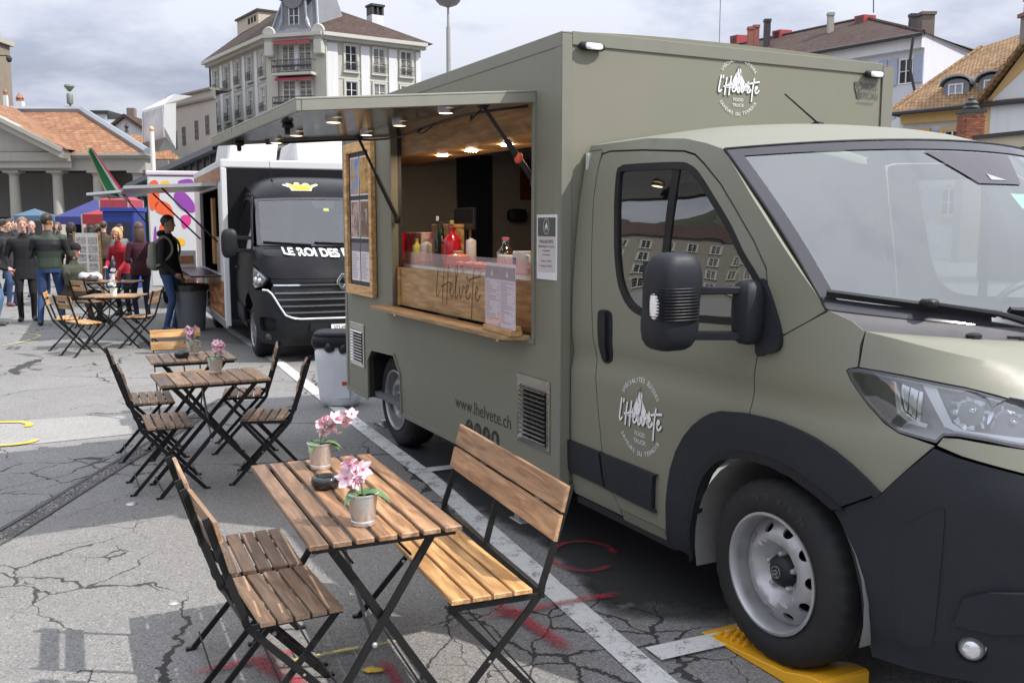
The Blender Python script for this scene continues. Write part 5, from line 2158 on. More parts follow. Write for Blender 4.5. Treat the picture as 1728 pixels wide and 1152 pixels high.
# paper notice on the flank
B = truck_thing('paper_notice', 'white paper notice in a clear sleeve taped right of the serving hatch', 'notice', -.135, -.004, 1.585)
m = MB()
m.box(-.105, .105, -.004, 0, -.165, .165)
sh_ = m.build('sleeve', plain('sleeve_white', (.66, .66, .68), .25), B)
MB().box(-.092, .092, -.0055, -.0045, .055, .150).build('header', plain('header_grey', (.065, .07, .065), .5), B)
MB().box(-.092, .092, -.0055, -.0045, -.125, .054).build('lower_sheet', plain('sheet_pinkgrey', (.50, .46, .46), .5), B)
m = MB()
fb = lambda u, v: (u, -.0068, v)
for i, (tx, sz_, z) in enumerate((('MALAKOFFS', .026, .020), ('DISPONIBLES À L\'ACHAT', .0155, -.002), ('à emporter', .017, -.022), ('prix de vente', .014, -.042), ('6 pièces   CHF 20', .015, -.075), ('12 pièces  CHF 38', .015, -.100))):
    put2d(m, text_geo(tx, sz_), fb, (0, z))
m.build('lettering', M_DECALB, B)
m = MB()
ring = [(.030 * math.cos(a), .105 + .038 * math.sin(a)) for a in [2 * math.pi * k / 24 for k in range(25)]]
ribbon(m, ring, .0025, fb, 1)
m.add([fb(-.016, .098), fb(.016, .098), fb(.002, .128)], [(0, 1, 2)])
put2d(m, text_geo('l\'Helvète', .012), fb, (0, .088))
m.build('crest', M_DECAL, B)

# double menu in a stand on the shelf
B = truck_thing('menu_stand', 'clear stand holding two printed menu sheets on a wooden block on the oak shelf', 'menu stand', -.515, -.075, 1.1125, R(-4))
m = MB()
m.box(-.20, .20, -.035, .035, 0, .030)
m.box(-.205, .205, -.008, .028, .030, .050)
m.build('block', M_OAK, B, None, .002)
for s_ in (-1, 1):
    m = MB()
    m.box(s_ * .108 - .104, s_ * .108 + .104, -.012, -.009, .030, .375)
    sh_ = m.build('sheet', plain('menu_sheet', (.63, .57, .60), .3), B)
    m = MB()
    m.box(s_ * .108 - .104, s_ * .108 + .104, -.0138, -.0128, .290, .360)
    m.build('header', plain('menu_header', (.22, .16, .17), .4), sh_)
    m = MB()
    fb2 = lambda u, v: (u + s_ * .108, -.0136, v)
    for i in range(20):
        z = .272 - i * .0112
        m.box(s_ * .108 - .09, s_ * .108 - .09 + random.choice((.05, .09, .14, .16)), -.0138, -.0128, z, z + .0042)
        if i % 3 == 0:
            m.box(s_ * .108 + .075, s_ * .108 + .095, -.0138, -.0128, z, z + .0042)
    m.build('print_line', plain('menu_print', (.30, .26, .30), .5), sh_)
    m = MB()
    m.add([(s_ * .108 - .02, -.0150, .308), (s_ * .108 + .02, -.0150, .308), (s_ * .108, -.0150, .345)], [(0, 1, 2)])
    m.build('crest', plain('crest_pale', (.6, .5, .5), .5), sh_)
m = MB()
m.box(-.216, .216, -.0175, -.0160, .028, .382)
m.build('acrylic', glass_mat('acrylic', (.97, .95, .97), .02, 0, .01, .12, .4), B)

CZ = 1.417


def bottle(name, label, cat, x, y, h, r, col, capc, mat=None, neck=.35, z=CZ, lab=None, group=None):
    t = truck_thing(name, label, cat, x, y, z, 0, group)
    m = MB()
    m.lathe([(0, .001), (r * .94, .0), (r, .006), (r, h * (1 - neck) * .92), (r * .9, h * (1 - neck)), (r * .38, h * (1 - neck * .62)), (r * .33, h * .93)], 20)
    m.build('body', mat or plain('bottle_body', col, .15, 0, .1, 20, 0, 60, .6), t, 40)
    m = MB()
    m.lathe([(r * .40, h * .91), (r * .42, h * .99), (r * .3, h), (0, h)], 14)
    m.build('cap', plain('bottle_cap', capc, .35), t, 40)
    if lab:
        m = MB()
        m.lathe([(r * 1.015, h * .12), (r * 1.015, h * .48)], 20)
        m.build('paper_label', plain('bottle_label', lab, .5), t, 40)
    return t


DKG = plain('dark_green_glass', (.012, .018, .010), .08, 0, .1, 20, 0, 60, .7)
bottle('wine_bottle', 'dark wine bottle with a gold neck, nearest the register on the counter', 'bottle', -2.06, .30, .31, .038, None, (.40, .30, .10), DKG, .42, lab=(.45, .40, .30))
bottle('wine_bottle', 'dark wine bottle with a black neck at the picture box on the counter', 'bottle', -2.20, .28, .30, .038, None, (.03, .03, .03), DKG, .42, lab=(.30, .05, .05))
bottle('oil_bottle', 'slim dark bottle with a steel pourer between the wine bottles', 'bottle', -2.13, .22, .34, .026, None, (.6, .6, .6), DKG, .45)
bottle('sauce_jug', 'stout red jug on the counter beside the wooden box', 'jug', -1.92, .24, .27, .062, (.42, .010, .018), (.30, .01, .012), None, .30)
bottle('pepper_mill', 'dark mill with a white top behind the glass guard', 'mill', -2.30, .20, .19, .045, (.42, .40, .36), (.55, .50, .40), None, .25, lab=(.55, .50, .38))
bottle('yellow_bottle', 'small yellow sauce bottle beside the printed bag at the hatch', 'bottle', -2.48, .20, .18, .035, (.55, .48, .10), (.4, .35, .05), None, .3)
bottle('soda_bottle', 'clear plastic bottle with a pink cap at the right of the hatch', 'bottle', -1.115, .25, .205, .058, None, (.62, .16, .22), glass_mat('pet', (.72, .76, .75), .12), .42)
bottle('paper_roll', 'white paper roll beside the red jug on the counter', 'roll', -1.78, .32, .19, .036, (.62, .60, .60), (.62, .60, .60), None, .06)
bottle('orange_jar', 'orange tinted jar behind the glass guard', 'jar', -1.66, .17, .11, .075, (.62, .25, .14), (.55, .5, .42), None, .25)
t = truck_thing('coffee_mug', 'white mug with a blue emblem at the right end of the counter', 'mug', -.84, .22, CZ)
m = MB()
m.lathe([(0, .0), (.052, 0), (.056, .006), (.056, .125), (.052, .128), (.050, .12), (.050, .02)], 22)
m.build('body', plain('mug_glaze', (.70, .69, .68), .2), t, 35)
m = MB()
m.tube([(.055 + .0, 0, .03), (.095, 0, .04), (.10, 0, .07), (.095, 0, .10), (.055, 0, .105)], .007, 8)
m.build('handle', plain('mug_glaze2', (.70, .69, .68), .2), t, 50)
m = MB()
m.lathe([(.0568, .05), (.0568, .09)], 22)
m.f = m.f[12:18]
m.build('emblem', plain('blue_print', (.03, .06, .20), .4), t)
t = truck_thing('cardboard_box', 'small white box beside the mug on the counter', 'box', -.99, .20, CZ)
MB().box(-.06, .06, -.04, .04, 0, .10).build('carton', plain('white_card', (.66, .65, .64), .5), t, None, .003)
t = truck_thing('wooden_crate', 'pale wooden box with a lid standing above the bottles at the hatch', 'crate', -2.25, .38, CZ)
m = MB()
m.box(-.15, .15, -.09, .09, 0, .255)
m.build('body', W_PALE, t, None, .003)
m = MB()
m.box(-.155, .155, -.095, .095, .257, .285)
m.build('lid', W_PALE, t, None, .003)
t = truck_thing('red_cabinet', 'bright red cabinet at the left end of the serving counter', 'cabinet', -2.98, .30, CZ)
m = MB()
m.box(-.20, .20, -.16, .20, 0, .22)
m.build('body', plain('red_enamel', (.42, .006, .012), .25), t, None, .006)
MB().box(-.19, .19, -.166, -.161, .02, .20).build('front_panel', plain('red_enamel2', (.34, .005, .010), .2), t)
t = truck_thing('printed_bag', 'big printed paper bag with a picture in pink and blue at the hatch', 'bag', -2.62, .30, CZ)
m = MB()
m.box(-.16, .16, -.07, .07, 0, .225)
m.build('body', print_mat('bag_print', 3, ((.06, .07, .22), (.42, .10, .18), (.60, .38, .34), (.50, .30, .26), (.10, .10, .24)), 6), t, None, .006)
t = truck_thing('till_screen', 'black till screen on a stand behind the bottles', 'till', -2.10, .42, CZ)
m = MB()
m.box(-.17, .17, -.012, .012, .245, .40)
m.build('screen', plain('screen_black', (.010, .011, .014), .2), t, None, .005)
m = MB()
m.tube([(0, .01, 0), (0, .01, .26)], .018, 8)
m.lathe([(0, .012), (.09, .010), (.09, 0)], 18)
m.build('stand', M_BLK, t)
t = truck_thing('wall_phone', 'small black device hanging on the rear wall inside the hatch', 'device', -3.50, 1.56, 1.78)
m = MB()
m.rbox((0, 0, 0), .05, .09, .06, 4, 12, 8)
m.build('body', M_BLK, t, 40)
# rolls of pink napkins under the guard
t = truck_thing('napkin_tray', 'low tray of pink wrapped snacks behind the glass guard', 'tray', -1.25, .16, CZ)
m = MB()
m.box(-.33, .33, -.08, .08, 0, .012)
m.build('tray', M_INOX, t)
me = MB().rbox((0, 0, .030), .055, .024, .018, 3, 10, 6).mesh('wrapper', plain('pink_wrapper', (.62, .30, .32), .35), 40)
for i in range(5):
    for j in range(2):
        inst(me, 'wrapper', t, (-.26 + i * .13, -.04 + j * .08, .0), (0, 0, random.uniform(-.2, .2)))
# ------------------------------------------------------------------ the black food truck
V_LOC = (-3.40067758, 12.2405449, 0)
V_ROT = R(23.1 - 90)
BV = thing('food_truck', 'black food truck with a gold crown on its roof and white box body behind', 'food truck', V_LOC, V_ROT)
VY = 1.03
VS = Shell(VY, .18, .74, 3.6, [(.25, .06), (.5, .02), (.9, .0), (1.2, .02), (1.5, .05), (1.8, .09), (2.1, .14), (2.4, .22)],
           [(.2, .10), (.35, .03), (.55, .0), (.8, .01), (1.0, .05), (1.1, .10), (1.2, .17), (1.3, .28), (1.4, .42), (1.5, .60)], .02)
VE = VS.end
M_VB = paint('black_paint', (.009, .009, .011), .32, .08, .03, .12)
M_VB.node_tree.nodes['Principled BSDF'].inputs['Specular IOR Level'].default_value = .10
M_VW = plain('white_panel', (.56, .565, .57), .35, 0, .06, 2)


def vspan(outer):
    k = [i for i, p in enumerate(outer) if p[0] >= VE - 1e-4]
    rest = outer[k[-1] + 1:] + outer[:k[0]]
    return outer[:k[0]] + [(2 * VE - p[0], p[1]) for p in reversed(rest)] + outer[k[-1] + 1:]


def vpatch(name, outer, mat, off=0.0, holes=(), span=False, h=.07, thick=.012, parents=None, smooth=30):
    m = MB()
    if span:
        holes = list(holes) + [[(2 * VE - p[0], p[1]) for p in reversed(q)] for q in holes]
        m.patch(vspan(outer), VS.off(off), holes, h, thick)
        return m.build(name, mat, parents[0] if parents else BV, smooth)
    m.patch(outer, VS.off(off), holes, h, thick)
    parents = parents or (BV, BV)
    o1 = m.build(name, mat, parents[0], smooth)
    m2 = MB()
    m2.add([(p[0], 2 * VY - p[1], p[2]) for p in m.v], [tuple(reversed(f)) for f in m.f])
    return o1, m2.build(name, mat, parents[1], smooth)


def S_(x):
    return x  # u equals x on the straight side


VAR = [(-.44, .28), (-.43, .42), (-.39, .56), (-.31, .68), (-.20, .755), (-.05, .79), (.10, .775), (.24, .72), (.34, .62), (.41, .48), (.43, .34)]
vwin = sm2([(-1.02, 1.98), (-1.05, 1.50), (-1.00, 1.36), (-.30, 1.34), (.10, 1.40), (-.02, 1.60), (-.28, 1.92), (-.36, 1.99), (-.7, 2.02)], 3)
VD = vpatch('door', [(-1.16, .34), (-.46, .34)] + [(p[0] - .02, p[1] + .03) for p in VAR[1:5]] + [(.02, .84), (.16, 1.02), (.22, 1.30), (.16, 1.44), (.0, 1.68), (-.26, 2.0), (-.36, 2.06), (-1.0, 2.09), (-1.16, 2.07)], M_VB, 0, [vwin], h=.07)
m = MB()
m.patch(offpoly(vwin, .012), VS.off(-.012), (), .14, 0)
pair_ = m.build('window', M_SGLASS, VD[0], 60)
m2 = MB()
m2.add([(p[0], 2 * VY - p[1], p[2]) for p in m.v], [tuple(reversed(f)) for f in m.f])
m2.build('window', M_SGLASS, VD[1], 60)
m = MB()
m.rbox((-.98, -.012, 1.12), .07, .012, .016, 3, 10, 6)
m.build('handle', M_BLK, VD[0], 40)
vpatch('front_wing', [(.03, .835), (.12, .80), (.26, .745), (.36, .66), (.44, .80), (.50, .90), (.40, .955), (.36, 1.02), (.33, 1.16), (.35, 1.20), (.36, 1.30), (.30, 1.42), (.23, 1.44), (.23, 1.30), (.17, 1.02)], M_VB, 0, h=.05)
vpatch('side_moulding', [(-1.14, .42), (-.50, .42), (-.45, .62), (-1.14, .64)], M_BLK, .015)
vb = vpatch('bumper', [(.37, .655), (.44, .79), (.51, .895), (.62, .90), (.78, .90), (.86, .86), (.93, .72), (1.00, .60), (1.16, .545), (VE, .545), (VE, .21), (1.0, .215), (.55, .25), (.45, .30), (.43, .45)], M_BLK, .012, [sm2([(.62, .42), (.66, .395), (.86, .40), (.88, .56), (.66, .57), (.62, .54)], 2)], True, .05, .05)
vpatch('air_intake', [(.60, .38), (.90, .38), (.90, .58), (.60, .58)], M_GAP, -.05, parents=(vb, vb))
m = MB()
for s_ in (0, 1):
    m = MB()
    p = Vector(VS(.76, .33, .0))
    if s_:
        p.y = 2 * VY - p.y
    m.rbox(p, .04, .05, .045, 2, 12, 8)
    m.build('fog_lamp', plain('van_fog', (.05, .05, .055), .15, .2), vb, 40)
vpatch('lower_grille', [(1.10, .30), (VE, .30), (VE, .235), (1.02, .235)], M_GAP, .016, span=True, parents=(vb,))
gr_o = [(.80, .885), (.86, .845), (.94, .71), (1.01, .60), (1.16, .555), (VE, .555), (VE, .985), (.83, .985)]
vg = vpatch('grille', gr_o, plain('grille_black', (.010, .010, .011), .4), -.02, span=True)
m = MB()
m.tube([VS(u, z, .012) for u, z in [(.70, .905), (.78, .90), (.84, .86), (.885, .80), (.94, .71), (1.01, .60), (1.08, .57), (1.18, .552), (VE, .550)]], .013, 6)
m.tube([(p[0], 2 * VY - p[1], p[2]) for p in [VS(u, z, .012) for u, z in [(.70, .905), (.78, .90), (.84, .86), (.885, .80), (.94, .71), (1.01, .60), (1.08, .57), (1.18, .552), (VE, .550)]]], .013, 6)
m.build('grille_surround', M_CHROME, vg, 50)
for i, z in enumerate((.62, .70, .78, .86, .955)):
    u0 = (1.02, .97, .92, .88, .86)[i]
    m = MB()
    m.patch(vspan([(u0, z), (VE, z), (VE, z + .018), (u0 - .01, z + .018)]), VS.off(.010), (), .09, .02)
    m.build('grille_bar', M_CHROME if i == 4 else plain('bar_grey', (.20, .20, .21), .3, .6), vg, 40)
vpatch('nose_panel', [(.82, .990), (VE, .990), (VE, 1.035), (.80, 1.035)], M_VB, 0, span=True)
# hood
VK = lambda u: 1.325 - .10 * max(0, (u - .38) / (VE - .38)) ** .8


def vfr(a, b):
    u = .355 + (VE - .355) * a
    z0 = lerp_t([(.355, 1.20), (.42, 1.20), (.62, 1.135), (.80, 1.045), (1.0, 1.040), (VE, 1.040)], u)
    z1 = lerp_t([(.355, 1.33), (.5, 1.34), (.8, 1.30), (VE, 1.27)], u)
    return VS(u, z0 * (1 - b) + z1 * b)


vh = Vector(VS(.355, 1.42))


def vtop(a, b):
    k = Vector(vfr(a, 1))
    y = vh.y + (VY - vh.y) * (a * .3 + .7 * max(0, (k.y - vh.y) / (VY - vh.y)))
    t = (y - vh.y) / (VY - vh.y)
    r = Vector((.27 + .14 * (1 - (1 - t) ** 2), y, 1.425 - .02 * t))
    p = k.lerp(r, b)
    p.z += .015 * math.sin(math.pi * b)
    return p


m = MB()
m.grid(vfr, 24, 3)
m.grid(vtop, 24, 6)
m.mirror_y(VY)
vhd = m.build('hood', M_VB, BV, 30, weld=.003)
# windscreen
wB, wT = Vector((.24, .10, 1.44)), Vector((-.36, .17, 2.03))


def vws(b, t, off=0.0):
    a = Vector((wB.x + .16 * (1 - abs(b) ** 2.4), VY + b * (VY - wB.y), wB.z - .015 * (1 - b * b)))
    c = Vector((wT.x + .16 * (1 - abs(b) ** 2.4), VY + b * (VY - wT.y), wT.z + .025 * (1 - b * b)))
    return a.lerp(c, t) + Vector((.7, b * .2, .7)).normalized() * off


m = MB()
m.grid(lambda a, b: vws(2 * a - 1, b), 24, 8)
vw = m.build('windscreen', glass_mat('van_screen', (.72, .80, .79), .06, .02, .01, .9, 1.0), BV, 60)
m = MB()
for a0, a1, t0, t1 in ((-1, 1, 0, .06), (-1, 1, .95, 1), (-1, -.95, .06, .95), (.95, 1, .06, .95)):
    m.grid(lambda a, b: vws(a0 + (a1 - a0) * a, t0 + (t1 - t0) * b, .004), 24 if a1 - a0 > 1 else 1, 1 if a1 - a0 > 1 else 8)
m.build('frit_border', M_FRIT, vw)
m = MB()
m.patch([(-.18, .93), (.18, .93), (.14, .78), (-.14, .78)], lambda a, b: vws(-a, b, -.004), (), .1, 0)
m.build('mirror_mount', M_BLK, vw)
m = MB()
m.patch([(-.06, .72), (.02, .72), (.02, .78), (-.06, .78)], lambda a, b: vws(-a, b, -.006), (), .1, 0)
m.build('sticker', plain('sticker_yellow', (.6, .62, .08), .5), vw)
for b0, b1 in ((-.92, -.30), (-.25, .45)):
    m = MB()
    P = [vws(b0 + (b1 - b0) * i / 8, .055 - .05 * i / 8, .02) for i in range(9)]
    for i in range(8):
        m.bar(P[i], P[i + 1], .015, .02, (.6, 0, .8))
    m.build('wiper', M_BLK, BV)
m = MB()
m.add([(.40, .16, 1.405), (.40, 1.90, 1.405), (.22, 1.96, 1.44), (.22, .10, 1.44)] + [(.45, VY, 1.40)], [(0, 1, 2, 3), (4, 1, 0)])
m.build('cowl', M_BLK, BV)
# pillar and high roof
vpatch('windscreen_pillar', [(.235, 1.435), (.20, 1.45), (.03, 1.69), (-.24, 2.02), (-.36, 2.075), (-1.18, 2.10), (-1.18, 2.14), (-.42, 2.12), (-.34, 2.045), (-.02, 1.74), (.24, 1.465)], M_VB, 0, h=.05)


def vroof(a, b):
    s_ = 2 * b - 1
    t = a
    xf = wT.x + .16 * (1 - abs(s_) ** 2.4) - .02
    q = math.pi / 2 * t
    x = xf - .62 * (1 - math.cos(q)) - .30 * t
    z = wT.z + .03 + .30 * math.sin(q) - .14 * abs(s_) ** 5
    y = VY + s_ * (VY - .16 - .02 * t)
    return (x, y, z)


m = MB()
m.grid(vroof, 14, 24)
for s_ in (0, 1):
    m.grid(lambda a, b: (lambda p: (p[0], p[1], p[2] * (1 - b) + 2.10 * b))(vroof(a, s_)), 14, 2)
rf = m.build('cab_roof', M_VB, BV, 50)
m = MB()
m.tube([vroof(.62, .17), Vector(vroof(.62, .17)) + Vector((.0, -.03, .28))], .004, 6)
m.ball(vroof(.62, .17), .02, .02, .025, 8, 6)
m.build('aerial', M_BLK, BV)
# crown emblem on the roof front
m = MB()
CRW = [(-.215, .075), (-.14, .0), (-.125, -.075), (.10, -.080), (.125, .0), (.205, .07), (.19, .105), (.10, .055), (.085, .118), (.045, .125), (.0, .055), (-.02, .14), (-.06, .14), (-.09, .06), (-.14, .125), (-.17, .12), (-.165, .06), (-.20, .105)]


def crn(off):
    def f(u, v):
        t = .22 + .26 * (v + .08) / .22 * .62
        b = .5 + (u - .235) / (2 * .86)
        p = Vector(vroof(t, b))
        q = Vector((.85, 0, .5)) * off
        return p + q
    return f


def flat_poly(mb, poly, fn):
    tri = geometry.tessellate_polygon([[Vector((p[0], p[1], 0)) for p in poly]])
    mb.add([fn(*p) for p in poly], [tuple(t) for t in tri])


flat_poly(m, [(p[0] * 1.12, p[1] * 1.75) for p in CRW], crn(.006))
cw_ = m.build('crown_outline', M_DECAL, BV)
m = MB()
flat_poly(m, [(p[0] * .94, p[1] * 1.40 - .006) for p in CRW], crn(.010))
m.build('crown', plain('crown_gold', (.78, .42, .035), .4, 0, .35, 14), cw_)
m = MB()
for st in ([(-.12, .0), (-.03, .055), (.03, .0), (.09, .06)], [(-.11, -.05), (.09, -.055)]):
    ribbon(m, st, .012, crn(.013), 4)
m.build('crown_shading', plain('crown_orange', (.72, .22, .02), .4), cw_)
# lettering on the hood
m = MB()
g_ = text_geo('LE ROI DES BURGERS', 1.0, .035)
wd = max(p[0] for p in g_[0]) - min(p[0] for p in g_[0])


def hoodtx(u, v):
    a_ = max(0.0, min(1, 1 - abs(u) / .86))
    k_ = Vector(vtop(a_, 0))
    r_ = Vector(vtop(a_, 1))
    t = .42 + v / max(.05, (r_ - k_).length) * 1.0
    p = k_.lerp(r_, max(0, min(1, t)))
    p.y = VY + u
    return p + Vector((.012, 0, .016))


put2d(m, g_, hoodtx, (0, -.10), 1.32 / wd, .30)
m.build('lettering', M_DECAL, vhd)
# diamond badge
m = MB()
bx = Vector(VS(VE, 1.0, .03))
for k, (ow, oh) in enumerate(((.068, .092),)):
    o = [(0, oh), (ow, 0), (0, -oh), (-ow, 0)]
    for i in range(4):
        a, b = o[i], o[(i + 1) % 4]
        m.bar((bx.x, bx.y + a[0], bx.z + a[1]), (bx.x, bx.y + b[0], bx.z + b[1]), .03, .026, (1, 0, 0))
m.build('badge', M_CHROME, BV, None, .003)
# number plate
m = MB()
px_ = VS(VE, .45, .02)[0]
m.box(px_, px_ + .012, VY - .165, VY + .165, .395, .475)
pl = m.build('number_plate', plain('plate_white', (.70, .70, .69), .4), BV)
m = MB()
put2d(m, text_geo('VD·498 632', .072), lambda u, v: (px_ + .0135, VY + .01 + u, .410 + v), (0, 0), .80, 1)
m.build('lettering', M_DECALB, pl)
m = MB()
m.box(px_ - .01, px_ + .004, VY - .42, VY - .20, .40, .50)
m.build('tow_cover', M_BLK, BV)
# headlamps
vhl = [(.345, 1.165), (.37, 1.185), (.46, 1.165), (.60, 1.12), (.72, 1.055), (.735, 1.03), (.66, .945), (.56, .925), (.51, .915), (.42, .955), (.375, 1.03)]
for s_ in (0, 1):
    def mr(f):
        return f if not s_ else (lambda u, v: (lambda p: (p[0], 2 * VY - p[1], p[2]))(f(u, v)))
    m = MB()
    m.patch(vhl, mr(VS.off(-.035)), (), .06, 0)
    m.patch(vhl, mr(VS.off(.002)), [offpoly(vhl, .010)], .06, .04)
    hl = m.build('headlight', plain('lamp_bowl2', (.05, .05, .055), .2), BV, 40)
    m = MB()
    m.patch(offpoly(vhl, .006), mr(VS.off(.004)), (), .06, 0)
    m.build('cover_glass', M_LENS, hl, 60)
    m = MB()
    for u, z, q in ((.50, 1.02, .045), (.60, 1.01, .042), (.55, 1.075, .03)):
        m = MB()
        m.rbox(mr(VS.off(-.02))(u, z), q, q, q, 2, 12, 8)
        m.build('reflector', plain('van_reflector', (.75, .76, .8), .1, .9, .2, 50), hl, 40)
    m = MB()
    m.patch([(.375, 1.165), (.40, 1.165), (.44, .985), (.50, .945), (.57, .945), (.565, .928), (.49, .925), (.41, .97)], mr(VS.off(.0)), (), .05, .01)
    m.patch([(.42, 1.160), (.60, 1.108), (.70, 1.052), (.69, 1.040), (.59, 1.09), (.42, 1.142)], mr(VS.off(.0)), (), .05, .01)
    m.build('light_guide', plain('van_guide', (.85, .86, .88), .2), hl)
wheel(BV, (0, .06 + .105, .345), .345, .215, .215, 'alloy', R(12))
wheel(BV, (0, 2 * VY - .165, .345), .345, .215, .215, 'alloy', R(50))
wheel(BV, (-3.9, .06, .345), .345, .215, .215, 'steel', R(5))
wheel(BV, (-3.9, 2 * VY - .06, .345), .345, .215, .215, 'steel', R(5))
m = MB()
m.box(-5.2, .3, .35, 1.7, .28, .50)
m.box(-1.3, .5, .25, 1.80, .3, .75)
m.build('chassis', M_GAP, BV)
# mirror
m = MB()
m.rbox((-.05, -.20, 1.46), .07, .105, .185, 3.6, 18, 14)
mi = m.build('door_mirror', M_BLK, BV, 50)
m = MB()
for z in (1.53, 1.37):
    m = MB()
    m.bar((-.02, -.12, z), (.06, .08, z), .05, .045)
    m.build('mirror_arm', M_BLK, mi, None, .004)
m = MB()
m.rbox((-.05, 2 * VY + .20, 1.46), .07, .105, .185, 3.6, 18, 14)
m.bar((-.02, 2 * VY + .12, 1.45), (.06, 2 * VY - .08, 1.45), .05, .06)
m.build('door_mirror', M_BLK, BV, 50)
# interior
for y in (.50, 1.56):
    m = MB()
    m.rbox((-.95, y, 1.25), .09, .24, .40, 4, 14, 10)
    st = m.build('backrest', M_SEATF, BV, 50)
    m = MB()
    m.rbox((-1.0, y, 1.74), .055, .14, .10, 3.5, 12, 8)
    m.build('headrest', M_SEATF, st, 50)
m = MB()
m.box(-.1, .2, .12, 1.94, 1.05, 1.36)
m.box(-1.2, .3, .1, 1.96, .45, .5)
m.build('dashboard', M_DASH, BV)
m = MB()
m.grid(lambda a, b: vws(.25 + .28 * a, .06 + .05 * b, -.02), 1, 1)
m.build('paper_sheet', M_PAPER, BV)
# box body
X1, X0, Y0, Y1, Z0, Z1 = -1.28, -5.55, -.14, 2.20, .30, 2.58
wood_panel = wood('plank_print', (.20, .075, .028), (.42, .20, .085), .35, .5)
HO = (-4.55, -1.75, .98, 2.22)
m = MB()
m.patch([(X0, Z0), (-4.35, Z0), (-4.3, .62), (-3.5, .62), (-3.45, Z0), (X1, Z0), (X1, Z1), (X0, Z1)], lambda u, v: (u, Y0, v), [[(HO[0], HO[2]), (HO[1], HO[2]), (HO[1], HO[3]), (HO[0], HO[3])]], .5, .05)
m.build('side_wall', M_VW, BV)
m = MB()
m.box(X0, X1, Y1 - .05, Y1, Z0, Z1)
m.build('side_wall', M_VW, BV)
m = MB()
m.box(X0, X0 + .05, Y0 + .002, Y1 - .052, Z0, Z1)
m.build('rear_wall', M_VW, BV)
m = MB()
m.box(X1 - .05, X1 - .004, Y0 + .052, Y1 - .052, Z0 + .06, Z1 - .1)
m.build('front_wall', plain('black_front_panel', (.010, .010, .011), .45, 0, .1, 6, 0, 60, .15), BV)
m = MB()
m.box(X0, X1 + .004, Y0 - .004, Y1 + .004, Z1 - .10, Z1 + .02)
m.build('roof_rim', M_VW, BV, None, .02, seg=2)
m = MB()
m.box(X1 - .07, X1 + .006, Y0 - .006, Y0 + .075, Z0 - .03, Z1 - .1)
m.build('corner_post', M_VW, BV, None, .012)
m = MB()
m.box(X1 - .07, X1 + .006, Y1 - .075, Y1 + .006, Z0 - .03, Z1 - .1)
m.build('corner_post', M_VW, BV, None, .012)
m = MB()
m.box(X0, X1, Y0 - .008, Y0 + .03, Z0 - .05, Z0 + .05)
m.build('bottom_rail', M_ALU, BV)
m = MB()
for a, b in ((-3.40, -1.42), (-5.45, -4.40)):
    m = MB()
    m.box(a, b, Y0 - .008, Y0 - .002, .37, .90)
    m.build('plank_panel', wood_panel, BV)
m = MB()
m.box(-5.45, -1.42, Y0 - .008, Y0 - .002, 2.30, 2.50)
m.build('plank_panel', wood_panel, BV)
m = MB()
m.box(HO[0] - .1, HO[1] + .06, Y0 - .42, Y0 - .004, .945, .975)
m.build('counter_shelf', plain('black_shelf', (.015, .015, .016), .3), BV, None, .006)
m = MB()
m.box(X0 + .06, X1 - .06, Y1 - .1, Y1 - .06, .4, 2.5)
m.box(X0 + .055, X0 + .06, Y0 + .06, Y1 - .1, .4, 2.5)
m.box(X0 + .06, X1 - .06, Y0 + .06, Y1 - .1, .42, .46)
m.build('inner_lining', plain('dark_interior', (.03, .028, .026), .6), BV)
m = MB()
m.box(-4.4, -1.9, .62, .66, 1.75, 1.78)
sh_ = m.build('shelf', plain('shelf_brown', (.12, .07, .04), .6), BV)
for i in range(12):
    m = MB()
    x = -4.3 + i * .2
    m.lathe([(0, 0), (.045, 0), (.045, .14), (.02, .2), (.018, .26), (0, .26)], 8, (x, .64, 1.782))
    m.build('bottle', plain('van_bottle', random.choice(((.25, .05, .04), (.05, .06, .05), (.4, .3, .2), (.12, .08, .05))), .3), sh_, 40)
m = MB()
m.box(-3.0, -2.7, Y0 + .02, Y0 + .06, 1.1, 2.1)
m.build('hanging_sign', plain('tan_sign', (.42, .22, .08), .5), BV)
m = MB()
m.box(-2.35, -1.80, Y0 + .02, Y0 + .10, .98, 1.52)
m.build('leopard_screen', print_mat('spotted_print', 4, ((.03, .03, .03), (.5, .45, .42), (.06, .05, .05), (.55, .5, .48)), 16), BV)
# hatch flap, stays
m = MB()
c0, c1 = (HO[0], Y0 - .01, 2.26), (HO[1] + .02, Y0 - .01, 2.26)
m.add([(HO[0], Y0 - .01, 2.25), (HO[1], Y0 - .01, 2.25), (HO[1], Y0 - 1.25, 2.19), (HO[0], Y0 - 1.25, 2.19), (HO[0], Y0 - .01, 2.30), (HO[1], Y0 - .01, 2.30), (HO[1], Y0 - 1.25, 2.23), (HO[0], Y0 - 1.25, 2.23)],
      [(0, 1, 2, 3), (7, 6, 5, 4), (4, 5, 1, 0), (5, 6, 2, 1), (6, 7, 3, 2), (7, 4, 0, 3)])
fl = m.build('awning', plain('flap_grey', (.32, .33, .34), .4, .2), BV)
for x in (HO[0] + .1, HO[1] - .08):
    m = MB()
    m.tube([(x, Y0 - .75, 2.21), (x, Y0 - .02, 1.45)], .014, 8)
    m.build('gas_stay', M_BLK, fl)
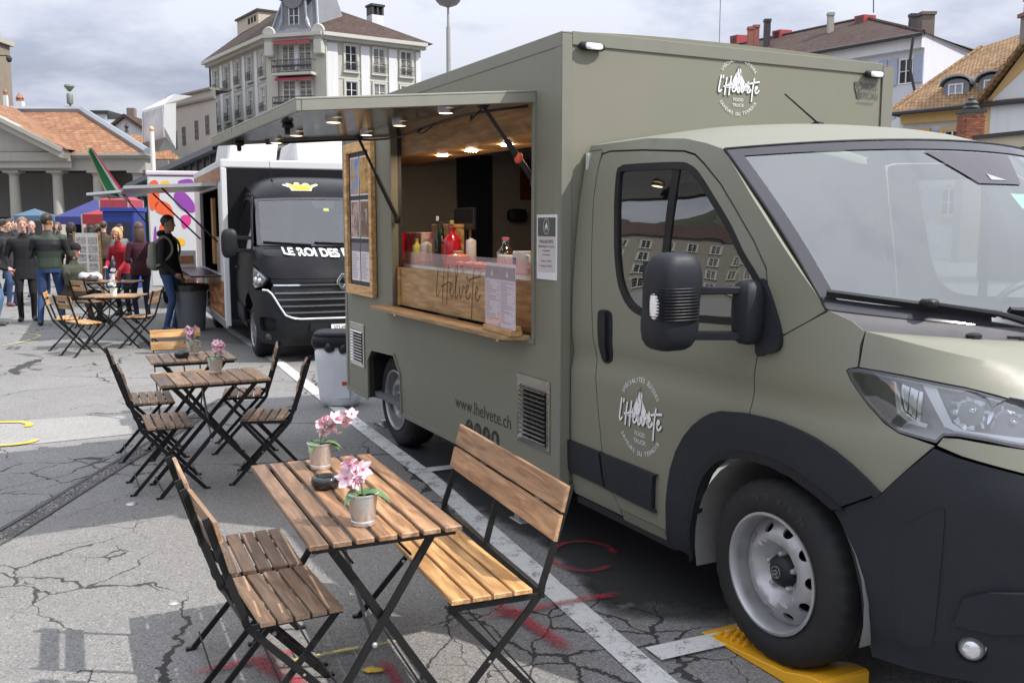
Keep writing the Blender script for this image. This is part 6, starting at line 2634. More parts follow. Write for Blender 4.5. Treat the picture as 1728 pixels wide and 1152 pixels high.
# roof fairings
for (a, b) in ((.02, .72), (1.02, 1.95)):
    m = MB()
    m.add([(-1.9, a, 2.60), (-1.9, b, 2.60), (-3.6, b, 2.60), (-3.6, a, 2.60), (-1.95, a + .05 - (.07 if a > .5 else .0), 2.95), (-1.95, b - (.0 if a > .5 else -.06), 2.95), (-3.5, b - .05, 2.95), (-3.5, a + .05, 2.95)],
          [(3, 2, 1, 0), (4, 5, 6, 7), (0, 1, 5, 4), (1, 2, 6, 5), (2, 3, 7, 6), (3, 0, 4, 7)])
    m.build('roof_unit', M_VW, BV, None, .03)

# ------------------------------------------------------------------ trailer with the painted front
TL = thing('food_trailer', 'white food trailer painted with orange, purple and yellow shapes behind the black food truck', 'food trailer', (-6.55, 19.3, 0), R(12))
m = MB()
m.box(-.72, 1.6, 0, 3.6, .45, 2.66)
m.build('body', M_VW, TL, None, .03)
m = MB()
m.box(-.74, 1.62, -.02, 3.62, 2.67, 2.76)
m.build('roof_rim', plain('pink_rim', (.60, .50, .56), .4), TL, None, .02)


def tblob(pts, col, nm, k=0, fn=None):
    mb = MB()
    P = sm2(pts, 6)
    flat_poly(mb, P, fn or (lambda u, v: (u, -.006 - .002 * k, v)))
    mb.build(nm, plain('paint_shape', col, .45), TL)


ORG, PUR, YLW, PNK = (.72, .11, .03), (.26, .05, .33), (.75, .45, .02), (.62, .04, .25)
tblob([(-.68, 2.5), (-.52, 2.55), (-.50, 2.2), (-.62, 1.98), (-.70, 2.1)], ORG, 'orange_shape')
tblob([(-.58, 2.1), (-.45, 2.17), (-.28, 2.05), (-.25, 1.75), (-.42, 1.35), (-.60, 1.1), (-.50, 1.5), (-.52, 1.65), (-.40, 1.85), (-.56, 1.95)], ORG, 'orange_shape')
tblob([(-.46, 2.52), (-.32, 2.56), (-.30, 2.40), (-.42, 2.36)], YLW, 'yellow_shape')
tblob([(-.12, 2.56), (.12, 2.60), (.16, 2.46), (-.06, 2.44)], PUR, 'purple_shape')
tblob([(-.20, 2.32), (-.02, 2.34), (.16, 2.12), (.16, 1.95), (-.05, 1.98), (-.2, 2.15)], PUR, 'purple_shape')
tblob([(.30, 2.30), (.52, 2.42), (.80, 2.30), (.78, 2.0), (.55, 2.02), (.40, 2.2)], PUR, 'purple_shape')
tblob([(-.10, 1.85), (.06, 1.88), (.08, 1.72), (-.06, 1.62)], PNK, 'pink_shape')
tblob([(-.55, 1.25), (-.40, 1.40), (-.10, 1.42), (-.05, 1.30), (-.30, 1.2), (-.42, .95), (-.56, .9)], YLW, 'yellow_shape')
tblob([(.25, 1.5), (.62, 1.62), (.8, 1.3), (.7, .9), (.5, .7), (.2, .72), (.5, .9), (.6, 1.2), (.5, 1.4), (.3, 1.35)], YLW, 'yellow_shape')
tblob([(.1, .72), (.6, .78), (.9, 1.0), (.95, .85), (.6, .62), (.1, .58)], PNK, 'pink_shape')
tblob([(-.66, 1.08), (-.62, 1.6), (-.58, 1.6), (-.60, 1.05)], PUR, 'purple_shape')
m = MB()
m.box(-.727, -.722, .5, 3.1, 1.15, 2.25)
m.build('hatch_opening', M_GAP, TL)
m = MB()
m.add([(-.74, .45, 2.40), (-.74, 3.1, 2.40), (-1.95, 3.1, 2.28), (-1.95, .45, 2.28), (-.74, .45, 2.45), (-.74, 3.1, 2.45), (-1.95, 3.1, 2.33), (-1.95, .45, 2.33)],
      [(0, 1, 2, 3), (7, 6, 5, 4), (4, 5, 1, 0), (5, 6, 2, 1), (6, 7, 3, 2), (7, 4, 0, 3)])
m.build('awning', plain('trailer_flap', (.42, .43, .45), .4, .2), TL)
for y in (.5, 3.05):
    m = MB()
    m.tube([(-1.3, y, 2.34), (-.74, y, 1.6)], .016, 6)
    m.build('gas_stay', M_BLK, TL)
for y in (1.5, 2.4):
    for x in (-.70, 1.55):
        m = MB()
        m.lathe([(0, -.1), (.32, -.1), (.34, -.06), (.34, .06), (.32, .1), (0, .1)], 24, (x + (.11 if x < 0 else -.11), y, .34), 'x')
        m.build('wheel', M_RUB, TL, 40)
m = MB()
m.box(.3, .5, -.9, 0, .42, .5)
m.box(-.5, 1.4, .1, 3.5, .36, .44)
m.build('drawbar', M_STEEL, TL)
# ------------------------------------------------------------------ people
SKINS = [plain('skin_light', (.50, .30, .22), .5, 0, .12, 14), plain('skin_tan', (.30, .16, .10), .5, 0, .12, 14), plain('skin_rosy', (.52, .28, .22), .5, 0, .12, 14)]


def cloth(name, col, rough=.85, fold=.5, stripe=None):
    n = NT(name)
    v = n.coord('Object')
    f = n.noise(v, 9, 5, .6, 1.2)
    c = n.mix(f, sc(col, .75), sc(col, 1.22))
    if stripe:
        sp_ = n.new('ShaderNodeSeparateXYZ')
        n.put(sp_.inputs[0], v)
        z = sp_.outputs[2]
        band = n.math('MULTIPLY', n.math('GREATER_THAN', z, stripe[1]), n.math('LESS_THAN', z, stripe[2]))
        c = n.mix(band, c, stripe[0])
        if len(stripe) > 3:
            pass
    n.set(col=c, rough=rough, spec=.3)
    n.bump(n.math('ADD', f, n.math('MULTIPLY', n.noise(v, 160, 2), .08)), fold, .02)
    return n.m


def capsule(mb, a, b, ra, rb, n=12, flat=(1, 1)):
    """closed tapered capsule from a to b"""
    a, b = Vector(a), Vector(b)
    d = (b - a)
    L = d.length
    d = d / L if L > 1e-6 else Vector((0, 0, 1))
    u = Vector((0, 1, 0)) - d * d.y
    u = u.normalized() if u.length > .1 else d.orthogonal().normalized()
    w_ = d.cross(u)
    rings = []
    for k in range(1, 4):
        t = math.pi / 2 * k / 3
        rings.append((a - d * ra * math.cos(t), ra * math.sin(t)))
    for k in range(3):
        t = math.pi / 2 * k / 3
        rings.append((b + d * rb * math.sin(t), rb * math.cos(t)))
    vs = [tuple(a - d * ra)]
    for c, r in rings:
        for i in range(n):
            t = 2 * math.pi * i / n
            vs.append(tuple(c + u * (r * flat[0] * math.cos(t)) + w_ * (r * flat[1] * math.sin(t))))
    vs.append(tuple(b + d * rb))
    fs = [(0, 1 + (i + 1) % n, 1 + i) for i in range(n)]
    m_ = len(rings)
    for j in range(m_ - 1):
        for i in range(n):
            p, q = 1 + j * n + i, 1 + j * n + (i + 1) % n
            fs.append((p, q, q + n, p + n))
    e = len(vs) - 1
    o = 1 + (m_ - 1) * n
    fs += [(o + i, o + (i + 1) % n, e) for i in range(n)]
    mb.add(vs, fs)


def loft(mb, rings, n=18):
    """closed stack of ellipses (centre, half depth, half width)"""
    vs, fs = [], []
    for c, rx, ry in rings:
        for i in range(n):
            t = 2 * math.pi * i / n
            ct, st_ = math.cos(t), math.sin(t)
            vs.append((c[0] + rx * math.copysign(abs(ct) ** .85, ct), c[1] + ry * math.copysign(abs(st_) ** .85, st_), c[2]))
    for j in range(len(rings) - 1):
        for i in range(n):
            fs.append((j * n + i, j * n + (i + 1) % n, (j + 1) * n + (i + 1) % n, (j + 1) * n + i))
    fs.append(tuple(reversed(range(n))))
    fs.append(tuple((len(rings) - 1) * n + i for i in range(n)))
    mb.add(vs, fs)


def joint(a, b, l1, l2, hint):
    a, b = Vector(a), Vector(b)
    d = b - a
    L = min(d.length, l1 + l2 - .005)
    d.normalize()
    x = (l1 * l1 - l2 * l2 + L * L) / (2 * L)
    h = math.sqrt(max(l1 * l1 - x * x, 0))
    k = Vector(hint)
    k = (k - d * k.dot(d)).normalized()
    return a + d * x + k * h, a + d * L


def person(label, x, y, face, top, legs, shoes, hair, skin=0, H=1.75, hands=None, feet=None, seat=None, hem=.86, girl=False, bulk=1.0, hair_style='short', lean=0.0, turn=0.0,
           nod=0.0, vox=.0115, hem_flare=0.0, collar=None, cap_hat=None, group='people at the food trucks', look=True):
    k = H / 1.75
    root = thing('person', label, 'person', (x, y, 0), R(face), group)
    mb = MB()
    bones = []
    pz = .93 if seat is None else seat + .09
    pel = Vector((0, 0, pz))
    ch_ = pel + Vector((lean * .30, 0, .36))
    nk = pel + Vector((lean * .46, 0, .545))
    hd = nk + Vector((.025 + nod * .05, 0, .165))
    b = bulk
    sw = (.168 if girl else .19) * (1 + (b - 1) * .5)
    hw = (.165 if girl else .165) * b
    ww = (.125 if girl else .15) * b
    rings = [(pel + Vector((0, 0, -.10)), .105 * b, hw * .9), (pel + Vector((-.005, 0, 0)), .118 * b, hw), (pel + Vector((lean * .1, 0, .14)), .105 * b, ww), (pel + Vector((lean * .2, 0, .27)), .112 * b, sw * .86),
             (ch_, .112 * b, sw * .95), (ch_ + Vector((lean * .06, 0, .08)), .092 * b, sw * .90), (nk + Vector((-.01, 0, -.06)), .068, sw * .52), (nk + Vector((0, 0, .0)), .055, .062)]
    if hem < .84 and seat is None:
        rings = [(Vector((0, 0, hem)), .115 * b + hem_flare, hw + hem_flare)] + rings[1:]
    loft(mb, rings)
    bones.append(('top', pel + Vector((0, 0, -.02)), nk + Vector((0, 0, -.10)), .14 * b, .13 * b))
    capsule(mb, nk + Vector((0, 0, -.04)), hd + Vector((-.02, 0, -.06)), .056, .054)
    bones.append(('skin', nk + Vector((0, 0, .035)), hd, .052, .09))
    # head: skull, jaw, nose, ears
    tm = Matrix.Rotation(turn, 3, 'Z') @ Matrix.Rotation(nod, 3, 'Y')

    def H_(v):
        return hd + tm @ Vector(v)
    mb.ball(H_((-.008, 0, .03)), .098, .076, .105, 16, 12)
    capsule(mb, H_((.028, 0, -.02)), H_((.045, 0, -.075)), .062, .040, 12, (.9, 1))
    capsule(mb, H_((.088, 0, .0)), H_((.102, 0, -.022)), .010, .014, 8)
    for s_ in (-1, 1):
        mb.ball(H_((-.01, s_ * .077, -.005)), .020, .010, .030, 8, 6)
    # legs
    feet = feet or ((.02, .11), (-.03, -.10))
    for i, s_ in enumerate((1, -1)):
        hip = pel + Vector((0, s_ * .088 * b, -.03))
        if seat is None:
            an = Vector((feet[i][0], feet[i][1], .085))
            kn, an = joint(hip, an, .42, .42, (1, s_ * .1, 0))
        else:
            an = Vector((feet[i][0], feet[i][1], .085))
            kn, an = joint(hip, an, .44, .42, (1, s_ * .25, .8))
        tr, kr = (.088 if not girl else .085) * b, .058
        capsule(mb, hip, kn, tr, kr, 14)
        capsule(mb, kn, an + Vector((0, 0, .02)), kr, .046 if legs else .04, 12)
        capsule(mb, an + Vector((0, 0, .02)), an + Vector((-.01, 0, -.03)), .047, .045, 12)
        bones.append(('legs', hip, kn, tr, kr))
        bones.append(('legs', kn, an + Vector((0, 0, .0)), kr, .048))
        toe = an + Vector((.155, s_ * .035, -.047))
        capsule(mb, an + Vector((-.035, 0, -.043)), toe, .044, .034, 12, (1.0, 1.0))
        bones.append(('shoes', an + Vector((-.035, 0, -.05)), toe, .045, .036))
    # arms and five-fingered hands
    hands = hands or ((.06, .26, .86), (.06, -.26, .86))
    for i, s_ in enumerate((1, -1)):
        sh_ = ch_ + Vector((lean * .06, s_ * sw * .98, .075))
        w0 = Vector(hands[i])
        el_, wr = joint(sh_, w0, .285, .255, (-.8, s_ * .5, -.5))
        ur = (.058 if not girl else .050) * b
        capsule(mb, ch_ + Vector((0, s_ * sw * .5, .07)), sh_, .06, ur, 12)
        capsule(mb, sh_, el_, ur, .046 * b, 12)
        capsule(mb, el_, wr, .046 * b, .036, 12)
        bones += [('top', sh_, el_, ur, .048), ('top', el_, wr, .046, .038)]
        d = (wr - el_).normalized()
        sd = d.cross(Vector((0, 0, 1)))
        sd = sd.normalized() if sd.length > .2 else Vector((1, 0, 0))
        side = sd if abs(d.z) < .7 else Vector((1, 0, 0)) - d * d.x
        side.normalize()
        nrm = d.cross(side)
        pm = wr + d * .055
        capsule(mb, wr, pm, .026, .030, 10, (1, .8))
        capsule(mb, pm - side * .018, pm + side * .018, .022, .022, 8)
        for q, (o_, ln) in enumerate(((-.030, .060), (-.010, .072), (.010, .070), (.029, .056))):
            f0 = pm + side * o_ + d * .012
            f1 = f0 + d * ln * .55 + nrm * .012 * s_
            f2 = f1 + d * ln * .42 + nrm * .028 * s_
            capsule(mb, f0, f1, .0105, .0098, 8)
            capsule(mb, f1, f2, .0098, .0088, 8)
        t0 = wr + d * .022 - side * -.026 * 1
        capsule(mb, t0, t0 + d * .035 + side * .022 + nrm * .012 * s_, .012, .0108, 8)
        capsule(mb, t0 + d * .035 + side * .022 + nrm * .012 * s_, t0 + d * .062 + side * .024 + nrm * .022 * s_, .0108, .009, 8)
        bones.append(('skin', wr + d * .03, pm + d * .07, .032, .03))
    me = mb.mesh('person_body', SKINS[0])
    tmp = bpy.data.objects.new('tmp', me)
    COL.objects.link(tmp)
    rm = tmp.modifiers.new('r', 'REMESH')
    rm.mode = 'VOXEL'
    rm.voxel_size = vox
    sm_ = tmp.modifiers.new('s', 'SMOOTH')
    sm_.factor = .5
    sm_.iterations = 3 if vox < .015 else 2
    dg = bpy.context.evaluated_depsgraph_get()
    m2 = bpy.data.meshes.new_from_object(tmp.evaluated_get(dg))
    bpy.data.objects.remove(tmp)
    bpy.data.meshes.remove(me)
    m2.materials.clear()
    order = ['skin', 'top', 'legs', 'shoes']
    for q in (SKINS[skin], top, legs, shoes):
        m2.materials.append(q)
    idx = []
    hemz = hem if seat is None else pz - .06
    for p in m2.polygons:
        c = p.center
        best, tg = 9, 'top'
        for (g, a_, b_, r0, r1) in bones:
            ab = b_ - a_
            t = max(0, min(1, (c - a_).dot(ab) / max(ab.length_squared, 1e-9)))
            dd = (c - a_ - ab * t).length - (r0 + (r1 - r0) * t)
            if dd < best:
                best, tg = dd, g
        if seat is None:
            if tg in ('top', 'legs') and abs(c.y) < hw + .05 and c.z < pz + .25:
                handy = tg == 'top' and abs(c.y) > hw * .96 and c.z > .5
                if not handy:
                    tg = 'top' if c.z > hemz else 'legs'
            if tg == 'skin' and c.z < nk.z + .02 and (c - nk).length < .14:
                tg = 'top'
        idx.append(order.index(tg))
    m2.polygons.foreach_set('material_index', idx)
    m2.polygons.foreach_set('use_smooth', [True] * len(m2.polygons))
    body = bpy.data.objects.new('body', m2)
    COL.objects.link(body)
    body.parent = root
    # hair
    hb = MB()
    hm = hair if not isinstance(hair, tuple) else plain('hair', hair, .55, 0, .3, 40, .5, 120)

    def tuft(v):
        q = Vector(v)
        n_ = noise.noise(q * 26) * .008 + noise.noise(q * 70) * .004
        d_ = (q - Vector((-.01, 0, .02)))
        return q + d_.normalized() * n_
    if hair_style != 'bald':
        g = MB()
        g.ball((-.016, 0, .045), .105, .086, .100, 26, 18)
        keep = []
        for f in g.f:
            c = sum((Vector(g.v[i]) for i in f), Vector()) / len(f)
            cut = .035 + .075 * max(0, c.x / .1) if c.x > -.02 else (-.045 if hair_style == 'short' else -.09)
            if c.z > cut - .012 * abs(c.y) / .08:
                keep.append(f)
        hb.add([H_(tuft(v)) for v in g.v], keep)
    if hair_style == 'long':
        g = MB()
        g.rbox((-.065, 0, -.10), .062, .088, .16, 2.6, 18, 14)
        hb.add([H_(tuft(v)) for v in g.v], g.f)
        for s_ in (-1, 1):
            g = MB()
            g.rbox((-.01, s_ * .073, -.075), .055, .022, .13, 2.6, 14, 12)
            hb.add([H_(tuft(v)) for v in g.v], g.f)
    if hair_style == 'bob':
        g = MB()
        g.rbox((-.045, 0, -.02), .075, .094, .10, 2.6, 18, 14)
        hb.add([H_(tuft(v)) for v in g.v], g.f)
        for s_ in (-1, 1):
            g = MB()
            g.rbox((.015, s_ * .078, -.02), .045, .020, .085, 2.6, 14, 12)
            hb.add([H_(tuft(v)) for v in g.v], g.f)
    if hb.v:
        hb.build('hair', hm, root, 60)
    if cap_hat:
        g = MB()
        g.ball((-.014, 0, .062), .110, .092, .090, 20, 12)
        keep = [f for f in g.f if sum(g.v[i][2] for i in f) / len(f) > .035]
        q = MB().add([H_(v) for v in g.v], keep)
        q.build('cap', cap_hat, root, 60)
    if look:
        for s_ in (-1, 1):
            q = MB()
            q.ball(H_((.082, s_ * .032, .012)), .007, .009, .0048, 8, 6)
            q.build('eye', plain('eye_dark', (.02, .015, .012), .2), root)
            q = MB()
            q.bar(H_((.087, s_ * .018, .030)), H_((.077, s_ * .046, .031)), .004, .004)
            q.build('eyebrow', hm if hair_style != 'bald' else plain('brow', (.04, .03, .02), .7), root)
        q = MB()
        q.bar(H_((.090, -.020, -.052)), H_((.090, .020, -.052)), .006, .006)
        q.build('mouth', plain('lips', (.30, .12, .10), .5), root)
    if collar:
        q = MB()
        q.lathe([(.072, -.06), (.078, -.02), (.070, .02), (.062, .02)], 18, tuple(nk))
        q.build('collar', collar, root, 50)
    root.scale = (k, k, k)
    return root


BLK = cloth('black_cloth', (.012, .012, .014))
CHAR = cloth('charcoal_cloth', (.030, .031, .034))
DENIM = cloth('denim', (.035, .065, .15), .85, .5)
DENIM2 = cloth('dark_denim', (.018, .026, .055))
LDENIM = cloth('light_denim', (.10, .17, .30))
MAROON = cloth('maroon_quilt', (.040, .010, .017))
RED = cloth('red_knit', (.28, .012, .022))
STRIPE = cloth('striped_jacket', (.028, .040, .028), .6, .4, ((.012, .012, .015), 1.18, 1.36))
OLIVE = cloth('olive_cloth', (.060, .065, .045))
BROWN = cloth('brown_cloth', (.075, .052, .038))
GREYC = cloth('grey_cloth', (.16, .16, .165))
SHB = plain('black_shoe', (.012, .012, .013), .4)
SHW = plain('two_tone_shoe', (.05, .05, .05), .4)
SHBR = plain('brown_shoe', (.16, .06, .035), .5)
PK = person('man in a black hooded jacket and blue jeans seen from the side beside the bin', -5.46, 15.17, -4, BLK, DENIM, SHB, (.012, .009, .008), 1, 1.82, ((.10, .20, .84), (.16, -.17, .90)), ((.03, .08), (-.03, -.09)), hem=.88, collar=BLK, bulk=1.08)
m = MB()
m.rbox((-.075, 0, 1.495), .065, .125, .055, 2.6, 16, 12, fn=lambda q: q + Vector((noise.noise(q * 16) * .012, noise.noise(q * 14) * .01, 0)))
m.build('hood', BLK, PK, 50)
bp = thing('rucksack', 'grey green rucksack on the back of the man in blue jeans', 'rucksack', (-5.46, 15.17, 0), R(-4))
m = MB()
m.rbox((-.215, 0, 1.20), .085, .155, .23, 3.2, 20, 14, fn=lambda q: q + Vector((noise.noise(q * 8) * .02, 0, 0)))
m.build('bag', cloth('rucksack_canvas', (.20, .20, .165)), bp, 50)
m = MB()
m.rbox((-.285, 0, 1.10), .04, .115, .10, 3.2, 16, 12)
m.build('pocket', cloth('rucksack_canvas2', (.18, .18, .15)), bp, 50)
for s_ in (-1, 1):
    m = MB()
    P = catmull([(-.16, s_ * .11, 1.40), (-.02, s_ * .135, 1.515), (.11, s_ * .14, 1.42), (.12, s_ * .15, 1.25), (-.02, s_ * .20, 1.10), (-.15, s_ * .13, 1.05)], 6)
    for i in range(len(P) - 1):
        m.bar(P[i], P[i + 1], .035, .010, (0, 1, 0))
    m.build('strap', cloth('strap_canvas', (.15, .15, .12)), bp)
person('woman in a maroon quilted jacket and dark jeans with her back to the camera', -6.70, 17.2, 128, MAROON, DENIM2, SHB, (.075, .040, .028), 0, 1.72, ((.25, .12, 1.05), (.20, -.2, .92)), ((.02, .10), (.0, -.10)), hem=.80, girl=True, bulk=1.10, hair_style='long')
person('blonde woman in a red jumper leaning over the dark far table', -7.30, 17.9, -95, RED, BLK, SHB, (.46, .27, .12), 2, 1.62, ((.38, .10, .92), (.36, -.16, 1.0)), ((.02, .10), (.0, -.10)), hem=.86, girl=True, hair_style='bob', lean=.35, nod=.25)
person('man in a green and black striped jacket with his back to the camera', -7.85, 16.2, 112, STRIPE, DENIM, SHB, (.028, .018, .012), 1, 1.86, ((.24, .16, 1.24), (.18, -.18, 1.26)), ((-.10, .17), (.05, -.14)), hem=.90, turn=-.5, bulk=1.14)
person('fair haired man dressed all in black facing the camera', -8.62, 16.88, -62, BLK, BLK, SHB, (.20, .12, .07), 2, 1.80, ((.02, .24, .84), (.10, -.24, .90)), ((.0, .10), (.06, -.10)), hem=.72, hem_flare=.03, bulk=1.12)
person('blonde woman in a black jacket and light jeans at the left edge', -8.78, 16.05, 12, BLK, LDENIM, SHW, (.50, .32, .14), 2, 1.66, ((.26, .10, 1.02), (.28, -.05, 1.00)), ((.02, .10), (.06, -.09)), hem=.92, girl=True, hair_style='long', bulk=1.08)
person('man in a black coat and jeans with brown shoes at the left edge', -10.55, 20.0, -20, CHAR, DENIM, SHBR, (.03, .02, .015), 0, 1.78, None, ((.02, .10), (.06, -.10)), hem=.74, bulk=1.12)
person('seated man in a dark cap and olive jacket behind the pale chairs', -7.68, 16.5, -14, OLIVE, BROWN, SHB, (.02, .02, .02), 2, 1.78, ((.42, .14, .74), (.40, -.12, .76)), ((.46, .15), (.52, -.12)), seat=.42, cap_hat=BLK, bulk=1.2, lean=.25, nod=.2)
bgp = [('person in a black jacket with tied hair at the stall under the red canopy', 171, 384, 26.5, -160, BLK, DENIM2, (.05, .03, .02), 'bob', 1.68),
       ('man in a grey jacket far off right of the photo board', 190, 372, 34.0, 40, GREYC, BLK, (.06, .04, .03), 'short', 1.78),
       ('tall person in a black coat behind the man in black', 24, 368, 27.0, 30, BLK, DENIM2, (.03, .02, .02), 'short', 1.84),
       ('person in dark clothes between the two left columns', 48, 376, 34.0, -120, CHAR, DENIM2, (.05, .04, .03), 'short', 1.70),
       ('person with brown hair in an olive jacket behind the grey haired man', 105, 368, 28.0, -100, OLIVE, DENIM2, (.10, .06, .03), 'bob', 1.74),
       ('person in a brown coat by the leftmost column foot', 3, 378, 30.0, -30, BROWN, BLK, (.04, .03, .02), 'short', 1.74),
       ('bald man with a dark mask behind the man in black', 61, 366, 22.5, -70, CHAR, DENIM2, (.3, .28, .25), 'bald', 1.76),
       ('grey haired man behind the striped jacket', 91, 362, 23.5, -60, CHAR, DENIM2, (.30, .29, .28), 'short', 1.78),
       ('man in a brown jacket with his back turned by the photo board', 181, 378, 24.0, 100, BROWN, DENIM2, (.05, .03, .02), 'short', 1.76),
       ('dark haired woman in a pale grey coat beside the blue booth', 207, 376, 23.0, -30, GREYC, DENIM2, (.02, .014, .012), 'long', 1.68),
       ('person in a dark coat between the photo board and brown jacket', 160, 380, 25.5, 60, CHAR, BLK, (.02, .015, .012), 'long', 1.66),
       ('person with dark curly hair beside the striped jacket', 127, 370, 21.5, 150, BLK, DENIM2, (.018, .013, .011), 'bob', 1.72),
       ('person in a black coat at the far left edge', 12, 374, 23.0, 20, BLK, DENIM2, (.04, .03, .02), 'short', 1.80),
       ('person in a red coat standing far off between the columns', 87, 357, 46.0, -90, RED, BLK, (.03, .02, .02), 'short', 1.75),
       ('person in a pale jacket waiting far off below the red canopy', 149, 374, 30.0, -80, GREYC, DENIM, (.10, .06, .03), 'short', 1.74),
       ('person in a dark jacket far off beside the leftmost column', 33, 372, 32.0, -40, CHAR, DENIM2, (.03, .02, .02), 'short', 1.78)]
for lb, px, py, D, fc, tp_, lg, hr, hs, hh in bgp:
    person(lb, (px - 864) / 1606 * D * 1.002, D, fc, tp_, lg, SHB, hr, 0 if hs != 'bald' else 2, hh, None, None, hem=.84, hair_style=hs, vox=.018, look=D < 24 and fc < 0)
# ------------------------------------------------------------------ buildings round the square
def at(px, py, Y):
    """world point seen at photo pixel (px, py) at distance Y: used to survey the far buildings"""
    x, yd = (px - 864) / 1606, (py - 576) / 1606
    c, s_ = math.cos(R(7)), math.sin(R(7))
    d = Vector((x, c - yd * s_, -s_ - yd * c))
    return Vector((0, 0, 1.7)) + d * (Y / d.y)


def stucco(name, col, var=.10, scale=.8, streak=.25):
    n = NT(name)
    v = n.coord('Object')
    v2 = n.coord('Object', (1.2, 1.2, .12))
    a = n.noise(v, scale, 6, .65)
    s_ = n.noise(v2, 2.2, 5, .6)
    c = n.mix(a, sc(col, 1 - var), sc(col, 1 + var))
    c = n.mix(n.math('MULTIPLY', n.ramp(s_, [(.52, 0), (.8, 1)]), streak), c, sc(col, .55))
    n.set(col=c, rough=.85, spec=.2)
    n.bump(n.noise(v, 24, 4), .15, .02)
    return n.m


def tiles(name, c1, c2, sx=.30, sz=.36, moss=.25):
    """small clay tiles in courses: tone per tile, shadow line per course as relief"""
    n = NT(name)
    uv = n.new('ShaderNodeUVMap')
    br = n.new('ShaderNodeTexBrick')
    n.t.links.new(uv.outputs[0], br.inputs['Vector'])
    br.offset = .5
    br.inputs['Scale'].default_value = 1.0
    br.inputs['Brick Width'].default_value = sx
    br.inputs['Row Height'].default_value = sz
    br.inputs['Mortar Size'].default_value = .02
    br.inputs['Bias'].default_value = 0
    br.inputs['Color1'].default_value = (*c1, 1)
    br.inputs['Color2'].default_value = (*c2, 1)
    br.inputs['Mortar'].default_value = (*sc(c1, .35), 1)
    v = n.coord('Object')
    col = n.mix(n.ramp(n.noise(v, .9, 6, .65), [(.45, 0), (.72, moss * 2)]), br.outputs['Color'], sc(c1, .42))
    col = n.mix(n.ramp(n.noise(v, 3.1, 4, .6), [(.4, 0), (.8, .5)]), col, sc(c2, 1.25))
    n.set(col=col, rough=.85, spec=.2)
    n.bump(n.math('SUBTRACT', 1.0, br.outputs['Fac']), .8, .05)
    return n.m


def face_uv(o):
    """metres along the eave / up the slope for every roof face"""
    me = o.data
    uv = me.uv_layers.new(name='UVMap')
    for p in me.polygons:
        nrm = p.normal
        h = Vector((0, 0, 1)).cross(nrm)
        h = h.normalized() if h.length > .05 else Vector((1, 0, 0))
        up = nrm.cross(h)
        for li in p.loop_indices:
            c = me.vertices[me.loops[li].vertex_index].co
            uv.data[li].uv = (c.dot(h), c.dot(up))
    return o


M_CREAM = stucco('cream_stone', (.42, .41, .355))
M_PILA = stucco('white_render', (.58, .585, .60), .06)
M_TRIM = stucco('stone_trim', (.45, .445, .40))
M_WIN = plain('white_window', (.62, .62, .62), .5)
M_PANE = plain('dark_pane', (.022, .026, .032), .06, 0, .4, 1.5, 0, 60, .8)
M_SLATE = stucco('slate', (.17, .175, .19), .2, 2.0, .2)
M_IRON = plain('wrought_iron', (.03, .03, .032), .5)
M_LEAD = plain('lead_flashing', (.25, .27, .30), .5, .2)
M_BTILE = tiles('brown_tiles', (.058, .038, .032), (.092, .062, .052), .22, .30, .3)
M_OTILE = tiles('orange_tiles', (.25, .11, .055), (.38, .21, .115), .24, .34, .25)
M_YTILE = tiles('ochre_tiles', (.21, .125, .065), (.33, .215, .120), .20, .26, .3)
M_RTILE = tiles('hall_tiles', (.20, .090, .050), (.30, .165, .095), .55, .50, .2)


class Face:
    """a facade in its own axes: s along, z up, k outwards"""

    def __init__(f, p0, p1):
        f.p = Vector((p0[0], p0[1], 0))
        d = Vector((p1[0] - p0[0], p1[1] - p0[1], 0))
        f.L = d.length
        f.d = d.normalized()
        f.n = Vector((f.d.y, -f.d.x, 0))
        f.ang = math.atan2(f.d.y, f.d.x)

    def __call__(f, s, z, k=0.0):
        q = f.p + f.d * s + f.n * k
        return Vector((q.x, q.y, z))

    def box(f, m, s0, s1, z0, z1, k0, k1):
        c = [f(s0, z0, k1), f(s1, z0, k1), f(s1, z0, k0), f(s0, z0, k0), f(s0, z1, k1), f(s1, z1, k1), f(s1, z1, k0), f(s0, z1, k0)]
        m.add(c, [(0, 3, 2, 1), (4, 5, 6, 7), (0, 1, 5, 4), (1, 2, 6, 5), (2, 3, 7, 6), (3, 0, 4, 7)])


